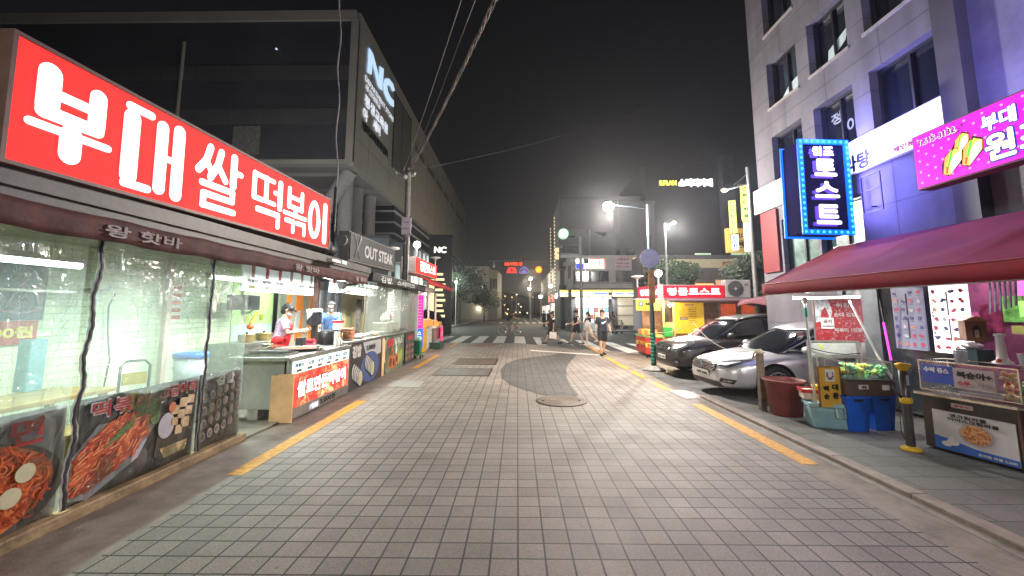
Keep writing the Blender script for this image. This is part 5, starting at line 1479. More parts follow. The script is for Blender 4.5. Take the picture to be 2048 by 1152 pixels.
# lit menu board, and its reflection in the glass built as a dim board
def fruit_menu(name, x, label, glow):
    t = thing(name, label, 'menu board', (6.22, x, 1.13), -90)
    base = GLOW('menu_glow', (1, .98, 1), 1.15) if glow else M('menu_reflection', (.30, .32, .45), .4, var=.15, es=.08, ecol=(.6, .6, 1))
    MB().bx(0, .52, 0, .03, 0, .98).build('sheet', base, t)
    cs = [M('fruit_red', (.6, .08, .15), .5, es=.15 if glow else .03, var=.3, scale=30), M('fruit_purple', (.12, .10, .30), .5, es=.1, var=.3, scale=30), M('fruit_orange', (.75, .3, .2), .5, es=.15, var=.3, scale=30), M('fruit_pale', (.7, .72, .78), .5, var=.1)]
    m = MB(); rnd = random.Random(4 if glow else 5)
    for i in range(4):
        for j in range(7):
            if i == 1 and j > 5: continue
            x0 = .07 + i * .128 ; z0 = .08 + j * .135
            c = rnd.choice([0, 0, 1, 1, 2, 3])
            for k in range(3): m.disc(x0 + rnd.uniform(-.022, .022), z0 + rnd.uniform(-.015, .018), .025, .021, -.004 - k * .0012, .0012, 9, c)
            m.bx(x0 - .035, x0 + .035, -.003, -.0005, z0 - .048, z0 - .043, 1)
    m.build('fruit_picture', cs, t)
    m = MB(); m.bx(.245, .262, -.006, -.001, .18, .50); m.bx(.245, .262, -.006, -.001, .54, .88); m.build('divider', M('div_plum', (.12, .06, .12), .5), t)
    if glow: letters(t, [('과', .03, .58, .03, .035, .002), ('일', .03, .53, .03, .035, .002), ('쥬', .03, .38, .03, .035, .002), ('스', .03, .33, .03, .035, .002), ('메', .03, .28, .03, .035, .002), ('뉴', .03, .23, .03, .035, .002)], M('ink_black', (.01, .01, .01), .5, var=0), y=-.004)
    if glow: light('AREA', (.26, -.05, .5), 9, (1, .95, 1), t, size=.5, size_y=.95, rot=(-90, 0, 0))
    return t
fruit_menu('menu_board', 6.30, 'brightly lit white menu board covered with small fruit pictures', True)
fruit_menu('menu_board', 6.93, 'dim bluish reflection of the lit menu in the dark glass, built as a board', False)
t = thing('wall_poster', 'torn red poster with white marks and a taped white notice beside the silver car', 'poster', (4.92, 6.9, 1.28), -6)
MB().bx(0, .72, 0, .02, 0, .76).build('sheet', foodmat('torn_poster', [(.20, .01, .012), (.33, .014, .02), (.28, .012, .02), (.6, .5, .48)], 17, coat=.2), t)
m = MB(); m.prism([(0, .32), (.07, .34), (.09, .5), (.16, .58), (.22, .36), (.26, .5), (.2, .72), (.18, .76), (0, .76)], -.008, -.001); m.build('white_patch', M('torn_white', (.55, .55, .57), .6, var=.4, scale=18), t)
MB().bx(.07, .27, -.012, -.009, .22, .40).build('notice', M('notice_paper', (.62, .56, .55), .6), t)
letters(t, [('공지', .17, .34, .13, .06, .003), ('주차금지구역', .17, .26, .16, .025, .001)], M('ink_brownish', (.2, .12, .12), .5), y=-.014)
letters(t, [('떡볶이 1인분', .48, .20, .42, .07, .003), ('순대 김밥', .45, .45, .34, .07, .003), ('튀김', .42, .60, .2, .07, .003)], M('scrawl_white', (.5, .40, .38), .5), y=-.006, name='scrawl')
t = thing('board_stand', 'back post frame that carries the torn red poster', 'stand', (4.94, 6.95, .1))
m = MB(); m.bx(0, .04, 0, .04, 0, 2.0); m.bx(.68, .74, -.06, .0, 0, 2.05); m.build('frame', steel2, t)
# --- fruit display stand
t = thing('display_cabinet', 'white framed cabinet lid standing behind the fruit case', 'cabinet', (4.66, 6.72, .1), -4)
m = MB(); m.bx(0, .72, 0, .03, 1.0, 1.2); m.build('panel', M('panel_pale', (.5, .5, .47), .5, var=.15), t)
m = MB(); m.bx(-.02, .02, -.01, .04, .2, 1.22); m.bx(.70, .74, -.01, .04, .2, 1.22); m.bx(.02, .70, -.01, .04, 1.2, 1.22); m.bx(.02, .7, -.01, .04, .96, 1.0); m.build('frame', steel2, t)
MB().prism([(.12, 1.16), (.16, 1.17), (.22, 1.10), (.18, 1.09)], -.004, -.001).build('tape', M('tape_yellow', (.6, .6, .1), .5), t)
MB().path([(0, -.02, 1.10), (.25, -.03, 1.04), (.5, -.03, 1.01), (.74, -.02, 1.03)], .007).build('cord', dark, t)
t = thing('fruit_case', 'low glass case with lamp lit green leaves and yellow fruit above two blue bins', 'fruit case', (4.68, 6.05, .1), -2)
t.scale = (.84, 1, 1)
MB().bx(-.02, .78, 0, .5, .50, .70).build('brown_box', M('brown_card', (.11, .075, .06), .7, var=.3, scale=3), t)
m = MB()
for a, b in (((0, 0, .72), (.76, 0, .72)), ((0, 0, .96), (.76, 0, .96)), ((0, 0, .72), (0, 0, .96)), ((.76, 0, .72), (.76, 0, .96)), ((0, .42, .72), (0, .42, .98)), ((.76, .42, .72), (.76, .42, .98)), ((0, .42, .98), (.76, .42, .98)), ((0, 0, .96), (0, .42, .98)), ((.76, 0, .96), (.76, .42, .98))): m.beam(a, b, .012, .012)
m.build('frame', steel, t)
MB().bx(.006, .754, .0, .004, .726, .954).build('glass', glass, t)
MB().bx(0, .76, .01, .42, .705, .72).build('tray', M('tray_dk', (.03, .08, .06), .5), t)
frc = [M('fr_yellow', (.72, .60, .05), .4, var=.2), M('fr_lime', (.38, .60, .08), .4, var=.3), M('fr_green', (.08, .36, .10), .4, var=.3), M('fr_dkgreen', (.02, .12, .06), .45, var=.4), M('fr_orange', (.75, .38, .04), .4, var=.2)]
m = MB(); rnd = random.Random(3)
for i in range(46):
    x = rnd.uniform(.05, .72); y = rnd.uniform(.05, .36)
    z = .76 + rnd.uniform(0, .13)
    c = 3 if z < .80 else rnd.choice([0, 0, 1, 1, 4, 2])
    if x > .55 and c != 3: c = rnd.choice([2, 1, 2])
    m.ball((x, y, z), (rnd.uniform(.035, .06), .04, rnd.uniform(.025, .045)), 10, c, 6)
m.build('fruit', frc, t)
m = MB()
for i in range(60):
    p = Vector((rnd.uniform(.04, .7), rnd.uniform(.02, .3), rnd.uniform(.74, .93))); a = Vector((rnd.gauss(0, 1), rnd.gauss(0, 1), rnd.gauss(0, 1))).normalized() * .045; b = a.orthogonal() * .4
    m.add([p - a, p + b, p + a, p - b], [(0, 1, 2, 3)], rnd.choice([0, 1]))
m.build('leaf', [frc[2], frc[1]], t)
letters(t, [('과일', .26, .62, .08, .04, .003)], M('ink_black', (.01, .01, .01), .5, var=0), y=-.01)
m = MB(); m.bx(.18, .34, -.006, -.001, .59, .65); m.bx(.56, .68, -.006, -.001, .58, .65); m.build('label_card', white, t)
light('AREA', (.38, .2, 1.10), 2.2, (1, 1, .9), t, size=.6, size_y=.2)
def taper_bin(name, label, x, y, w, d, h, mat, rz=0, wb=.8):
    t = thing(name, label, 'bin', (x, y, .1), rz)
    m = MB()
    def ring(s_, z): return [(-w / 2 * s_, -d / 2 * s_, z), (w / 2 * s_, -d / 2 * s_, z), (w / 2 * s_, d / 2 * s_, z), (-w / 2 * s_, d / 2 * s_, z)]
    vs = ring(wb, 0) + ring(1, h) + ring(1.07, h) + ring(1.07, h + .03) + ring(.97, h + .03) + ring(.93, h - .1)
    fs = [(3, 2, 1, 0)] + [(r * 4 + i, r * 4 + (i + 1) % 4, (r + 1) * 4 + (i + 1) % 4, (r + 1) * 4 + i) for r in range(5) for i in range(4)] + [(20, 21, 22, 23)]
    m.add(vs, fs); m.build('body', mat, t, bevel=.012)
    return t
bb = M('bin_blue', (.015, .12, .62), .35, var=.1)
q = taper_bin('plastic_bin', 'blue plastic bin under the fruit case, beside the cool box', 4.82, 6.2, .34, .3, .46, bb, 0)
MB().bx(-.06, .06, -.162, -.155, .42, .45).build('handle', dark, q)
q = taper_bin('plastic_bin', 'blue plastic bin under the fruit case, further from the cool box', 5.22, 6.25, .34, .3, .46, bb, 3)
MB().bx(-.06, .06, -.162, -.155, .42, .45).build('handle', dark, q)
t = thing('yellow_board', 'yellow notice board in a brown frame leaning behind the cool box', 'board', (4.36, 6.15, .42), 0)
MB().bx(0, .30, 0, .02, 0, .56).build('board', M('board_yellow', (.68, .40, .04), .5, var=.12), t)
m = MB(); m.bx(-.015, .315, -.008, .02, .56, .575); m.bx(-.015, 0, -.008, .02, 0, .56); m.bx(.30, .315, -.008, .02, 0, .56); m.build('frame', M('frame_brown', (.16, .07, .03), .5), t)
MB().bx(.09, .22, -.008, -.001, .36, .53).build('white_card', white, t)
m = MB(); m.path([(.12, -.012, .49), (.11, -.012, .43), (.155, -.012, .40), (.20, -.012, .43), (.19, -.012, .49)], .010); m.bx(.12, .19, -.014, -.009, .385, .395); m.build('emblem', M('emblem_brown', (.12, .05, .04), .5), t)
letters(t, [('백', .09, .26, .08, .08, .006), ('대', .22, .28, .09, .09, .006), ('순', .09, .15, .08, .08, .006), ('환', .22, .16, .09, .09, .006)], M('ink_black', (.01, .01, .01), .5, var=0), y=-.004)
t = thing('cool_box', 'pale blue cool box with a white handle on the pavement', 'cool box', (4.56, 6.33, .1), -18)
m = MB(); m.prism([(-.22, 0), (.22, 0), (.25, .30), (-.25, .30)], -.17, .17); m.build('body', M('cool_blue', (.22, .40, .43), .45, var=.12), t, bevel=.03)
MB().bx(-.265, .265, -.18, .18, .30, .36).build('rim', M('cool_rim', (.30, .50, .52), .45), t, bevel=.012)
m = MB(); m.path([(.06, -.19, .31), (.06, -.21, .18), (.16, -.21, .18), (.16, -.19, .31)], .014); m.build('handle', M('cool_handle', (.5, .62, .62), .4), t)
MB().bx(-.18, .18, -.10, .10, .362, .38).build('lid_board', white, t)
t = thing('foam_box', 'white foam box with a red rim standing in the cool box', 'box', (4.50, 6.42, .48), -18)
m = MB(); m.bx(-.2, .2, -.12, .12, 0, .13); m.build('box', M('foam_white', (.62, .58, .48), .7, var=.15), t, bevel=.01)
m = MB(); m.bx(-.22, .22, -.14, -.125, .10, .15); m.bx(-.22, -.205, -.12, .14, .10, .15); m.bx(-.2, .2, .125, .14, .10, .15); m.build('rim', M('rim_red', (.45, .02, .03), .5), t)
t = thing('yellow_tub', 'round yellow lidded tub on the foam box', 'tub', (4.54, 6.45, .62))
MB().lathe([(.07, 0), (.075, .04), (.08, .045), (.08, .06), (0, .065)], n=20).build('tub', M('tub_yellow', (.75, .55, .02), .4), t)
t = thing('rubber_tub', 'large maroon rubber tub standing on the pavement in front of the silver car', 'tub', (4.42, 7.05, .1))
t.scale = (.86, .86, 1)
MB().lathe([(.25, 0), (.27, .02), (.33, .52), (.36, .53), (.37, .56), (.34, .57), (.32, .5), (.25, .05), (0, .04)], n=36).build('tub', M('maroon_tub', (.20, .045, .04), .6, var=.2, scale=4, bump=.15, bscale=15), t)
t = thing('wooden_post', 'rough wooden post with rope tied on top beside the maroon tub', 'post', (4.20, 7.32, .1))
m = MB(); m.prism([(-.05, 0), (.05, 0), (.045, .95), (-.04, .95)], -.045, .045); m.build('post', M('weathered_wood', (.17, .13, .10), .8, var=.4, scale=8, bump=.6, bscale=18), t)
m = MB(); m.ball((0, 0, .98), (.07, .06, .05))
for k in range(7): m.path([(0, 0, .98), (.1 * math.cos(k * .9), .06 * math.sin(k), .98 + .05 * math.sin(k * 2)), (.11 * math.cos(k * .9 + .3), .05, .90 + .06 * math.cos(k))], .010, 5)
m.build('rope', M('rope_beige', (.5, .45, .35), .8), t)
t = tag(bpy.data.objects.new('rope_line', None), 'thin pale rope sagging from the wooden post across both parked cars', 'rope'); COL.objects.link(t)
MB().path(sag((4.18, 7.3, 1.08), (4.3, 10.2, 1.45), .28, 20) + sag((4.3, 10.2, 1.45), (4.02, 12.3, 1.1), .1, 10)[1:], .006, 5).build('rope', M('rope_beige', (.5, .45, .35), .8), t)

# --- juice stand
t = thing('juice_stand', 'dark wood juice stand with glass case, fruit and dessert poster', 'stall', (5.12, 5.50, .12), -77)
dw = M('dark_wood_panel', (.045, .028, .022), .38, var=.45, scale=3, coat=.3)
m = MB(); m.prism([(0.05, 0), (.92, 0), (1.25, .45), (1.25, 1.0), (.05, 1.0)], .0, .62, ax='xy')
m.build('cabinet', dw, t, bevel=.01)
m = MB(); m.prism([(0, -.03), (.95, -.03), (1.32, .47), (1.32, 1.02), (0, 1.02)], .62, .66, ax='xy'); m.build('counter_top', M('counter_dark', (.05, .048, .05), .2, .4, var=.1), t)
m = MB(); m.beam((0, -.035, .642), (.95, -.035, .642), .014, .028); m.beam((.95, -.035, .642), (1.33, .47, .642), .014, .028); m.build('metal_edge', M('edge_brass', (.65, .60, .48), .25, .9), t)
m = MB(); m.beam((.96, .02, .03), (1.27, .44, .03), .02, .03); m.beam((.96, .02, .42), (1.27, .44, .42), .02, .03); m.beam((.94, -.01, 0), (.94, -.01, .62), .03, .02); m.build('corner_trim', M('trim_brown', (.13, .07, .05), .5), t)
MB().bx(.16, .90, -.012, -.001, .02, .47).build('poster', M('poster_white', (.62, .60, .62), .4, var=.05), t)
m = MB(); m.prism([(.16, .02), (.90, .02), (.90, .09), (.55, .10), (.30, .15), (.16, .17)], -.016, -.0125); m.build('poster_blue', M('poster_blue_b', (.04, .14, .50), .4, var=.1), t)
m = MB(); m.disc(.56, .26, .155, .125, -.017, .002, 30, 0); m.disc(.56, .26, .13, .105, -.020, .002, 30, 1); m.build('dish_picture', [M('dish_grey', (.45, .43, .44), .4), foodmat('waffle_print', [(.30, .09, .03), (.60, .24, .08), (.70, .35, .14)], 32, kind='voronoi')], t)
m = MB(); m.disc(.34, .12, .06, .035, -.020, .002, 16); m.disc(.28, .09, .05, .03, -.022, .002, 16); m.disc(.33, .155, .03, .03, -.022, .002, 14); m.build('cream_picture', white, t)
letters(t, [('생크림와플', .50, .435, .34, .042, .002), ('아이스크림와플', .54, .39, .46, .042, .002)], M('ink_black', (.01, .01, .01), .5, var=0), y=-.016)
letters(t, [('생크림 와플 2,500', .72, .055, .32, .03, .001)], white, y=-.020, name='small_lettering')
MB().bx(.36, .56, -.014, -.001, .53, .58).build('badge', M('badge_pink', (.6, .5, .5), .4), t)
letters(t, [('팥빙수', .46, .555, .14, .025, .001)], M('ink_red', (.5, .03, .03), .5, var=0), y=-.017, name='badge_lettering')
# glass case on top
m = MB()
cs_ = [(.0, .1), (.92, .1), (1.18, .46), (1.18, .6), (0, .6)]
for i in range(5):
    a, b = cs_[i], cs_[(i + 1) % 5]
    for z in (.68, 1.04): m.beam((a[0], a[1], z), (b[0], b[1], z), .012, .014)
    m.beam((a[0], a[1], .68), (a[0], a[1], 1.04), .014, .014)
m.build('case_frame', M('edge_brass', (.65, .60, .48), .25, .9), t)
m = MB(); m.bx(.01, .91, .098, .101, .69, 1.03); m.quad((.93, .105, .69), (1.17, .455, .69), (1.17, .455, 1.03), (.93, .105, 1.03)); m.build('case_glass', glass, t)
MB().bx(.04, .36, .07, .085, .78, 1.0).build('blue_card', M('card_blue', (.04, .06, .30), .4, es=.06, ecol=(.1, .2, 1), var=.2), t)
MB().bx(.365, .74, .07, .085, .76, .99).build('pink_card', M('card_pink', (.50, .42, .45), .4, var=.08), t)
letters(t, [('수박 쥬스', .20, .94, .26, .07, .004)], white, y=.066)
letters(t, [('복숭아+', .56, .92, .32, .08, .005)], M('ink_black', (.01, .01, .01), .5, var=0), y=.066, name='peach_lettering')
letters(t, [('스무', .46, .82, .12, .05, .003)], M('ink_red', (.5, .03, .03), .5, var=0), y=.066, name='red_lettering')
letters(t, [('자두', .65, .82, .14, .06, .003)], M('ink_grey', (.3, .3, .3), .5, var=0), y=.066, name='grey_lettering')
m = MB(); rnd = random.Random(8)
for i in range(34): m.ball((rnd.uniform(.77, .88), rnd.uniform(.12, .20), .70 + rnd.uniform(0, .28)), .028, 8, rnd.choice([0, 1, 2]), 6)
for i in range(26): m.ball((rnd.uniform(.90, 1.0), rnd.uniform(.16, .26), .70 + rnd.uniform(0, .2)), .026, 8, rnd.choice([3, 4]), 6)
m.build('fruit', [M('fr_orange', (.75, .38, .04), .4), M('fr_tomato', (.6, .06, .03), .35), M('fr_peach', (.75, .5, .25), .4), frc[1], frc[2]], t)
light('AREA', (.8, .3, 1.0), 2.0, (1, .95, .85), t, size=.5, size_y=.15)
t = thing('wooden_dispenser', 'small house shaped wooden straw dispenser above the juice stand', 'dispenser', (5.98, 5.50, 1.40), -30)
m = MB(); m.bx(-.10, .10, -.02, .20, 0, .26); m.build('box', M('box_wood', (.30, .14, .07), .5, var=.3, scale=8), t)
m = MB(); m.prism([(-.13, .26), (.13, .26), (.0, .33)], -.04, .22); m.build('roof', M('roof_wood', (.60, .30, .10), .5, var=.2), t)
MB().prism([(-.035, .05), (.035, .05), (.035, .17), (0, .21), (-.035, .17)], -.026, -.021).build('opening', dark, t)
MB().bx(-.02, .02, -.032, -.027, .05, .15).build('straw', M('straw', (.6, .52, .35), .5), t)
t = thing('blender_tower', 'tall white plastic press standing on the juice stand case', 'blender', (5.76, 5.05, 1.17))
t.scale = (.66, .66, 1.05)
MB().lathe([(.14, 0), (.14, .02), (.085, .04), (.07, .08), (.055, .30), (.075, .31), (.075, .335), (0, .34)], n=24).build('tower', M('press_white', (.62, .62, .68), .35, var=.05), t)
MB().ball((-.1, -.03, .03), (.04, .04, .03)).build('red_knob', M('knob_red', (.6, .05, .04), .4), t)
for k, (x, y, lab) in enumerate(((5.62, 5.38, 'clear leaning jug left of the white press'), (5.92, 4.95, 'clear jug right of the white press'), (6.02, 4.7, 'clear bottle rack at the right edge of the juice stand'))):
    q = thing('clear_jug', lab, 'jug', (x, y, 1.12))
    MB().lathe([(.05, 0), (.07, .17), (.075, .175), (.065, .17), (.045, .01), (0, .01)], n=16).build('jug', M('jug_clear', (.55, .58, .62), .12, var=.2, alpha=.55, coat=.5), q)
t = thing('mirror_box', 'dark appliance with a crumpled foil top behind the juice stand', 'appliance', (5.95, 5.55, 1.1))
MB().bx(-.1, .12, -.15, .1, 0, .2).build('body', M('appl', (.03, .07, .09), .4), t); MB().ball((0, -.02, .24), (.11, .11, .05), 8, k=5).build('foil', M('foil', (.7, .72, .75), .3, .6, bump=.8, bscale=30), t)
t = thing('air_pump_stand', 'dark transparent stand with yellow cap, yellow ring and yellow foot beside the juice stand', 'stand', (4.82, 5.32, .1))
t.scale = (.62, .62, 1)
MB().lathe([(.02, 0), (.16, .0), (.17, .02), (.08, .05), (0, .05)], n=28).build('foot', M('cap_yellow', (.75, .48, .02), .35, var=.1), t)
m = MB(); m.lathe([(.075, .05), (.08, .5), (.075, .95), (0, .95)], n=20); m.build('body', M('smoky_plastic', (.06, .055, .05), .2, var=.3, coat=.4), t)
MB().lathe([(.09, .56), (.105, .58), (.105, .61), (.09, .63)], n=20).build('ring', M('cap_yellow', (.75, .48, .02), .35), t)
m = MB(); m.prism([(-.14, 1.03), (-.1, .99), (-.04, .95), (.06, .95), (.10, .99), (.15, 1.03), (.05, 1.045), (-.05, 1.05)], -.05, .05); m.build('cap', M('cap_yellow', (.75, .48, .02), .35), t, bevel=.012)
MB().bx(-.025, .03, -.083, -.078, .78, .90).build('label_card', M('label_blue', (.4, .5, .6), .5), t)
m = MB(); m.path([(-.14, -.02, .7), (-.17, -.02, .5), (-.17, -.02, .2), (-.1, -.02, .1)], .006); m.path([(-.05, 0, .6), (-.16, 0, .68), (-.2, .05, .75)], .02); m.build('hose', dark, t)

# ================================================================ RIGHT TOAST STALL AND ITS STREET FURNITURE
t = thing('toast_stall', 'right hand toast stall with yellow menu banner and warm lit counter behind the dark car', 'stall', (5.35, 15.3, 0), 0)
m = MB(); m.bx(0, 4.6, 0, 2.6, 2.18, 2.24); m.build('roof', M('stall_roof_dark', (.12, .1, .11), .6), t)
m = MB(); m.bx(1.5, 4.6, .04, .1, 0, 2.18); m.bx(4.5, 4.6, .1, 2.6, 0, 2.18); m.bx(0, 4.5, 2.5, 2.6, 0, 2.18); m.build('wall', M('stall_wall_brown', (.28, .17, .12), .5, var=.3), t)
m = MB()
for x in (2.15, 2.9, 3.9): m.bx(x, x + .55, .02, .038, 1.3, 1.98)
m.build('orange_pane', M('orange_pane', (.6, .10, .04), .4, es=.35, ecol=(1, .16, .05), var=.5, scale=3), t)
m = MB()
for x in (2.05, 2.75, 3.5, 4.5): m.bx(x, x + .07, 0, .018, 0, 2.18)
m.bx(1.5, 4.57, -.02, -.002, 2.0, 2.1); m.build('post', M('post_grey', (.35, .35, .3), .5, .3), t)
m = MB(); m.bx(.45, 1.5, -.015, .0, .9, 2.02); m.build('yellow_banner', M('yellow_banner', (.75, .47, .03), .5, es=.28, ecol=(1, .6, .05), var=.12), t)
m = MB()
for k in range(9): m.bx(.95 - .03 * (k % 2), 1.22, -.021, -.016, 1.30 + k * .065, 1.318 + k * .065)
m.build('menu_line', M('menu_brown', (.25, .12, .02), .5), t)
MB().bx(.82, 1.12, -.02, -.016, 1.90, 1.96).build('red_strip', M('strip_red', (.6, .05, .02), .5), t)
MB().bx(.62, .92, -.02, -.016, 1.40, 1.48).build('dark_strip', M('strip_dark', (.1, .08, .1), .5), t)
letters(t, [('토스트메뉴', .97, 1.93, .26, .04, .002), ('계란토스트', .77, 1.44, .24, .04, .002)], white, y=-.024)
m = MB(); m.bx(0, .06, 0, .06, 0, 2.18); m.bx(.38, .44, -.01, .05, 0, 2.18); m.build('yellow_post', M('post_yellow', (.60, .55, .2), .5), t)
m = MB(); m.bx(.06, .38, .3, .34, 1.0, 2.1, 0); m.bx(.08, .4, .1, .14, .8, 1.3, 1); m.build('inner_shelf', [M('shelf_dark', (.05, .045, .04), .5), foodmat('bread_shelf', [(.5, .15, .05), (.85, .45, .15), (.9, .7, .4)], 12, es=.3)], t)
m = MB(); m.bx(-.5, .3, .2, 1.9, .72, .78); m.build('counter_top', M('counter_green', (.30, .50, .15), .4), t)
m = MB(); m.bx(-.48, .28, .22, 1.88, .12, .72); m.build('counter_body', M('stall_red', (.5, .03, .02), .5, var=.1), t)
MB().bx(-.505, -.485, .3, 1.8, .40, .54).build('yellow_stripe', M('stripe_yellow', (.75, .55, .05), .5), t)
letters(t, [('토스트', 0, 0, .9, .12, .008)], M('stall_red', (.5, .03, .02), .5), y=0, loc=(-.51, 1.0, .47)).rotation_euler = (0, 0, -PI / 2)
m = MB(); m.bx(.0, .3, -.1, .1, .8, 1.12); m.build('green_box', M('box_green', (.05, .45, .08), .5, es=.1), t)
light('AREA', (.3, .8, 2.1), 120, (1, .68, .35), t, size=.8, size_y=1.6)
light('POINT', (.22, -.18, 1.95), 45, (1, .85, .6), t, size=.05)
MB().ball((.25, -.08, 1.93), .07).build('bulb', GLOW('bulb_glow', (1, .93, .75), 14), t)
for k, (x, y) in enumerate(((5.05, 15.9), (5.0, 16.5))):
    q = thing('bread_crate', ['orange bread crate nearer the dark car on the right toast stall counter', 'farther orange bread crate on the right toast stall counter'][k], 'crate', (x, y, .80))
    MB().bx(-.16, .2, -.24, .24, 0, .2).build('crate', M('orange_crate', (.80, .36, .08), .45, es=.12, ecol=(1, .4, .1)), q, bevel=.01)
t = thing('awning', 'flat pinkish awning over the right toast stall', 'awning', (5.35, 15.3, 0), 0)
m = MB(); m.grid(lambda u, v: (-.1 + u * 5.0 + (1 - v) * .15, -.55 * (1 - v), 2.10 + .10 * v), 10, 2); m.build('slope', M('awning_mauve', (.22, .13, .16), .6, var=.15), t, solid=.008)
m = MB(); m.grid(lambda u, v: (.05 + u * 5.0, -.55, 2.02 + .08 * v), 20, 1); m.build('valance', M('awning_wine', (.10, .05, .05), .7), t, solid=.006)
t = thing('shop_sign', 'red sign with rounded white toast lettering facing the camera, on the right stall roof', 'sign', (5.38, 15.25, 2.2), 0)
rs = M('red_sign_right', (.50, .008, .03), .4, es=.30, ecol=(1, .01, .04), var=.05)
MB().bx(0, 2.25, 0, .25, 0, .46).build('box', rs, t)
m = MB(); m.bx(-.12, 0, -.02, .27, -.02, .50); m.bx(0, 2.25, -.01, .0, .455, .475); m.build('casing', M('casing_pale', (.5, .45, .48), .5), t)
letters(t, [('명물토스트', 1.13, .23, 1.95, .28, .012)], GLOW('soft_white', (1, .95, .95), .95), y=-.01)
t = thing('shop_sign', 'shorter red toast sign turned towards the street at the left end of the right stall', 'sign', (4.85, 16.6, 2.2), -62)
MB().bx(0, 1.5, 0, .2, 0, .46).build('box', rs, t)
letters(t, [('명물토스트', .75, .23, 1.25, .26, .015)], GLOW('soft_white', (1, .95, .95), .95), y=-.01)
t = thing('yellow_sign', 'yellow SBS banner hanging beside the green lamp post', 'sign', (4.5, 15.7, 1.74), 0)
MB().bx(0, 1.0, 0, .03, 0, .40).build('panel', M('sbs_yellow', (.80, .66, .04), .5, es=.35, ecol=(1, .85, .08), var=.05), t)
m = MB(); m.disc(.18, .24, .11, .11, -.006, .004, 24, 0); m.disc(.18, .24, .05, .05, -.010, .003, 18, 1); m.disc(.85, .18, .13, .16, -.008, .004, 20, 0); m.disc(.83, .20, .10, .13, -.012, .003, 20, 2); m.build('round_logo', [M('logo_grey', (.10, .13, .16), .4), white, M('sbs_yellow', (.8, .66, .04), .5)], t)
letters(t, [('SBS', .50, .24, .32, .12, .012)], M('ink_black', (.01, .01, .01), .5, var=0), y=-.006)
letters(t, [('생방송투데이방영', .38, .06, .6, .05, .002)], M('ink_red', (.5, .03, .03), .5, var=0), y=-.006, name='small_lettering')
MB().bx(-.02, 1.1, -.04, .4, .41, .44).build('white_cover', white, t)
t = thing('price_board', 'small sandwich board with red and yellow stripes at the front of the right toast counter', 'board', (4.7, 15.35, 0), -30)
m = MB(); m.bx(0, .4, 0, .03, .15, .75, 0); m.bx(.0, .4, -.006, -.001, .4, .55, 1); m.build('board', [M('stall_red', (.5, .03, .02), .5), M('stripe_yellow', (.75, .55, .05), .5)], t)
m = MB(); m.bx(0, .03, 0, .03, 0, .15); m.bx(.37, .4, 0, .03, 0, .15); m.build('leg', dark, t)
letters(t, [('토스트', .2, .47, .3, .1, .008)], M('stall_red', (.5, .03, .02), .5), y=-.009)
# air conditioner
t = thing('air_conditioner', 'white outdoor air conditioner unit with a round fan grille on the stall roof', 'air conditioner', (7.68, 15.25, 2.2), 0)
MB().bx(0, .92, 0, .34, 0, .66).build('casing', M('ac_white', (.42, .42, .43), .5, var=.06), t, bevel=.02)
m = MB(); m.disc(.36, .33, .29, .29, -.010, .008, 36); m.build('fan_recess', M('ac_dark', (.08, .08, .09), .5), t)
m = MB()
for r in (.06, .11, .16, .21, .26, .29): m.path([(.36 + r * math.cos(k * PI / 16), -.018, .33 + r * math.sin(k * PI / 16)) for k in range(33)], .004, 4)
for k in range(12): m.path([(.36, -.02, .33), (.36 + .29 * math.cos(k * PI / 6), -.02, .33 + .29 * math.sin(k * PI / 6))], .003, 4)
m.build('fan_grille', M('ac_grille', (.20, .20, .21), .5), t)
MB().disc(.36, .33, .05, .05, -.03, .01, 16).build('hub', M('ac_hub', (.5, .5, .5), .5), t)
MB().bx(.70, .82, -.004, .002, .44, .52).build('label_card', M('ac_label', (.15, .15, .2), .5), t)
MB().bx(.92, 1.2, .1, .3, .02, .3).build('pipe_cover', M('ac_cover', (.15, .18, .2), .5), t, bevel=.01)
flood(5.35, 15.6, 2.65, .36, 55, 'bright white floodlight on a post above the right toast sign')
flood(4.75, 16.3, 2.65, .3, 0, 'unlit white floodlight left of the bright one on the right stall')
# pink parasol behind cars
t = thing('parasol', 'faded pink parasol drooping behind the dark car', 'parasol', (8.8, 13.9, 0))
MB().tube((0, 0, 0), (0, 0, 2.3), .02).build('pole', steel2, t)
m = MB()
def par(u, v):
    a = u * 2 * PI; r = 1.35 * v * (1 - .06 * abs(math.sin(a * 4)))
    return (r * math.cos(a), r * math.sin(a), 2.32 - .28 * v - .12 * (v > .93) - .05 * math.sin(a * 5) * v)
m.grid(par, 48, 14); m.build('canopy', M('parasol_pink', (.24, .09, .12), .8, var=.2), t, solid=.006)
t = thing('food_truck', 'dark van shaped kiosk with a lit pale window behind the two cars', 'kiosk', (9.6, 13.4, 0))
m = MB(); m.bx(0, 4, 0, 1.6, .3, 2.15); m.build('body', M('van_dark', (.03, .032, .04), .4, var=.2), t, bevel=.05)
MB().bx(.3, 1.5, -.015, .0, 1.35, 1.8).build('window', M('van_window', (.35, .33, .28), .4, es=.15, var=.5, scale=4), t)
m = MB()
for x in (.7, 3.3): m.tube((x, -.05, .33), (x, .2, .33), .33, n=20)
m.build('wheel', black, t)

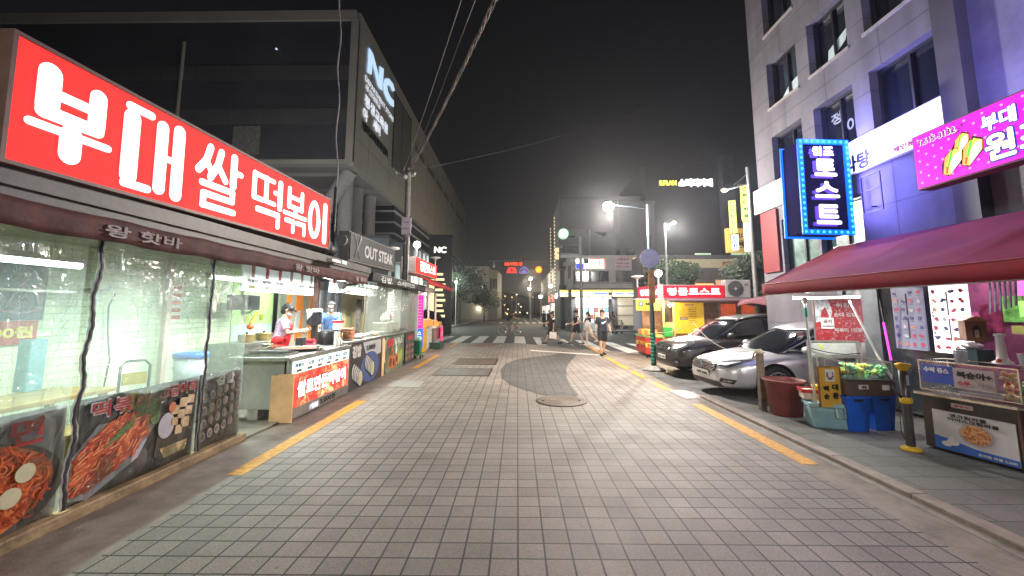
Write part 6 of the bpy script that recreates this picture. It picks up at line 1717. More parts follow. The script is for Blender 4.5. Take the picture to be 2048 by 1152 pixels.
# green lamp post
t = thing('lamp_post', 'green banded lamp post with a round sign and a glaring lamp on its arm', 'street lamp', (3.98, 12.3, 0))
gp = M('post_green', (.035, .06, .075), .45, .3, var=.3, scale=6)
MB().tube((0, 0, .1), (0, 0, 4.0), .075, .055, n=16).build('pole', gp, t)
MB().tube((0, 0, 4.0), (0, 0, 4.95), .055, .045, n=16).build('pale_top', M('post_steel', (.16, .17, .2), .4, .6), t)
m = MB()
for k in range(9): m.lathe([(.076, .20 + k * .1), (.082, .21 + k * .1), (.082, .26 + k * .1), (.076, .27 + k * .1)], n=18)
m.build('base_band', M('band_green', (.02, .22, .14), .4, var=.3), t)
MB().lathe([(.30, 0), (.32, .03), (.28, .06), (.16, .09), (.15, .13), (.08, .14)], n=28).build('foot', M('foot_concrete', (.26, .25, .23), .7, var=.25), t)
MB().tube((0, 0, 4.82), (-1.1, -.04, 4.95), .016).build('arm', gp, t)
MB().lathe([(.02, .10), (.10, .07), (.12, .03), (.0, .02)], (-1.22, -.05, 4.99), n=20).build('lamp_shade', gp, t)
MB().ball((-1.22, -.05, 4.88), (.16, .16, .14)).build('bulb', GLOW('street_bulb', (1, .84, .52), 45), t)
light('POINT', (-1.22, -.05, 4.70), 3200, (1, .91, .80), t, size=.16)
o = MB().disc(0, 0, .29, .29, -.01, .02, 32).build('round_sign', M('sign_back', (.30, .31, .33), .35, .5, var=.15), t); o.location = (-.03, -.09, 3.28)
m = MB(); m.bx(-.3, .24, -.075, -.055, 3.20, 3.23); m.bx(-.3, .24, -.075, -.055, 3.36, 3.39); m.build('clamp', steel2, t)
MB().bx(-.09, .10, -.085, -.075, 1.95, 2.95).build('orange_banner', M('banner_orange', (.42, .20, .08), .6, var=.5, scale=7), t)
# slim posts and tall lamp post
t = thing('lamp_post', 'slim grey street lamp with a short arm rising from behind the right stall trees', 'street lamp', (7.45, 20.5, 0))
MB().tube((0, 0, 0), (0, 0, 6.1), .06, .045).build('pole', M('post_grey2', (.28, .29, .28), .5, .3), t)
MB().tube((0, 0, 5.85), (.40, 0, 6.15), .03).build('arm', M('post_grey2', (.28, .29, .28), .5, .3), t)
MB().ball((.48, 0, 6.15), (.1, .08, .06)).build('bulb', GLOW('street_bulb2', (1, .80, .42), 9), t)
light('POINT', (.48, 0, 5.95), 2300, (1, .93, .86), t, size=.12)
t = thing('lamp_post', 'taller grey street lamp left of the concrete building with its lamp on a long arm', 'street lamp', (8.75, 15.2, .15))
MB().tube((0, 0, -.15), (0, 0, 7.0), .09, .06).build('pole', M('post_grey2', (.28, .29, .28), .5, .3), t)
m = MB(); m.tube((0, 0, 6.35), (-.85, 0, 6.12), .03); m.tube((0, 0, 6.75), (-.55, 0, 6.3), .015); m.build('arm', M('post_grey2', (.28, .29, .28), .5, .3), t)
MB().ball((-.92, 0, 6.10), (.12, .08, .06)).build('bulb', GLOW('street_bulb3', (1, .80, .42), 9), t)
light('POINT', (-.92, 0, 5.9), 380, (.9, .9, 1), t, size=.12)

# lamp posts the street has on the camera's side of the frame
for x, y, p, lab in ((-4.4, -6.5, 1250, 'street lamp on the left pavement behind the viewpoint'), (4.4, -4.0, 900, 'street lamp on the right pavement behind the viewpoint')):
    t = thing('lamp_post', lab, 'street lamp', (x, y, 0))
    MB().tube((0, 0, 0), (0, 0, 5.0), .07, .05).build('pole', gp, t)
    s_ = 1 if x < 0 else -1
    MB().tube((0, 0, 4.85), (s_ * 1.2, 0, 4.95), .028).build('arm', gp, t)
    MB().ball((s_ * 1.25, 0, 4.86), (.125, .125, .09)).build('bulb', GLOW('street_bulb', (1, .84, .52), 45), t)
    light('POINT', (s_ * 1.25, 0, 4.70), p, (1, .86, .70) if x < 0 else (.92, .90, 1.0), t, size=.3)

# ================================================================ FAR SIDE OF THE CROSSING
cw = M('conv_white_wall', (.30, .29, .28), .6, var=.12, scale=.8)
t = thing('convenience_store', 'two storey pale corner building with a yellow striped convenience store at street level', 'building', (4.4, 34, 0), 0)
holes = [(.25, 1.6, 2.9, 3.9), (1.7, 3.2, 2.9, 3.9), (3.75, 5.1, 2.9, 3.9)]
holes = [(a, b, 4.05, 5.0) for a, b, c, d in holes]
m = wall_holes(0, 5.55, 3.3, 6.3, 0, .3, holes)
m.bx(0, .3, .3, 12, 3.3, 6.3); m.bx(5.25, 5.55, .3, 12, 3.3, 6.3); m.bx(.3, 5.25, .3, 12, 6.2, 6.3)
m.build('upper_wall', cw, t)
MB().bx(.3, 5.25, .5, 12, 3.3, 6.19).build('inner_core', M('core_dark', (.02, .021, .026), .7), t)
for a, b, c, d in holes: window(t, a, b, c, d, .1, frm, bars=1, fr=.05)
m = MB(); m.bx(-.05, 5.6, -.12, .0, 3.42, 3.55); m.bx(-.04, 5.6, -.05, -.002, 3.93, 4.0); m.build('ledge', M('ledge_dark', (.1, .09, .09), .6), t)
m = MB()
for x in (0, 3.45, 5.2): m.bx(x, x + .35, .02, .4, .1, 3.3)
m.bx(0, 5.5, 1.9, 12, .1, 3.3); m.build('lower_wall', M('lower_dark', (.08, .08, .085), .6), t)
m = MB(); m.bx(-.9, -.03, -.1, .0, 2.85, 3.38, 0); m.bx(0, 3.3, -.16, -.02, 2.85, 3.38, 0); m.bx(3.45, 5.5, -.16, -.02, 2.85, 3.38, 0)
m.build('store_fascia', GLOW('fascia_cream', (1, .93, .62), 1.2), t)
m = MB(); m.bx(-.88, -.05, -.12, -.101, 3.25, 3.37, 0); m.bx(0, 3.3, -.18, -.161, 3.25, 3.37, 0); m.bx(3.45, 5.5, -.18, -.161, 3.22, 3.37, 0)
m.bx(-.5, -.1, -.12, -.101, 3.0, 3.1, 1); m.bx(1.9, 3.0, -.18, -.161, 3.02, 3.14, 1); m.bx(3.6, 4.35, -.18, -.161, 3.02, 3.13, 1); m.bx(4.6, 5.4, -.18, -.161, 3.02, 3.13, 1); m.bx(3.05, 3.3, -.19, -.185, 2.95, 3.2, 2)
m.build('fascia_stripe', [GLOW('fascia_yellow', (1, .70, .06), 1.1), GLOW('fascia_blue', (.05, .25, .85), .8), M('fascia_dark', (.12, .12, .1), .5)], t)
lit = foodmat('shop_shelves', [(.15, .25, .2), (.8, .85, .75), (1, 1, .92), (.75, .35, .15), (.9, .95, .95)], 2.6, coat=0, es=1.0)
m = MB(); m.bx(.35, 3.45, 1.8, 1.88, .1, 2.8); m.build('shop_interior', lit, t)
MB().bx(.36, 3.44, .5, 1.75, 2.7, 2.78).build('ceiling_light', GLOW('shop_ceiling', (.95, 1, .97), 3.0), t)
m = MB(); m.bx(.35, 3.45, .02, 1.8, 2.8, 3.3, 1); m.bx(.35, 3.45, .1, .2, .1, .75, 1)
for x in (.35, 1.45, 1.9, 2.6, 3.38): m.bx(x, x + .07, .1, .18, .75, 2.8, 0)
m.bx(.35, 3.45, .09, .19, 1.9, 1.96, 0); m.build('shop_frame', [frm, M('shop_base', (.25, .3, .32), .5)], t)
m = MB()
for k in range(14):
    x = .5 + (k % 7) * .42; z = 1.0 + (k // 7) * .55
    m.bx(x, x + .26, 1.0, 1.3, z, z + .36, k % 4)
m.build('goods', [M('goodsA', (.6, .3, .1), .5), M('goodsB', (.15, .35, .5), .5), M('goodsC', (.7, .7, .6), .5), M('goodsD', (.25, .05, .05), .5)], t)
m = MB(); m.bx(3.8, 5.2, .06, .12, .5, 2.75, 0); m.bx(3.8, 5.2, .03, .058, 2.05, 2.12, 1); m.bx(3.8, 5.2, .03, .058, 1.3, 1.36, 1)
m.build('shutter', [M('shutter_cream', (.55, .48, .38), .5, es=.22, ecol=(1, .85, .6), var=.08), M('shutter_line', (.2, .17, .13), .5)], t)
light('AREA', (1.9, -.3, 2.7), 320, (.95, 1, .95), t, size=3, size_y=.4)
t = thing('shop_sign', 'colourful lit restaurant sign with red and green edges on the corner building', 'sign', (4.75, 33.85, 5.15), 0)
MB().bx(.1, 2.5, 0, .1, 0, .82).build('panel', GLOW('colour_sign_white', (1, 1, .92), 1.4), t)
m = MB(); m.bx(.1, .75, -.02, -.001, 0, .42, 0); m.bx(.75, 1.15, -.02, -.001, .42, .82, 1); m.bx(2.42, 2.5, -.02, -.001, 0, .82, 2); m.bx(1.2, 2.5, -.02, -.001, .76, .82, 2); m.bx(1.2, 2.5, -.02, -.001, 0, .05, 3); m.bx(1.55, 1.65, -.02, -.001, .2, .7, 3); m.bx(2.02, 2.12, -.02, -.001, .2, .7, 2)
m.build('colour_block', [GLOW('blk_blue', (.02, .06, .8), 1.1), M('blk_dark', (.02, .05, .04), .5), GLOW('blk_red', (.9, .05, .02), .9), GLOW('blk_green', (.1, .7, .1), .8)], t)
t = thing('wall_sign', 'dull pinkish printed board on the upper right of the corner building', 'sign', (8.05, 33.95, 5.1), 0)
MB().bx(0, 1.4, 0, .04, 0, 1.05).build('board', M('pink_board', (.36, .28, .30), .6, var=.1), t)
letters(t, [('가을맞이', .7, .85, .95, .22, .01), ('생맥주 3,500', .7, .50, 1.1, .16, .01), ('안주 15,000', .7, .22, 1.1, .16, .01)], M('ink_wine', (.18, .05, .08), .5), y=-.01)
t = thing('side_lightbox', 'small warm upright lightbox at the right corner of the pale building', 'lightbox', (9.6, 33.8, 4.95), 0)
MB().bx(0, .26, 0, .3, 0, 1.1).build('box', GLOW('warm_box', (1, .75, .4), .9), t)
MB().bx(.05, .12, -.02, -.001, .1, 1.0).build('mark', M('blk_dark', (.02, .05, .04), .5), t)

# grey apartment blocks behind
gw = M('grey_block', (.05, .056, .06), .7, var=.15, scale=.25)
gw2 = M('grey_block_b', (.085, .097, .10), .7, var=.12, scale=.3)
def block(name, label, x, y, w, d, h, mat, wins, cat='building'):
    t = thing(name, label, cat, (x, y, 0), 0)
    MB().bx(0, w, 0, d, 0, h).build('wall', mat, t)
    MB().bx(-.1, w + .1, -.1, d, h, h + .35).build('parapet', mat, t)
    for (a, b, c, e_) in wins:
        window(t, a, b, c, e_, -.06, frm, bars=1, fr=.06, dep=.055)
    return t
block('apartment_block', 'dark grey block rising behind the corner store under the lamp', 5.1, 47, 9.2, 10, 14.6, gw, [(1.2 + i * 2.6, 2.6 + i * 2.6, 3.2 + j * 3, 4.8 + j * 3) for i in range(3) for j in range(3)])
t = block('apartment_block', 'paler stepped block right of the glaring street lamp', 11.2, 44.5, 3.9, 9, 13.4, gw2, [(.6, 1.6, 7, 8.4), (2.3, 3.2, 4, 5.4)])
t = thing('rooftop_shed', 'low grey roof structure stepping down in front of the dark block', 'rooftop shed', (6.2, 46.2, 6.3), 0)
MB().prism([(0, 0), (6, 0), (6, 4.6), (3.6, 3.8), (2.2, 4.4), (0, 3.2)], 0, 1.4).build('wall', gw2, t)
# narrow stacked signs and cluttered column left of the corner store
t = thing('signage_column', 'tall thin column with two strings of warm lamps at the left of the corner building', 'sign column', (3.35, 37, 0))
m = MB(); m.bx(.0, .08, 0, .1, 3, 10.3, 0); m.bx(-.36, -.28, 0, .1, 2.5, 9.3, 0)
m.build('frame', M('cream_column', (.4, .35, .25), .5), t)
m = MB()
for k in range(22): m.ball((.04, -.05, 3.2 + k * .33), .05, 8, k=5); m.ball((-.32, -.05, 2.8 + k * .30), .04, 8, k=5)
m.build('lamp_bulb', GLOW('string_bulb', (1, .85, .5), 1.2), t)
t = thing('narrow_building', 'narrow cluttered grey building with balconies between the column and the corner store', 'building', (3.9, 38.5, 0))
m = MB(); m.bx(.1, 2.6, 0, 6, 0, 9.4, 0)
for k in range(3): m.bx(-.1, 1.7, -1.2, 0, 3.2 + k * 2.2, 3.35 + k * 2.2, 0); m.bx(-.1, 1.7, -1.2, -1.15, 3.35 + k * 2.2, 4.0 + k * 2.2, 1)
m.build('wall', [gw2, gw], t)
window(t, .4, 1.6, 7.6, 8.8, -.06, frm, bars=1, fr=.06, dep=.055)
MB().bx(-.35, .0, -.05, 0, 6.5, 7.6).build('lit_sign', GLOW('warm_box', (1, .75, .4), .9), t)
t = thing('round_sign', 'round white and green lit coffee shop sign high beside the dark block', 'sign', (AY(1127, 467, 36.6)[0], 36.6, AY(1127, 467, 36.6)[1]))
m = MB(); m.disc(0, 0, .50, .50, 0, .15, 32); m.build('disc', GLOW('round_white', (.95, 1, .97), 1.1), t)
m = MB()
for k in range(32):
    a, b = k * PI / 16, (k + 1) * PI / 16
    m.prism([(.50 * math.cos(a), .50 * math.sin(a)), (.50 * math.cos(b), .50 * math.sin(b)), (.41 * math.cos(b), .41 * math.sin(b)), (.41 * math.cos(a), .41 * math.sin(a))], -.02, -.002)
m.build('green_ring', GLOW('ring_green', (.03, .4, .14), .7), t)
m = MB(); m.disc(-.13, .02, .07, .05, -.02, .015, 12); m.disc(.13, .02, .07, .05, -.02, .015, 12); m.prism([(-.18, -.12), (.18, -.12), (.0, -.2)], -.02, -.005)
m.build('emblem', M('emblem_green', (.05, .2, .1), .5), t)
MB().bx(-.04, .04, .05, .15, -2.6, -.5).build('bracket', dark, t)
# study cafe roof sign
t = thing('study_cafe_tower', 'very dark tall tower carrying the lit study cafe lettering', 'building', (14.6, 45.5, 0))
MB().bx(0, 9.5, 0, 12, 0, 18.2).build('wall', M('tower_dark', (.012, .013, .022), .7, var=.15, scale=.2), t)
MB().bx(8.2, 9.5, -1.0, 0, 0, 19).build('pier', M('tower_pier', (.04, .042, .06), .6), t)
letters(t, [('S.PLAN', 2.45, 16.25 - .2, 2.0, .62, .07)], GLOW('plan_yellow', (.95, .85, .12), 1.5), y=-.2, name='yellow_lettering')
letters(t, [('스터디카페', 5.55, 16.25 - .2, 3.9, 1.0, .09)], GLOW('plan_white', (.95, .93, 1.0), 1.9), y=-.2)
# low commercial building behind right trees
t = thing('commercial_building', 'low building with cream sign band behind the trees and the right toast stall', 'building', (9.5, 31, 0))
MB().bx(0, 9.5, 0, 8, 0, 5.9).build('wall', M('com_wall', (.16, .15, .17), .6, var=.2), t)
m = MB(); m.bx(0, 8.7, -.2, -.0, 4.9, 5.55, 0); m.bx(.4, 1.6, -.22, -.201, 5.15, 5.3, 1); m.bx(2.5, 3.4, -.22, -.201, 5.15, 5.3, 1); m.bx(7.3, 8.6, -.22, -.201, 5.15, 5.3, 1); m.build('sign_band', [M('band_cream', (.50, .45, .30), .5, es=.12, ecol=(1, .9, .6), var=.1), M('fascia_dark', (.12, .12, .1), .5)], t)
letters(t, [('카페', 6.3, 5.2, .9, .4, .03)], M('band_red', (.4, .1, .03), .5, es=.1), y=-.23)
letters(t, [('CUCCI', 7.0, 4.35, 2.3, .42, .04)], M('dark_letter', (.16, .14, .17), .5), y=-.1, name='shop_name')
m = MB(); m.bx(4.2, 5.4, .5, .6, 5.95, 6.1); m.bx(7.0, 8.4, .5, .6, 5.95, 6.6); m.build('roof_light', GLOW('roof_light', (.6, .9, .6), .5), t)
m = MB()
for k in range(3): m.bx(5.4 + k * 1.4, 6.6 + k * 1.4, -.08, -.01, 2.6, 4.0)
m.build('warm_window', M('warm_window', (.35, .25, .16), .5, es=.5, ecol=(1, .65, .35), var=.4, scale=2), t)
m = MB(); m.bx(3.8, 5.1, -.3, -.1, 3.3, 3.7); m.ball((6.1, -.4, 3.45), (.55, .1, .28)); m.build('orange_lamp', GLOW('orange_lamp', (1, .55, .12), 1.3), t)
# yellow study sign and vertical lit signs
t = thing('yellow_sign', 'large yellow hanging sign with brown lettering below the vertical signs', 'sign', (12.5, 24.2, 5.15), 5)
MB().bx(0, 1.25, 0, .3, 0, 1.45).build('box', M('amber_sign', (.70, .42, .10), .5, es=.35, ecol=(1, .6, .12), var=.06), t)
letters(t, [('스터디', .62, 1.0, 1.0, .34, .02), ('카페', .62, .50, .7, .32, .02)], M('ink_brown', (.12, .05, .02), .5), y=-.01)
m = MB(); m.path([(.25, -.012, .3), (1.0, -.012, .3), (1.0, -.012, .7), (.25, -.012, .7), (.25, -.012, .3)], .02, 4); m.build('outline', M('ink_brown', (.12, .05, .02), .5), t)
def vsign(x, y, z, w, h, colb, words, lab, ink, rz=-25):
    t = thing('vertical_sign', lab, 'sign', (x, y, z), rz)
    MB().bx(0, w, 0, .25, 0, h).build('box', colb, t)
    n = len(words)
    if words[0] == '스':
        letters(t, [(c, w / 2, h - (k + .6) * h / (n + .2), w * .62, h / n * .66, .02) for k, c in enumerate(words)], ink, y=-.01)
    else:
        m = MB()
        for k in range(n):
            z = h - (k + .85) * h / n
            m.bx(w * .2, w * .5, -.012, -.001, z, z + .05); m.bx(w * .25, w * .45, -.012, -.001, z + .1, z + h / n * .62); m.bx(w * .6, w * .72, -.012, -.001, z, z + h / n * .66)
        m.build('character', ink, t)
    return t
vsign(11.65, 21.0, 6.35, .42, 1.9, GLOW('vs_yellow', (.95, .85, .15), 1.0), '스터디카페', 'yellow vertical sign, upper one of the pair nearest the concrete building', M('ink_green', (.03, .2, .05), .5))
vsign(11.7, 21.0, 4.75, .42, 1.5, GLOW('vs_white', (1, .9, .9), 1.2), '포토사진관', 'white vertical sign with red letters just under the yellow one', M('ink_red', (.5, .03, .03), .5, var=0))
vsign(12.35, 23.6, 6.2, .36, 1.9, GLOW('vs_green', (.65, .85, .15), .9), '노래연습장', 'green yellow vertical sign, the farther and smaller one', M('ink_blue', (.02, .12, .25), .5, var=0))
vsign(12.45, 23.7, 5.2, .36, .9, GLOW('vs_blue', (.45, .65, .95), .9), '호프', 'pale blue small vertical sign below the green yellow one', M('ink_blue', (.02, .12, .25), .5, var=0))

# traffic gantry with matrix board
t = thing('traffic_gantry', 'traffic gantry with cameras, a red lettered message board and an amber signal', 'traffic gantry', (2.6, 40, 0))
m = MB(); m.tube((4.5, 0, 0), (4.5, 0, 9.6), .13, .1); m.tube((4.5, 0, 6.5), (-5.4, 0, 6.55), .055); m.tube((1.5, 0, 5.75), (-4.6, 0, 5.8), .035)
m.build('mast', M('gantry_grey', (.22, .22, .22), .5, .3), t)
MB().bx(-4.0, -2.0, -.12, .1, 5.95, 6.5).build('message_box', dark, t)
letters(t, [('8승시매도 단', -2.98, 6.23, 1.75, .36, .02)], GLOW('matrix_red', (1, .07, .02), 1.5), y=-.13, name='message_lettering')
m = MB(); m.prism([(-3.7, 5.35), (-2.6, 5.35), (-2.85, 5.9), (-3.45, 5.9)], -.1, 0); m.build('red_triangle', GLOW('tri_red', (.9, .04, .03), 1.2), t)
letters(t, [('+', -3.15, 5.62, .34, .34, .03)], M('blk_maroon', (.12, 0, 0), .5), y=-.11, name='cross_mark')
m = MB(); m.path([(-2.4, -.05, 5.35), (-1.55, -.05, 5.35), (-1.6, -.05, 5.7), (-1.98, -.05, 5.98), (-2.35, -.05, 5.7), (-2.4, -.05, 5.35)], .035, 5); m.path([(-2.2, -.05, 5.5), (-1.75, -.05, 5.5)], .03, 5); m.path([(-1.98, -.05, 5.4), (-1.98, -.05, 5.85)], .03, 5); m.build('blue_sign', GLOW('house_blue', (.25, .22, .9), .9), t)
MB().bx(-.9, -.2, -.1, .1, 5.45, 5.85).build('signal_box', dark, t)
MB().ball((-.53, -.16, 5.66), (.32, .14, .32)).build('amber_lamp', GLOW('amber', (1, .17, .01), 3.2), t)
light('POINT', (-.53, -.5, 5.66), 25, (1, .4, .1), t, size=.2)
MB().bx(3.2, 4.1, -.2, .0, 6.3, 6.6).build('camera_box', M('dark_grey_box', (.12, .12, .12), .5), t)
m = MB(); m.tube((-4.9, 0, 6.5), (-4.9, 0, 6.1), .04); m.ball((-4.9, 0, 6.0), .14); m.build('dome_camera', M('cam_white', (.5, .5, .5), .4), t)
t = thing('signal_mast', 'plain grey traffic mast in front of the convenience store', 'mast', (5.05, 32.6, 0))
MB().tube((0, 0, 0), (0, 0, 7.6), .13, .10).build('mast', M('gantry_grey', (.22, .22, .22), .5, .3), t)
m = MB(); m.tube((0, 0, 6.2), (-1.9, 0, 6.3), .05); m.bx(-1.6, -.4, -.2, .0, 5.9, 6.15); m.build('arm', M('gantry_grey', (.22, .22, .22), .5, .3), t)
t = thing('signal_mast', 'dark post with traffic signal box left of the plain grey mast', 'mast', (4.2, 33.0, 0))
MB().tube((0, 0, 0), (0, 0, 5.6), .16, .12).build('mast', M('mast_dark', (.07, .07, .07), .6), t)
m = MB(); m.bx(-.5, .5, -.15, .1, 5.3, 5.6); m.bx(-.2, .2, -.2, -.1, 3.4, 4.2); m.build('signal_box', M('dark_grey_box', (.12, .12, .12), .5), t)

# pale house on the far left
t = thing('pale_house', 'pale two storey house with dark windows and a lit doorway beyond the trees', 'house', (-5.2, 73, 0), 0)
m = MB()
m.bx(-5.5, 0, 0, 12, 0, 9.2); m.prism([(0, 0), (0, 12), (1.9, 12), (1.5, 2.4)], 0, 9.0, ax='xy'); m.build('wall', M('house_pale', (.42, .40, .36), .6, var=.08, scale=.5), t)
MB().bx(-5.6, .1, -.1, 12, 9.2, 9.5).build('parapet', M('house_pale', (.42, .40, .36), .6), t)
for a, b, c, d in ((-2.8, -1.1, 6.0, 7.7), (-2.9, -1.1, 3.0, 4.4)): window(t, a, b, c, d, -.06, frm, bars=1, fr=.08, dep=.055)
m = MB()
for k in range(5): m.prism([(.25 + k * .25, .3 + k * .4), (.37 + k * .25, .50 + k * .4), (.42 + k * .25, .45 + k * .4), (.3 + k * .25, .25 + k * .4)], 5.6, 7.4, ax='xy')
m.build('side_window', M('side_dark', (.03, .03, .035), .4), t)
MB().bx(-1.9, -1.5, -.1, -.01, 1.7, 2.3).build('wall_lamp', GLOW('door_lamp', (1, .85, .5), 5), t)
light('POINT', (-1.6, -.6, 2.0), 60, (1, .88, .6), t, size=.2)

t = thing('clipped_bush', 'dark rounded bush in front of the black pylon', 'bush', (-6.6, 29.8, 0))
m = MB(); rnd = random.Random(12)
for i in range(1500):
    a = rnd.uniform(0, 2 * PI); b = math.acos(rnd.uniform(-.3, 1)); r = rnd.uniform(.8, 1.05)
    p = Vector((1.15 * r * math.sin(b) * math.cos(a), .8 * r * math.sin(b) * math.sin(a), .75 + .95 * r * math.cos(b)))
    q = Vector((rnd.gauss(0, 1), rnd.gauss(0, 1), rnd.gauss(0, 1))).normalized() * .12; w_ = q.orthogonal() * .6
    m.add([p - q, p + w_, p + q, p - w_], [(0, 1, 2, 3)])
m.ball((0, 0, .7), (1.0, .7, .85)); m.build('foliage', M('bush_dark', (.012, .016, .012), .8, var=.4), t)
MB().tube((0, 0, 0), (0, 0, .4), .08).build('trunk', bark, t)
# park lamps and distant lamps
def plamp(x, y, h, label, col=(1, .92, .75), es=9, p=60, r=.12):
    t = thing('lamp_post', label, 'street lamp', (x, y, 0))
    MB().tube((0, 0, 0), (0, 0, h), .05 * h / 4, .04 * h / 4).build('pole', M('post_pale', (.35, .36, .34), .5), t)
    MB().ball((.0, -.03, h + r), (r * 1.3, r, r)).build('bulb', GLOW('park_%d' % int(es * 10 + col[2] * 100), col, es), t)
    if p: light('POINT', (0, -.3, h + .4), p, col, t, size=.15)
plamp(-6.6, 44, 4.6, 'slim post lamp standing before the trees on the far left pavement', (.85, 1, .85), 4, 900)
plamp(-9.2, 41, 3.2, 'short lamp by the store entrance pillar', (.9, 1, .9), 3, 1000)
plamp(-5.3, 62, 5.2, 'white lamp among the trees nearer the pale house', (1, .98, .9), 4, 120)
plamp(1.9, 60, 6.0, 'upper yellow street lamp down the far road', (1, .84, .6), 3, 2200, .22)
plamp(2.4, 84, 5.7, 'lower yellow street lamp down the far road', (1, .84, .6), 3, 2200, .28)
for k, (x, y, h, lab) in enumerate(((4.0, 42, 2.9, 'cool white globe lamp at the mouth of the right pavement'), (3.7, 46, 4.2, 'cool lamp behind the globe lamp'), (2.9, 52, 3.2, 'bright shop lamp deeper along the right pavement'), (4.6, 47, 4.0, 'cool lamp close to the narrow building'))):
    plamp(x, y, h, lab, (.85, .93, 1), 6, 100 if k < 2 else 40, .2)
plamp(-13.2, 24.5, 6.8, 'added tall lamp hidden behind the left stalls to light the store front', (1, .96, .9), 6, 1300, .2)  # this lamp and the next are added out of sight to brighten the store walls
plamp(-22, 25.5, 9.8, 'added unseen tall lamp far left to light the store front', (1, .96, .9), 6, 200, .2)
# distant warm cluster of lights: cars and shops at the end of the road
rnd = random.Random(21)
for k in range(14):
    x = rnd.uniform(-5.5, 5); y = rnd.uniform(118, 135); z = rnd.uniform(.8, 6.5) if k > 5 else rnd.uniform(.5, 1.2)
    plc = ['far amber street light %s' % s_ for s_ in ('leftmost', 'left low', 'near the crossing', 'centre low', 'centre high', 'right low', 'right high', 'above the road', 'by the dark car', 'over the slope', 'beside the mast', 'far left high', 'far right', 'last of the row')][k]
    t = thing('distant_lamp', plc + ' at the end of the road', 'street lamp', (x, y, 0), group='distant lights at the end of the road')
    MB().tube((0, 0, 0), (0, 0, z), .06).build('pole', M('post_pale', (.35, .36, .34), .5), t)
    c = [(1, .6, .2), (1, .85, .55), (1, .95, .85)][k % 3]
    MB().ball((0, 0, z), (.24, .16, .17), 10, k=6).build('bulb', GLOW('dist_%d' % (k % 3), c, 2.2), t)
for x, w, h, y, lab in ((-22, 9, 9, 110, 'broad dark building far left behind the trees'), (-13, 6.5, 7, 128, 'dark building just right of the pale house'), (-6, 5, 4.5, 140, 'lowest dark building left of the road end'), (0, 5, 4, 142, 'low dark building closing the end of the road'), (5, 6, 7, 128, 'dark building right of the road end'), (9, 8, 10, 100, 'tall dark building behind the small lit shops')):
    t = thing('distant_building', lab, 'building', (x, y, 0), group='dark buildings at the end of the road')
    MB().bx(0, w, 0, 10, 0, h).build('wall', M('far_build', (.07, .065, .06), .7, var=.3, scale=.3), t)
    MB().bx(-.1, w + .1, -.1, 10, h, h + .3).build('parapet', M('far_build', (.07, .065, .06), .7), t)

m = MB(); m.grid(lambda u, v: (-160 + 320 * u, 190 + 20 * v, 2 + v * (8 + 8 * math.sin(u * 5 + 1) + 3 * math.sin(u * 17))), 60, 4)
struct(m.build('hill', M('hill_dark', (.05, .045, .04), .9, var=.2)))
# light on the right roadside shops beyond the crossing
t = thing('side_shops', 'row of small lit shops along the right side of the far road', 'shop row', (3.9, 48, 0))
MB().bx(.6, 8, 0, 30, 0, 7).build('wall', gw, t)
for a, b, c, d, mm in ((1, 8, .3, 2.6, GLOW('shopglow_a', (1, .9, .75), .8)), (10, 16, .3, 2.4, GLOW('shopglow_b', (.9, .95, 1), .9)), (18, 26, .3, 2.4, GLOW('shopglow_a', (1, .9, .75), .8))): MB().bx(.5, .6, a, b, c, d).build('shop_window', mm, t)
MB().bx(.3, .6, 1, 8, 2.8, 3.6).build('fascia_sign', GLOW('shopglow_c', (1, .25, .2), .7), t)

# ================================================================ CARS
def body_pts(L, W, st, n=1):
    """loft: st = list of (x, halfwidth_frac, z_bottom, z_shoulder, z_top)"""
    V = []; F = []
    hw = W / 2
    k = 0
    for (x, wf, zb, zs, zt) in st:
        w = hw * wf
        zm = zb + (zs - zb) * .5
        sec = [(0, zb), (w * .80, zb), (w * .96, zb + .07), (w, zm), (w * .985, zs - .10), (w * .93, zs), (w * .74, zs + (zt - zs) * .72), (w * .4, zt - .004), (0, zt)]
        V.append([(x, y, z) for y, z in sec])
    return V
def loft_mesh(V, mirror=True, caps=True):
    bm = bmesh.new()
    rows = []
    for sec in V:
        full = [bm.verts.new((x, -y, z)) for x, y, z in sec]
        full += [bm.verts.new((x, y, z)) for x, y, z in reversed(sec[1:-1])]
        rows.append(full)
    n = len(rows[0])
    for a, b in zip(rows[:-1], rows[1:]):
        for i in range(n):
            bm.faces.new((a[i], a[(i + 1) % n], b[(i + 1) % n], b[i]))
    if caps:
        for r in (rows[0], rows[-1]):
            h = n // 2
            # strip cap between both sides
            for i in range(h):
                a, b = r[i], r[i + 1]
                c, d = r[(n - i - 1) % n], r[(n - i) % n]
                vs = []
                for v in (a, b, c, d):
                    if v not in vs: vs.append(v)
                if len(vs) >= 3:
                    try: bm.faces.new(vs)
                    except ValueError: pass
    bmesh.ops.recalc_face_normals(bm, faces=bm.faces)
    return bm
def evalmesh(o):
    dg = bpy.context.evaluated_depsgraph_get()
    dg.update()
    return bpy.data.meshes.new_from_object(o.evaluated_get(dg))
def bvh_of(me):
    return BVHTree.FromPolygons([v.co.copy() for v in me.vertices], [tuple(p.vertices) for p in me.polygons])
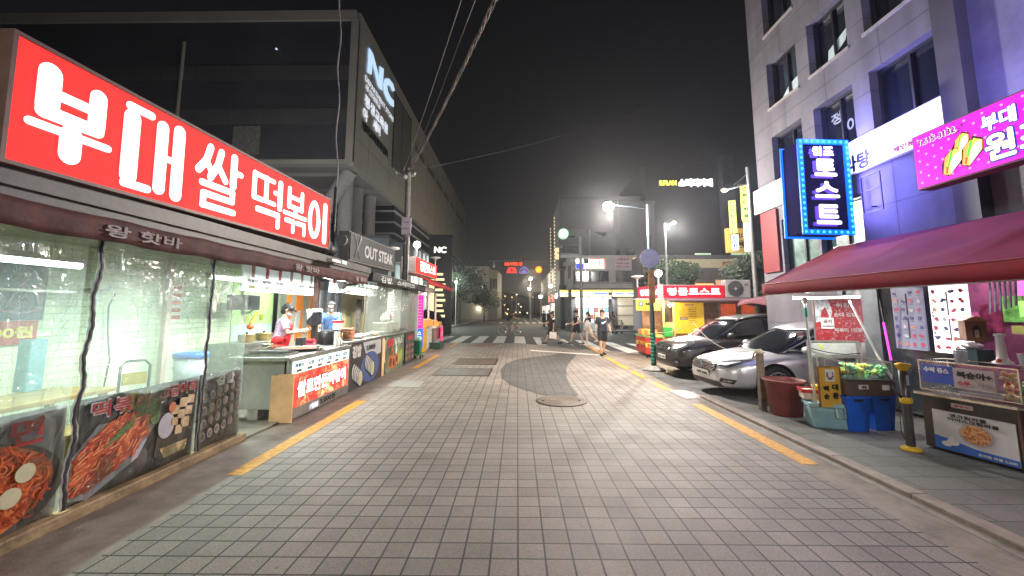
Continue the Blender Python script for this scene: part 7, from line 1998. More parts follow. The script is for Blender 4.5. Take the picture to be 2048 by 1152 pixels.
def patch(bvh, poly, conv, d, off=.006, rings=6, seg=10, z=None):
    """project polygon (2d) onto body along direction d; conv maps 2d -> start point"""
    P = []
    n = len(poly)
    for i in range(n):
        a = Vector(poly[i]); b = Vector(poly[(i + 1) % n])
        for k in range(seg): P.append(a.lerp(b, k / seg))
    c = sum(P, Vector((0, 0))) / len(P)
    d = Vector(d).normalized()
    vs = []; m = MB()
    last = None
    for r in range(rings, -1, -1):
        for p in (P if r else [c]):
            q = c.lerp(p, r / rings)
            s_ = Vector(conv(q))
            h = bvh.ray_cast(s_, d)
            if h[0] is None:
                pt = last or s_
            else:
                nn = h[1] if h[1].dot(d) < 0 else -h[1]
                pt = h[0] + nn * off - d * off * .3
                last = pt
            vs.append(pt)
    N = len(P)
    fs = []
    for r in range(rings - 1):
        for i in range(N): fs.append((r * N + i, r * N + (i + 1) % N, (r + 1) * N + (i + 1) % N, (r + 1) * N + i))
    b = (rings - 1) * N
    for i in range(N): fs.append((b + i, b + (i + 1) % N, len(vs) - 1))
    m.add(vs, fs, 0, True)
    return m
paint_s = M('car_silver', (.60, .61, .64), .32, .45, var=0, coat=.7)
paint_d = M('car_dark_grey', (.05, .045, .045), .34, .35, var=0, coat=.7)
cglass = M('car_glass', (.010, .012, .016), .06, var=0, spec=.9, coat=.5)
tyre = M('tyre', (.015, .015, .016), .8, var=.2); rim_m = M('alloy', (.45, .46, .48), .28, .9, var=.05)
lensm = M('headlight_lens', (.30, .31, .33), .12, .6, coat=1, var=.5, scale=14)
drl = GLOW('headlight_reflector', (.9, .92, .95), .12)
carblk = M('car_black_trim', (.012, .012, .013), .4, var=.1)
def car(name, label, loc, rz, paint, P):
    t = thing(name, label, 'car', loc, rz)
    L, Wd = P['L'], P['W']
    bm = loft_mesh(body_pts(L, Wd, P['st']))
    me = bpy.data.meshes.new('body'); bm.to_mesh(me); bm.free()
    me.materials.append(paint); me.materials.append(carblk)
    for p in me.polygons: p.use_smooth = True
    o = bpy.data.objects.new('body', me); COL.objects.link(o)
    q = o.modifiers.new('s', 'SUBSURF'); q.levels = 3; q.render_levels = 3
    cut = MB()
    for wx in P['wx']:
        for s_ in (-1, 1): cut.tube((wx, s_ * (Wd / 2 - .26), P['wr'] + .01), (wx, s_ * (Wd / 2 + .3), P['wr'] + .01), P['wr'] + .045, n=40, mi=0)
    cme = cut.mesh('c', [carblk]); co_ = bpy.data.objects.new('c', cme); COL.objects.link(co_)
    b = o.modifiers.new('b', 'BOOLEAN'); b.operation = 'DIFFERENCE'; b.object = co_; b.solver = 'EXACT'
    try: b.material_mode = 'TRANSFER'
    except Exception: pass
    me2 = evalmesh(o)
    o.modifiers.clear(); o.data = me2; o.parent = t
    bpy.data.objects.remove(co_)
    bv = bvh_of(me2)
    # greenhouse
    gs = P['gh']
    V = []
    for (x, w0, w1, z0, z1) in gs:
        V.append([(x, 0, z0), (x, w0, z0), (x, w0 * .5 + w1 * .5 + .015, (z0 + z1) / 2), (x, w1, z1 - .05), (x, w1 * .86, z1 - .008), (x, 0, z1 + .01)])
    bm = loft_mesh(V)
    me = bpy.data.meshes.new('g'); bm.to_mesh(me); bm.free(); me.materials.append(cglass)
    for p in me.polygons: p.use_smooth = True
    g_ = bpy.data.objects.new('glasshouse', me); COL.objects.link(g_)
    q = g_.modifiers.new('s', 'SUBSURF'); q.levels = 3; q.render_levels = 3
    me3 = evalmesh(g_); g_.modifiers.clear(); g_.data = me3; g_.parent = t
    gb = bvh_of(me3)
    # roof
    m = patch(gb, P['roof'], lambda p: (p.x, p.y, 3), (0, 0, -1), .012, 8, 14)
    m.build('roof', paint, t, solid=-.012)
    # pillars and side trim from side projections
    for s_ in (-1, 1):
        for x0, z0, w0, x1, z1, w1 in P['pillars']:
            vs = []
            for k in range(17):
                u = k / 16
                for e_ in (-1, 0, 1):
                    q = Vector((x0 + (x1 - x0) * u + e_ * (w0 + (w1 - w0) * u) * 1.4, s_ * .86, z0 + (z1 - z0) * u))
                    h = gb.find_nearest(q)
                    n_ = h[1] if h[1].dot(q - h[0]) > 0 else -h[1]
                    vs.append(h[0] + n_ * .020)
            m = MB(); m.add(vs, [(k * 3 + j, k * 3 + j + 1, k * 3 + j + 4, k * 3 + j + 3) for k in range(16) for j in (0, 1)], 0, True)
            m.build('pillar', paint, t)
        m = patch(gb, P['belt'], lambda p: (p.x, s_ * 2, p.y), (0, -s_, 0), .016, 3, 14)
        m.build('window_trim', chrome if P.get('chrome') else carblk, t)
        for pl in P['doorlines']:
            m = MB()
            pts = []
            for x, z in pl:
                h = bv.ray_cast(Vector((x, s_ * 2, z)), Vector((0, -s_, 0)))
                if h[0]: pts.append(h[0] + Vector((0, s_ * .001, 0)))
            if len(pts) > 1: m.path(pts, .005, 5); m.build('door_gap', carblk, t)
        for hx, hz in P['handles']:
            h = bv.ray_cast(Vector((hx, s_ * 2, hz)), Vector((0, -s_, 0)))
            if h[0]: MB().beam(h[0] + Vector((-.1, s_ * .012, 0)), h[0] + Vector((.1, s_ * .012, 0)), .03, .025).build('door_handle', chrome, t, bevel=.006)
        mx, my, mz = P['mirror']
        mm = MB(); mm.ball((mx, s_ * (my + .10), mz), (.09, .12, .075), 16, k=10).build('side_mirror', paint, t)
        mi_ = MB(); mi_.tube((mx, s_ * (my - .06), mz - .05), (mx, s_ * (my + .03), mz - .02), .025); mi_.build('mirror_arm', carblk, t)
        D = Vector((1, -s_ * 1.0, 0)).normalized(); R = Vector((1, s_ * 1.0, 0)).normalized()
        m = patch(bv, P['lampo'], lambda p: Vector((0, 0, p.y)) + R * p.x + Vector((.3, s_ * .3, 0)) * 0 - D * 3, D, .008, 8, 8)
        hl = m.build('headlight', lensm, t)
        m = patch(bv, [(P['lc'][0] + (a - P['lc'][0]) * .55, P['lc'][1] + (b - P['lc'][1]) * .45) for a, b in P['lampo']], lambda p: Vector((0, 0, p.y)) + R * p.x - D * 3, D, .014, 5, 6)
        m.build('reflector', drl, hl)
        m = patch(bv, P['fog'], lambda p: Vector((0, 0, p.y)) + R * p.x - D * 3, D, .008, 5, 6)
        fg = m.build('fog_recess', carblk, t)
        m = patch(bv, [(P['fc'][0] + (a - P['fc'][0]) * .6, P['fc'][1] + (b - P['fc'][1]) * .5) for a, b in P['fog']], lambda p: Vector((0, 0, p.y)) + R * p.x - D * 3, D, .014, 4, 6)
        m.build('fog_lamp', lensm, fg)
        for wx in P['wx']:
            y1 = s_ * (Wd / 2 - .02); y0 = s_ * (Wd / 2 - .22); r = P['wr']
            w = MB(); w.tube((wx, y0, r), (wx, y1, r), r, n=36); w.tube((wx, y1, r), (wx, y1 + s_ * .012, r), r * .97, r * .8, n=36)
            w = w.build('wheel', tyre, t)
            k_ = MB(); k_.tube((wx, y1 - s_ * .0, r), (wx, y1 + s_ * .016, r), r * .68, r * .66, n=36)
            k_.build('rim_back', carblk, w)
            k_ = MB()
            for j in range(10):
                a = j * PI / 5
                k_.beam((wx, y1 + s_ * .022, r), (wx + r * .66 * math.cos(a), y1 + s_ * .022, r + r * .66 * math.sin(a)), .035, .016)
            k_.path([(wx + r * .67 * math.cos(j * PI / 18), y1 + s_ * .018, r + r * .67 * math.sin(j * PI / 18)) for j in range(37)], .014, 6)
            k_.tube((wx, y1, r), (wx, y1 + s_ * .035, r), .05); k_.build('alloy_spokes', rim_m, w)
    front = lambda p: (-2, p.x, p.y)
    patch(bv, P['grille'], front, (1, 0, 0), .006, 6, 12).build('grille', carblk, t)
    m = MB()
    for z, hw_ in P['slats']:
        pts = []
        for k in range(25):
            y = -hw_ + 2 * hw_ * k / 24
            h = bv.ray_cast(Vector((-2, y, z + .012 * (1 - abs(y) / hw_))), Vector((1, 0, 0)))
            if h[0]: pts.append(h[0] + Vector((-.012, 0, 0)))
        if len(pts) > 2: m.path(pts, .009, 6)
    m.build('grille_slat', chrome, t)
    m = patch(bv, P['intake'], front, (1, 0, 0), .006, 5, 12); m.build('lower_intake', carblk, t)
    h = bv.ray_cast(Vector((-2, 0, P['bz'])), Vector((1, 0, 0)))
    if h[0]:
        x = h[0].x - .012
        e_ = MB(); 
        e_.prism([(-.05, P['bz']), (0, P['bz'] + .055), (.05, P['bz']), (0, P['bz'] - .055)] if P['em'] == 'd' else [(-.075, P['bz'] - .02), (.075, P['bz'] - .02), (.075, P['bz'] + .02), (-.075, P['bz'] + .02)], x - .015, x, ax='yz')
        e_.build('emblem', chrome, t)
    h = bv.ray_cast(Vector((-2, 0, P['pz'])), Vector((1, 0, 0)))
    x = h[0].x - .02 if h[0] else -.02
    pl = MB().bx(x - .006, x, -.26, .26, P['pz'] - .055, P['pz'] + .055).build('number_plate', M('plate_white', (.62, .62, .58), .5, var=.03), t)
    pt_ = letters(pl, [(P['plate'], 0, 0, .44, .07, .003)], M('ink_black', (.01, .01, .01), .5, var=0), y=0, name='plate_lettering')
    pt_.rotation_euler = (0, 0, -PI / 2); pt_.location = (x - .012, 0, P['pz'])
    m = MB()
    for s_ in (-1, 1):
        pts = []
        for k in range(16):
            u = k / 15; y = s_ * (Wd * (.20 + .10 * u)); xx = .28 + u * (P['cowl'] - .35)
            h = bv.ray_cast(Vector((xx, y, 3)), Vector((0, 0, -1)))
            if h[0]: pts.append(h[0])
        m.path(pts, .006, 5)
    m.build('bonnet_crease', paint, t)
    return t
sedan = dict(L=4.85, W=1.87, wr=.335, wx=(.98, 3.76), em='d', plate='30머 4082', cowl=1.35,
    st=[(0.0, .50, .26, .58, .66), (.03, .60, .22, .62, .70), (.13, .76, .20, .65, .75), (.32, .88, .19, .68, .80), (.65, .955, .19, .74, .87), (1.15, .985, .19, .83, .945), (1.7, 1.0, .18, .90, .97), (2.6, 1.0, .18, .92, .98), (3.5, 1.0, .19, .95, 1.0), (4.1, .975, .21, .97, 1.04), (4.5, .93, .24, .97, 1.06), (4.74, .84, .28, .93, 1.03), (4.85, .70, .34, .85, .95)],
    gh=[(1.02, .74, .68, .84, .90), (1.30, .76, .70, .86, 1.03), (1.75, .80, .64, .88, 1.27), (2.15, .82, .60, .90, 1.43), (2.7, .82, .60, .90, 1.49), (3.3, .82, .58, .92, 1.45), (3.8, .80, .60, .95, 1.30), (4.25, .74, .62, .97, 1.09), (4.45, .70, .62, .98, 1.02)],
    roof=[(1.95, -.57), (1.84, 0), (1.95, .57), (2.7, .59), (3.5, .57), (3.62, 0), (3.5, -.57), (2.7, -.59)],
    pillars=[(1.16, .95, .03, 2.08, 1.44, .05), (2.66, .95, .035, 2.64, 1.46, .035), (4.05, 1.0, .14, 3.45, 1.44, .09)],
    belt=[(1.35, .945), (3.9, 1.0), (3.9, 1.018), (1.35, .965)], chrome=1,
    doorlines=[[(1.52, .9), (1.50, .7), (1.55, .4), (1.62, .3)], [(2.65, .93), (2.66, .7), (2.66, .3)], [(3.55, .95), (3.5, .75), (3.3, .45), (3.28, .3)]],
    handles=[(2.45, .80), (3.4, .83)], mirror=(1.58, .86, .98), lamp=[], lc=(.12 + .36, .685),
    lampo=[(.40, .64), (.60, .62), (.95, .76), (1.05, .80), (.80, .77), (.45, .72)],
    fog=[(.42, .34), (.68, .32), (.74, .40), (.45, .42)], fc=(.56, .37),
    grille=[(-.46, .70), (-.50, .60), (-.42, .52), (.42, .52), (.50, .60), (.46, .70), (0, .72)], slats=[(.545, .42), (.575, .45), (.605, .47), (.635, .47), (.665, .46), (.69, .43)],
    intake=[(-.55, .34), (-.60, .25), (.60, .25), (.55, .34)], bz=.635, pz=.455)
t = car('parked_car', 'silver sedan parked nose to the street beside the maroon tub', (3.93, 8.95, .0), 3, paint_s, sedan)
suv = dict(L=4.66, W=1.84, wr=.345, wx=(.92, 3.68), em='b', plate='52나 7190', cowl=1.25,
    st=[(0.0, .52, .30, .70, .80), (.03, .64, .27, .74, .85), (.12, .80, .25, .78, .91), (.30, .91, .24, .82, .96), (.60, .97, .24, .88, 1.01), (1.05, .99, .23, .95, 1.06), (1.6, 1.0, .23, 1.0, 1.08), (2.6, 1.0, .23, 1.02, 1.08), (3.5, 1.0, .24, 1.04, 1.10), (4.1, .98, .27, 1.04, 1.10), (4.45, .93, .30, 1.02, 1.08), (4.6, .84, .34, .98, 1.04), (4.66, .75, .38, .9, .98)],
    gh=[(.85, .72, .66, .95, .99), (1.15, .76, .70, .96, 1.14), (1.55, .80, .67, .98, 1.38), (2.0, .82, .64, .98, 1.57), (2.6, .82, .64, 1.0, 1.63), (3.4, .82, .64, 1.0, 1.62), (4.0, .81, .63, 1.02, 1.56), (4.35, .78, .62, 1.02, 1.44), (4.5, .76, .64, 1.0, 1.2)],
    roof=[(1.80, -.60), (1.70, 0), (1.80, .60), (2.6, .63), (4.0, .61), (4.25, 0), (4.0, -.61), (2.6, -.63)],
    pillars=[(1.02, 1.05, .03, 1.88, 1.56, .05), (2.5, 1.04, .04, 2.49, 1.6, .04), (3.5, 1.06, .04, 3.48, 1.6, .04), (4.25, 1.08, .12, 4.12, 1.56, .10)],
    belt=[(1.3, 1.045), (4.1, 1.08), (4.1, 1.095), (1.3, 1.06)], chrome=0,
    doorlines=[[(1.42, 1.0), (1.40, .7), (1.48, .4)], [(2.5, 1.03), (2.52, .7), (2.52, .35)], [(3.45, 1.05), (3.4, .8), (3.15, .45)]],
    handles=[(2.32, .90), (3.3, .93)], mirror=(1.42, .86, 1.10), lamp=[], lc=(.55, .80),
    lampo=[(.38, .70), (.62, .70), (.90, .86), (.98, .95), (.72, .93), (.42, .80)],
    fog=[(.46, .36), (.62, .36), (.64, .48), (.48, .48)], fc=(.55, .42),
    grille=[(-.48, .84), (-.52, .68), (-.46, .62), (.46, .62), (.52, .68), (.48, .84), (0, .86)], slats=[(.70, .48), (.74, .48), (.80, .46)],
    intake=[(-.50, .56), (-.56, .36), (.56, .36), (.50, .56)], bz=.755, pz=.50)
t = car('parked_car', 'dark grey seven seat family car parked behind the silver sedan', (3.98, 11.55, .0), 2, paint_d, suv)

# ================================================================ PEOPLE
def blob(name, segs, mat, parent, voxel=.009, smooth=3, cuts=(), matfn=None, mats=None):
    m = MB()
    for sg in segs:
        p0, p1, r0, r1 = Vector(sg[0]), Vector(sg[1]), sg[2], sg[3]
        flat = len(sg) > 4 and sg[4]
        d = p1 - p0
        L = d.length
        if L < 1e-5:
            m.ball(tuple(p0), r0, 16, k=10); continue
        d.normalize()
        u = Vector((0, 0, 1)) if abs(d.z) < .95 else Vector((1, 0, 0))
        a = d.cross(u).normalized(); b = d.cross(a)
        rings = []
        N = 16
        if flat: prof = [(0, r0), (L, r1)]
        else:
            prof = [(-r0 * math.cos(t), r0 * math.sin(t)) for t in (.25, .6, 1.0, 1.35)] + [(0, r0), (L, r1)] + [(L + r1 * math.cos(t), r1 * math.sin(t)) for t in (1.35, 1.0, .6, .25)]
        vs = []
        for (h, r) in prof:
            vs += [p0 + d * h + (a * math.cos(2 * PI * i / N) + b * math.sin(2 * PI * i / N)) * r for i in range(N)]
        R = len(prof)
        fs = [(k * N + i, k * N + (i + 1) % N, (k + 1) * N + (i + 1) % N, (k + 1) * N + i) for k in range(R - 1) for i in range(N)]
        fs += [tuple(range(N - 1, -1, -1)), tuple((R - 1) * N + i for i in range(N))]
        m.add(vs, fs, 0, True)
    me = m.mesh(name, mat)
    o = bpy.data.objects.new(name, me); COL.objects.link(o)
    q = o.modifiers.new('r', 'REMESH'); q.mode = 'VOXEL'; q.voxel_size = voxel; q.use_smooth_shade = True
    if smooth:
        q = o.modifiers.new('s', 'SMOOTH'); q.iterations = smooth; q.factor = .5
    me2 = evalmesh(o)
    o.modifiers.clear(); o.data = me2
    me2.materials.clear()
    for mm in (mats or [mat]): me2.materials.append(mm)
    if matfn:
        for p in me2.polygons: p.material_index = matfn(p.center)
    for p in me2.polygons: p.use_smooth = True
    o.parent = parent
    return o

skin = M('skin', (.52, .31, .21), .5, var=.08, scale=8); eye = M('eye_dark', (.02, .012, .01), .3, var=0); lip = M('lips', (.36, .12, .10), .45, var=0)
skin2 = M('skin_pale', (.60, .40, .29), .5, var=.06, scale=8)
hairm = M('hair_black', (.016, .013, .012), .6, var=.5, scale=40, bump=1.0, bscale=45)
def person(label, loc, rz, H=1.72, legs=((0, 0), (0, 0)), arms=((0, 8, 8), (0, 8, 8)), lean=0, twist=0, female=False,
           top=None, bottom=None, shoes=None, shorts=.62, sleeve=.62, skirt=False, head=(0, 0), hair='short', vox=.009, sk=None, drop=True, hips=None, curl=.5, group=None, soles=None, topspec=None):
    """faces local -y.  legs: (hip flex, knee bend) right/left; arms: (flex, abduct, elbow[, inward])"""
    k = H / 1.72
    sk = sk or skin
    t = thing('person', label, 'person', loc, rz, group)
    V = Vector
    z0 = .90
    J = {}
    wid = .93 if female else 1.0
    def down(a, c=0, s_=1): return V((s_ * math.sin(rad(c)), -math.sin(rad(a)) * math.cos(rad(c)), -math.cos(rad(a)) * math.cos(rad(c))))
    low = 9
    for i, s_ in enumerate((-1, 1)):
        hip = V((s_ * .095, 0, z0))
        hf, kb = legs[i]
        kn = hip + down(hf, 2, s_) * .43
        an = kn + down(hf - kb, 0, s_) * .41
        J['hip', i], J['knee', i], J['ank', i] = hip, kn, an
        low = min(low, an.z - .07)
    dz = -low if drop else 0
    up = V((0, -math.sin(rad(lean)), math.cos(rad(lean))))
    fwd = V((0, -math.cos(rad(lean)), -math.sin(rad(lean))))
    pel = V((0, 0, z0 + .04))
    for key in list(J): J[key] = J[key] + V((0, 0, dz))
    pel = pel + V((0, 0, dz))
    def T(x, f, u): return pel + V((x, 0, 0)) + up * u + fwd * f
    X = lambda p: p * k
    body = []
    def seg(p, q, a, b, fl=False, L=body): L.append((X(p), X(q), a * k, b * k, fl))
    for i in (0, 1):
        seg(J['hip', i], J['knee', i], .088, .056); seg(J['knee', i], J['ank', i], .056, .036)
        c = J['knee', i].lerp(J['ank', i], .28) + V((0, .018, 0)); seg(c, c + V((0, 0, .02)), .056, .052)
        an = J['ank', i]
        seg(an + V((0, .03, -.025)), an + V((0, -.10, -.045)), .036, .030); seg(an + V((0, -.1, -.045)), an + V((0, -.165, -.048)), .032, .022)
    seg(T(-.075, 0, .0), T(.075, 0, .0), .108, .108)
    seg(T(-.06, 0, .0), T(-.06, 0, .22), .10, .088); seg(T(.06, 0, .0), T(.06, 0, .22), .10, .088)
    seg(T(-.055, 0, .2), T(-.085 * wid, 0, .38), .088, .10); seg(T(.055, 0, .2), T(.085 * wid, 0, .38), .088, .10)
    seg(T(-.13 * wid, 0, .455), T(.13 * wid, 0, .455), .062, .062); seg(T(-.05, .0, .46), T(.05, .0, .46), .075, .075)
    if female: seg(T(-.075, .075, .33), T(.075, .075, .33), .055, .055)
    nb = T(0, -.01, .50); hy, hp = head
    Hc = T(0, .02, .50) + V((0, 0, .0))
    seg(T(0, -.01, .47), T(0, .012, .60), .055, .05)
    # head frame: pitch (nod) and yaw
    hc = T(0, .025, .665)
    hd = V((0, -1, 0)); hu = V((0, 0, 1))
    hd = Matrix.Rotation(rad(hp), 3, 'X') @ hd; hu = Matrix.Rotation(rad(hp), 3, 'X') @ hu
    Rz = Matrix.Rotation(rad(hy), 3, 'Z'); hd = Rz @ hd; hu = Rz @ hu; hr = hd.cross(hu)
    def Hd(x, f, u): return hc + hr * x + hd * f + hu * u
    seg(Hd(0, -.015, .035), Hd(0, -.0, .03), .096, .092); seg(Hd(0, .01, .0), Hd(0, .028, -.085), .082, .046)
    seg(Hd(0, .085, .0), Hd(0, .105, -.032), .010, .016)
    for s_ in (-1, 1): seg(Hd(s_ * .088, -.01, .01), Hd(s_ * .086, -.012, -.025), .018, .012); seg(Hd(s_ * .035, .065, -.015), Hd(s_ * .03, .06, -.03), .022, .02)
    seg(Hd(-.035, .078, .035), Hd(.035, .078, .035), .012, .012)
    hands = []
    for i, s_ in enumerate((-1, 1)):
        ar = arms[i]; fl, ab, el = ar[:3]; inn = ar[3] if len(ar) > 3 else 0
        sh = T(s_ * .185 * wid, 0, .455)
        d1 = down(fl, ab, s_)
        elb = sh + d1 * .285
        d2 = V((s_ * math.sin(rad(ab * .4 - inn)), -math.sin(rad(fl + el)) * math.cos(rad(inn)), -math.cos(rad(fl + el)) * math.cos(rad(inn)))).normalized()
        wr = elb + d2 * .245
        J['sh', i], J['el', i], J['wr', i] = sh, elb, wr
        seg(sh, elb, .050, .038); seg(elb, wr, .039, .025); seg(elb.lerp(wr, .2), elb.lerp(wr, .3), .042, .04)
        side = V((s_, 0, 0)); 
        fwdh = d2.cross(side).normalized()
        if fwdh.dot(V((0, -1, 0))) < 0: fwdh = -fwdh
        pb = wr + d2 * .02; pe = wr + d2 * .085
        for q in (-.022, 0, .022): seg(pb + fwdh * q * .8, pe + fwdh * q, .015, .014)
        for n_, (q, ln) in enumerate(((-.031, .055), (-.011, .068), (.010, .074), (.030, .068))):
            b0 = pe + fwdh * q; inw = -side
            b1 = b0 + (d2 * (1 - curl * .4) + inw * curl * .5) * ln * .5; b2 = b1 + (d2 * (1 - curl) + inw * curl) * ln * .5
            seg(b0, b1, .0095, .009); seg(b1, b2, .009, .0075)
        tb = pb + fwdh * .028; tm = tb + (d2 * .6 + fwdh * .6 - side * .2) * .04; seg(tb, tm, .012, .0105); seg(tm, tm + (d2 * .9 - side * .4) * .03, .0105, .008)
        hands.append(X(pe + d2 * .03))
    E_ = [X(Hd(s_ * .033, .088, .004)) for s_ in (-1, 1)]; Lp = X(Hd(0, .082, -.068)); nf = X(Hd(0, 0, 0))
    def mf(c):
        if min((c - E_[0]).length, (c - E_[1]).length) < .014 * k: return 1
        d = c - Lp
        if abs(d.dot(hr)) < .024 * k and abs(d.dot(hu)) < .009 * k and d.length < .035: return 2
        return 0
    blob('body', body, sk, t, vox, 2, matfn=mf, mats=[sk, eye, lip])
    # hair
    if hair:
        hs = []
        def hseg(p, q, a, b): hs.append((X(p), X(q), a * k, b * k))
        hseg(Hd(0, -.022, .052), Hd(0, -.0, .052), .102, .096); hseg(Hd(0, -.05, .02), Hd(0, -.05, -.05), .082, .062)
        hseg(Hd(-.04, .055, .088), Hd(.04, .055, .088), .034, .034)
        for s_ in (-1, 1): hseg(Hd(s_ * .07, .0, .05), Hd(s_ * .078, .01, .01), .03, .018)
        if hair == 'bob':
            for s_ in (-1, 1): hseg(Hd(s_ * .075, -.01, .03), Hd(s_ * .075, -.01, -.09), .035, .028)
            hseg(Hd(-.05, -.06, -.0), Hd(-.05, -.06, -.10), .05, .04); hseg(Hd(.05, -.06, -.0), Hd(.05, -.06, -.10), .05, .04)
        blob('hair', hs, hairm, t, vox, 1)
    # shirt
    if top:
        ts = []
        def s2(p, q, a, b, f=False): ts.append((X(p), X(q), a * k, b * k, f))
        g = .018
        for s_ in (-1, 1):
            s2(T(s_ * .06, 0, -.02), T(s_ * .058, 0, .22), .108 + g, .095 + g, True); s2(T(s_ * .055, 0, .2), T(s_ * .085 * wid, 0, .38), .092 + g, .102 + g)
        s2(T(-.12 * wid, 0, .445), T(.12 * wid, 0, .445), .068 + g * .5, .068 + g * .5); s2(T(-.06, 0, .40), T(.06, 0, .40), .095, .095)
        if female: s2(T(-.07, .07, .33), T(.07, .07, .33), .066, .066)
        for i, s_ in enumerate((-1, 1)):
            a, b = J['sh', i], J['el', i]
            if sleeve <= 1: s2(a, a.lerp(b, sleeve), .066, .064, True); s2(a, a + V((0, 0, .001)), .066, .066)
            else: s2(a, b, .062, .052); s2(b, b.lerp(J['wr', i], sleeve - 1), .050, .042, True)
        blob('shirt', ts, top, t, vox, 3, matfn=topspec[1](T, X, k) if topspec else None, mats=[top] + topspec[0] if topspec else None)
    if bottom:
        bs = []
        def s3(p, q, a, b, f=False): bs.append((X(p), X(q), a * k, b * k, f))
        s3(T(-.07, 0, .0), T(.07, 0, .0), .122, .122); s3(T(-.055, 0, .0), T(-.055, 0, .1), .115, .105); s3(T(.055, 0, .0), T(.055, 0, .1), .115, .105)
        for i in (0, 1):
            a, b, c = J['hip', i], J['knee', i], J['ank', i]
            if shorts <= 1: s3(a, a.lerp(b, shorts), .108, .098 if not skirt else .125, True)
            else: s3(a, b, .104, .075); s3(b, b.lerp(c, shorts - 1), .075, .058, True)
        if skirt:
            a = (J['hip', 0] + J['hip', 1]) / 2; b = a.lerp((J['knee', 0] + J['knee', 1]) / 2, shorts); s3(a, b, .13, .17, True)
        blob('shorts' if shorts <= 1 else 'trousers', bs, bottom, t, vox, 3)
    if shoes:
        for i in (0, 1):
            an = J['ank', i]; ss = []
            ss.append((X(an + V((0, .035, -.03))), X(an + V((0, -.10, -.042))), .046 * k, .040 * k)); ss.append((X(an + V((0, -.10, -.042))), X(an + V((0, -.175, -.048))), .041 * k, .030 * k)); ss.append((X(an + V((0, .01, -.02))), X(an + V((0, .0, .02))), .045 * k, .043 * k, True))
            sh_ = blob('shoe', ss, shoes, t, vox, 2)
            if soles: MB().bx((an.x - .042) * k, (an.x + .042) * k, (an.y - .19) * k, (an.y + .06) * k, (an.z - .086) * k, (an.z - .066) * k).build('sole', soles, sh_, bevel=.01)
    t['_'] = 0; del t['_']
    return t, J, X, T, Hd, hands

blk_cl = M('cloth_black', (.014, .014, .016), .85, var=.3, scale=14); nav_cl = M('cloth_navy', (.016, .020, .035), .85, var=.25, scale=12)
wht_cl = M('cloth_white', (.68, .66, .64), .8, var=.08, scale=12); crm_cl = M('cloth_cream', (.66, .58, .50), .85, var=.1)
sole = M('shoe_sole', (.6, .6, .6), .6, var=.05)

# man walking towards the camera in navy
p4 = G(1206, 711)
t, J, X, T, Hd, hands = person('person in navy shirt with a white swoosh mark and dark shorts walking towards the camera', (p4[0], p4[1], .004), 8, 1.74, legs=((14, 10), (-12, 6)), arms=((-6, 12, 14), (8, 13, 20)), top=nav_cl, bottom=blk_cl, shoes=blk_cl, shorts=.80, sleeve=.68)
sh_ = [c for c in t.children if c.name.startswith('shirt')][0]
bv = bvh_of(sh_.data)
patch(bv, [(-.02, 1.20), (.02, 1.20), (.10, 1.27), (.15, 1.34), (.05, 1.29), (-.02, 1.26), (-.06, 1.28), (-.05, 1.23)][::-1], lambda p: (p.x - .02, -1, p.y), (0, 1, 0), .006, 4, 5).build('chest_mark', M('mark_white', (.8, .8, .8), .7, var=0), t)
m = MB(); m.path([(.10, -.13, 1.46), (.13, -.155, 1.30), (.15, -.14, 1.12), (.16, -.10, 1.0)], .010, 6); m.build('bag_strap', M('strap', (.2, .2, .25), .8), t)
# man striding left with a white bag
p1 = G(1105, 688)
logo = GLOW
t, J, X, T, Hd, hands = person('person in black clothes striding to the left with a white bag in hand', (p1[0], p1[1], .004), -78, 1.70, legs=((30, 8), (-28, 6)), arms=((38, 8, 45), (-2, 6, 6)), top=blk_cl, bottom=blk_cl, shoes=blk_cl, shorts=.92, sleeve=.75, head=(10, 8))
sh_ = [c for c in t.children if c.name.startswith('shirt')][0]
patch(bvh_of(sh_.data), [(-.06, 1.25), (.07, 1.25), (.07, 1.34), (-.06, 1.34)], lambda p: (1, p.x, p.y), (-1, 0, 0), .008, 3, 4).build('chest_mark', M('mark_white', (.8, .8, .8), .7, var=0), t)
hw = t.matrix_basis @ hands[1]
b = thing('carrier_bag', 'white paper bag hanging from the hand of the striding person', 'bag', (hw.x - .03, hw.y - .05, hw.z - .36), 6)
m = MB(); m.prism([(-.20, 0), (.18, -.02), (.19, .30), (-.17, .33)], -.04, .04); m.build('bag', M('bag_paper', (.75, .72, .66), .7, var=.1, scale=5), b, bevel=.015)
m = MB(); m.path([(-.06, 0, .30), (-.04, 0, .37), (.04, 0, .37), (.07, 0, .30)], .008); m.build('handle', M('bag_paper', (.75, .72, .66), .7), b)
# couple walking left
p2 = G(1160, 689)
t, J, X, T, Hd, hands = person('taller person of the couple, in a black and white top, looking at a phone', (p2[0] - .12, p2[1] + .15, .004), -72, 1.76, legs=((26, 8), (-16, 8)), arms=((14, 8, 62), (4, 6, 70)), top=blk_cl, bottom=blk_cl, shoes=blk_cl, soles=sole, shorts=.70, sleeve=.7, head=(6, 12))
sh_ = [c for c in t.children if c.name.startswith('shirt')][0]
patch(bvh_of(sh_.data), [(-.02, 1.05), (.04, 1.05), (.05, 1.45), (-.01, 1.45)], lambda p: (1, p.x - .05, p.y), (-1, 0, 0), .010, 3, 6).build('white_stripe', M('mark_white', (.8, .8, .8), .7, var=0), t)
hw = t.matrix_basis @ hands[0]
b = thing('phone', 'phone held by the taller person of the couple', 'phone', (hw.x - .04, hw.y, hw.z), -70, rx=-40)
MB().bx(-.036, .036, -.004, .004, -.07, .07).build('case', dark, b, bevel=.003); MB().bx(-.032, .032, -.006, -.0045, -.065, .065).build('screen', GLOW('phone_screen', (.8, .85, 1), 1.2), b)
p3 = G(1173, 690)
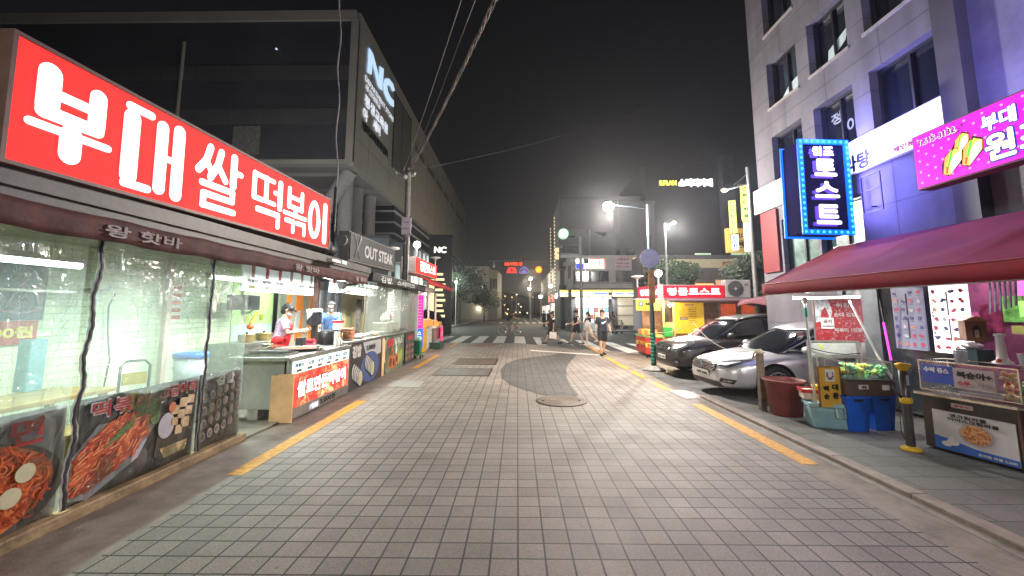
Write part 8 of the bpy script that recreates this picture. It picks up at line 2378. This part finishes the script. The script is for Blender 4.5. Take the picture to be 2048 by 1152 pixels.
t, J, X, T, Hd, hands = person('shorter person of the couple in a white and navy top and cream shorts', (p3[0] + .05, p3[1] - .35, .004), -65, 1.62, legs=((4, 4), (-22, 32)), arms=((20, 8, 95), (14, 8, 30)), female=True, top=nav_cl, bottom=crm_cl, shoes=M('shoe_cream', (.7, .6, .5), .7), shorts=.62, sleeve=.7, head=(-8, 10), hair='bob', sk=skin2)
b = thing('sling_bag', 'white sling bag across the back of the shorter person of the couple', 'bag', (p3[0] + .02, p3[1] - .52, .90), -20)
m = MB()
m.ball((-.02, 0, .16), (.15, .07, .20), 16, k=10); m.build('bag', wht_cl, b)
m = MB(); m.path([(-.1, .02, .3), (-.1, .04, .48), (-.04, .12, .55)], .016, 6); m.build('strap', wht_cl, b)
# cyclist
bx_, by_ = G(1020, 668.5)
by_ = 29.5; bx_ = AY(1020, 640, 29.5)[0]
t = thing('bicycle', 'bicycle crossing the road to the right with bright reflectors', 'bicycle', (bx_, by_, 0), 0)
frb = M('bike_frame', (.12, .10, .09), .3, .6); R_ = .34
for x in (-.52, .54):
    w = MB(); w.path([(x + R_ * math.cos(k * PI / 20), 0, R_ + R_ * math.sin(k * PI / 20)) for k in range(41)], .018, 8); w = w.build('wheel', M('tyre_pale', (.35, .30, .24), .5), t)
    k_ = MB(); k_.path([(x + (R_ - .03) * math.cos(k * PI / 20), 0, R_ + (R_ - .03) * math.sin(k * PI / 20)) for k in range(41)], .010, 6)
    for j in range(14): k_.path([(x, 0, R_), (x + (R_ - .03) * math.cos(j * PI / 7), 0, R_ + (R_ - .03) * math.sin(j * PI / 7))], .002, 3)
    k_.tube((x, -.04, R_), (x, .04, R_), .025); k_.build('rim', steel, w)
    MB().ball((x + .2, -.03, R_ - .12), (.035, .01, .03)).build('reflector', GLOW('reflector_amber', (1, .75, .35), 1.8), w)
m = MB()
bb_ = (0.02, 0, .30); st_ = (-.14, 0, .78); hd_ = (.38, 0, .80)
for a, b in ((bb_, st_), (st_, hd_), (bb_, hd_), ((-.52, 0, R_), bb_), ((-.52, 0, R_), st_), (hd_, (.54, 0, R_)), (hd_, (.35, 0, .98))): m.tube(a, b, .018)
m.build('frame', frb, t)
m = MB(); m.path([(.30, -.26, 1.0), (.36, -.1, .99), (.35, 0, .98), (.36, .1, .99), (.30, .26, 1.0)], .014); m.build('handlebar', dark, t)
m = MB(); m.ball((-.16, 0, .84), (.13, .07, .035)); m.tube(st_, (-.155, 0, .83), .014); m.build('saddle', dark, t)
m = MB(); m.tube((.02, -.06, .30), (.02, .06, .30), .09); m.tube((.02, -.08, .30), (.10, -.08, .16), .01); m.tube((.02, .08, .30), (-.06, .08, .44), .01); m.bx(.06, .15, -.14, -.07, .14, .17); m.bx(-.11, -.02, .07, .14, .43, .46); m.build('pedal', frb, t)
t, J, X, T, Hd, hands = person('cyclist in a black top riding to the right across the road', (bx_ - .16, by_, .03), 90, 1.70, legs=((52, 62), (72, 92)), arms=((62, 8, 12), (62, 8, 12)), lean=32, top=blk_cl, bottom=M('cloth_grey', (.16, .13, .11), .85), shoes=M('shoe_brown', (.25, .18, .12), .7), shorts=.8, sleeve=.6, head=(0, -14), vox=.011, drop=False)
# far pedestrians by the store
pf = G(1331, 660)
for x, y, rz, H, lab, tp, bt in ((1331, 668, 60, 1.62, 'distant person in a mauve dress pushing a pushchair by the store shutter', M('cloth_mauve', (.32, .22, .22), .8), M('cloth_mauve', (.32, .22, .22), .8)), (1243, 658, 20, .98, 'small child in white beside the pushchair', wht_cl, crm_cl)):
    px = AY({1331: 1226, 1243: 1243}[x], 640, 31.5)[0]
    person(lab, (px, 31.5, .004), rz, H, legs=((12, 6), (-10, 6)), arms=((35 if H > 1.2 else 10, 6, 20), (35 if H > 1.2 else 10, 6, 20)), female=True, top=tp, bottom=bt, shoes=blk_cl, shorts=.8 if H < 1.2 else .9, skirt=H > 1.2, hair='bob', vox=.012, sk=skin2)
t = thing('pushchair', 'dark pushchair in front of the distant person in mauve', 'pushchair', (AY(1233, 640, 31.2)[0], 31.2, 0), 20)
m = MB()
for x in (-.22, .22):
    m.tube((x, -.3, .1), (x, .25, .95), .014); m.tube((x, .3, .1), (x, -.2, .6), .014)
m.tube((-.22, .25, .95), (.22, .25, .95), .014); m.build('frame', dark, t)
m = MB()
for x in (-.22, .22):
    for y in (-.3, .3): m.tube((x - .02, y, .09), (x + .02, y, .09), .09)
m.build('wheel', black, t); MB().bx(-.19, .19, -.2, .15, .4, .62).build('seat', M('seat_dark', (.08, .07, .08), .8), t, bevel=.04)
for k, (x, y, z, rz, H, lab) in enumerate(((1102, 40.5, 0, 20, 1.7, 'dark figure standing under the globe lamp'), (1092, 43, 0, 200, 1.68, 'dark figure walking away beyond the one under the globe lamp'), (1110, 37.5, 0, 100, 1.66, 'dark figure close to the narrow building'))):
    px = AY(x - 4, 640, y)[0]
    person(lab, (px, y, .12 if px > 4.4 else .0), rz, H, legs=((10, 5), (-10, 5)), top=nav_cl if k % 2 else blk_cl, bottom=blk_cl, shoes=blk_cl, shorts=1.9, vox=.014)

# cook with visor, mask and red apron
flower = foodmat('flower_shirt', [(.62, .55, .62), (.55, .06, .16), (.60, .55, .62), (.12, .10, .35), (.65, .60, .66)], 15, coat=0)
redap = M('red_apron', (.62, .015, .02), .6, var=.12, scale=5)
t, J, X, T, Hd, hands = person('cook in a flowered shirt, red apron, black visor and white mask', (-4.72, 8.15, .20), 112, 1.66, legs=((0, 2), (0, 2)), arms=((26, 14, 68, 18), (34, 10, 62, 22)), lean=10, top=flower, bottom=redap, shoes=blk_cl, shorts=1.7, sleeve=.72, head=(8, 26), vox=.007, female=True, hair='short', sk=M('skin_lit', (.56, .37, .24), .5, var=.06))
ap = []
def ad(p, q, a, b, f=False): ap.append((X(p), X(q), a, b, f))
ad(T(-.06, .085, .10), T(.06, .085, .10), .075, .075); ad(T(-.07, .08, -.1), T(.07, .08, -.1), .09, .09); ad(T(-.05, .09, .3), T(.05, .09, .3), .06, .06); ad(T(-.08, .06, -.3), T(.08, .06, -.3), .10, .10)
ad(T(-.08, .07, .4), T(-.08, .02, .5), .03, .025); ad(T(.08, .07, .4), T(.08, .02, .5), .03, .025); ad(T(-.12, .0, .05), T(.12, 0, .05), .10, .10); ad(T(-.10, .03, -.25), T(.10, .03, -.25), .10, .10)
ad(T(0, .10, -.1), T(0, .12, .34), .10, .085); ad(T(-.08, .10, .3), T(.08, .10, .3), .075, .075)
for q_ in range(12):
    a_ = q_ * PI / 6; b_ = a_ + PI / 6
    ad(T(.10 * math.cos(a_), .05 * math.sin(a_), -.08), T(.10 * math.cos(b_), .05 * math.sin(b_), .05), .095, .085)
blob('apron', ap, redap, t, .008, 4)
vis = M('visor_black', (.015, .014, .016), .35, var=.2)
bm_ = []
bm_.append((X(Hd(-.075, .03, .05)), X(Hd(.075, .03, .05)), .05, .05)); bm_.append((X(Hd(-.05, .13, .045)), X(Hd(.05, .13, .045)), .018, .018)); bm_.append((X(Hd(-.06, .09, .055)), X(Hd(.06, .09, .055)), .022, .022)); bm_.append((X(Hd(-.03, .155, .038)), X(Hd(.03, .155, .038)), .014, .014))
blob('visor_cap', bm_, vis, t, .007, 3)
bm_ = [(X(Hd(0, .075, -.045)), X(Hd(0, .07, -.06)), .046, .046), (X(Hd(-.035, .055, -.05)), X(Hd(.035, .055, -.05)), .036, .036), (X(Hd(-.08, .0, -.035)), X(Hd(.08, .0, -.035)), .014, .014)]
blob('face_mask', bm_, M('mask_white', (.62, .63, .62), .8, var=.05), t, .006, 3)
hw = t.matrix_basis @ hands[0]
b = thing('spatula', 'dark handled spatula held by the cook over the round pan', 'spatula', (hw.x, hw.y, hw.z))
MB().path([(-.0, -.02, .10), (.05, .05, -.02), (.12, .1, -.18)], .009).build('handle', dark, b)
# vendor in blue behind the kimbap counter
blu = M('blue_denim_shirt', (.10, .20, .45), .75, var=.35, scale=12)
t, J, X, T, Hd, hands = person('vendor in a blue shirt and white mask bending over the kimbap counter', (-4.58, 10.12, .27), 15, 1.66, legs=((0, 2), (0, 2)), arms=((26, 10, 58, 14), (26, 10, 58, 16)), lean=7, top=blu, bottom=blk_cl, shoes=blk_cl, shorts=1.8, sleeve=.9, head=(5, 24), vox=.008, hair='short', sk=M('skin_lit', (.56, .37, .24), .5, var=.06))
bm_ = [(X(Hd(0, .075, -.045)), X(Hd(0, .07, -.06)), .046, .046), (X(Hd(-.035, .055, -.05)), X(Hd(.035, .055, -.05)), .036, .036), (X(Hd(-.08, .0, -.035)), X(Hd(.08, .0, -.035)), .014, .014)]
blob('face_mask', bm_, M('mask_white', (.62, .63, .62), .8), t, .007, 3)
bm_ = [(X(Hd(-.06, .09, .06)), X(Hd(.06, .09, .06)), .022, .022), (X(Hd(-.04, .13, .05)), X(Hd(.04, .13, .05)), .014, .014)]
blob('visor_cap', bm_, M('visor_grey', (.10, .09, .09), .5, var=.3), t, .008, 3)

# ================================================================ HAZE (thin haze added to stand in for lens glow round the lamps)
m = MB(); m.bx(-305, 305, -65, 505, -1.2, 34)
o = m.build('haze', M('tmp', (1, 1, 1), var=0)); o['kind'] = 'stuff'
hm = bpy.data.materials.new('haze'); hm.use_nodes = True
hn = hm.node_tree; hn.nodes.remove(hn.nodes['Principled BSDF'])
pv = hn.nodes.new('ShaderNodeVolumePrincipled'); pv.inputs['Density'].default_value = .0012; pv.inputs['Color'].default_value = (.9, .92, 1, 1); pv.inputs['Anisotropy'].default_value = .8
hn.links.new(pv.outputs[0], hn.nodes['Material Output'].inputs['Volume'])
o.data.materials[0] = hm

# ================================================================ every leg, wheel, post and pane a part of its own
def islands(me):
    par = list(range(len(me.vertices)))
    def fd(i):
        while par[i] != i:
            par[i] = par[par[i]]; i = par[i]
        return i
    for e_ in me.edges:
        a, b = fd(e_.vertices[0]), fd(e_.vertices[1])
        if a != b: par[a] = b
    g_ = {}
    for v in me.vertices: g_.setdefault(fd(v.index), []).append(v.index)
    L = []
    for ids in g_.values():
        c = [me.vertices[i].co for i in ids]
        L.append([set(ids), [min(p[k] for p in c) - .002 for k in range(3)], [max(p[k] for p in c) + .002 for k in range(3)]])
    go = True
    while go:
        go = False
        for i in range(len(L)):
            for j in range(i + 1, len(L)):
                if all(L[i][1][k] <= L[j][2][k] and L[j][1][k] <= L[i][2][k] for k in range(3)):
                    a, b = L[i], L.pop(j)
                    a[0] |= b[0]; a[1] = [min(x, y) for x, y in zip(a[1], b[1])]; a[2] = [max(x, y) for x, y in zip(a[2], b[2])]
                    go = True; break
            if go: break
    return L
SPL = {'leg', 'foot', 'wheel', 'arcade_column', 'high_window', 'canopy_lamp', 'warm_window', 'orange_pane', 'post', 'drawer', 'goods', 'window_decal', 'orange_stripe', 'lit_panel', 'side_window', 'price_tag', 'sticker', 'wall_poster', 'edge_trim', 'yellow_post', 'shop_glass', 'post', 'skewer_picture', 'dish_picture', 'label_card', 'roof_light', 'orange_lamp', 'store_fascia', 'price_card', 'camera_box'}
for o in list(S.objects):
    if o.type != 'MESH' or o.parent is None or o.name.split('.')[0] not in SPL or o.data.users > 1: continue
    L = islands(o.data)
    if not 1 < len(L) <= 40: continue
    me = o.data
    for ids, _a, _b in L:
        mp = {v: i for i, v in enumerate(sorted(ids))}
        fs = [p for p in me.polygons if p.vertices[0] in ids]
        n_ = bpy.data.meshes.new(me.name)
        n_.from_pydata([tuple(me.vertices[v].co) for v in sorted(ids)], [], [tuple(mp[v] for v in p.vertices) for p in fs])
        for q in me.materials: n_.materials.append(q)
        n_.polygons.foreach_set('material_index', [p.material_index for p in fs])
        n_.polygons.foreach_set('use_smooth', [p.use_smooth for p in fs])
        c = o.copy(); c.data = n_; COL.objects.link(c)
        for ch in list(o.children):
            pass
    bpy.data.objects.remove(o)
GR = {'street_tree': 'street trees', 'utility_cover': 'covers set in the street', 'parked_car': 'parked cars', 'floodlight': 'floodlights above the toast stalls', 'plastic_bin': 'blue bins under the fruit case', 'lamp_post': 'street lamps', 'bread_crate': 'orange bread crates', 'food_tray': 'steel trays on the counter', 'container_stack': 'stacks of takeaway containers', 'cooking_pot': 'cooking pots', 'vertical_sign': 'lit vertical signs', 'clear_jug': 'clear jugs on the juice stand', 'food_box': 'trays on the kimbap counter', 'apartment_block': 'apartment blocks', 'overhead_cable': 'thin overhead cables'}
for o in S.objects:
    if o.parent is None and o.get('label') and not o.get('group') and o.name.split('.')[0] in GR: o['group'] = GR[o.name.split('.')[0]]
for o in S.objects:
    if o.parent is None and 3.9 < o.location.x < 6.4 and 4 < o.location.y < 8.4 and .05 < o.location.z < 1.5 and o.name.split('.')[0] not in ('awning', 'menu_board', 'juice_shop', 'fluorescent_lamp', 'shop_sign', 'projecting_sign'):
        o.location.z -= .055
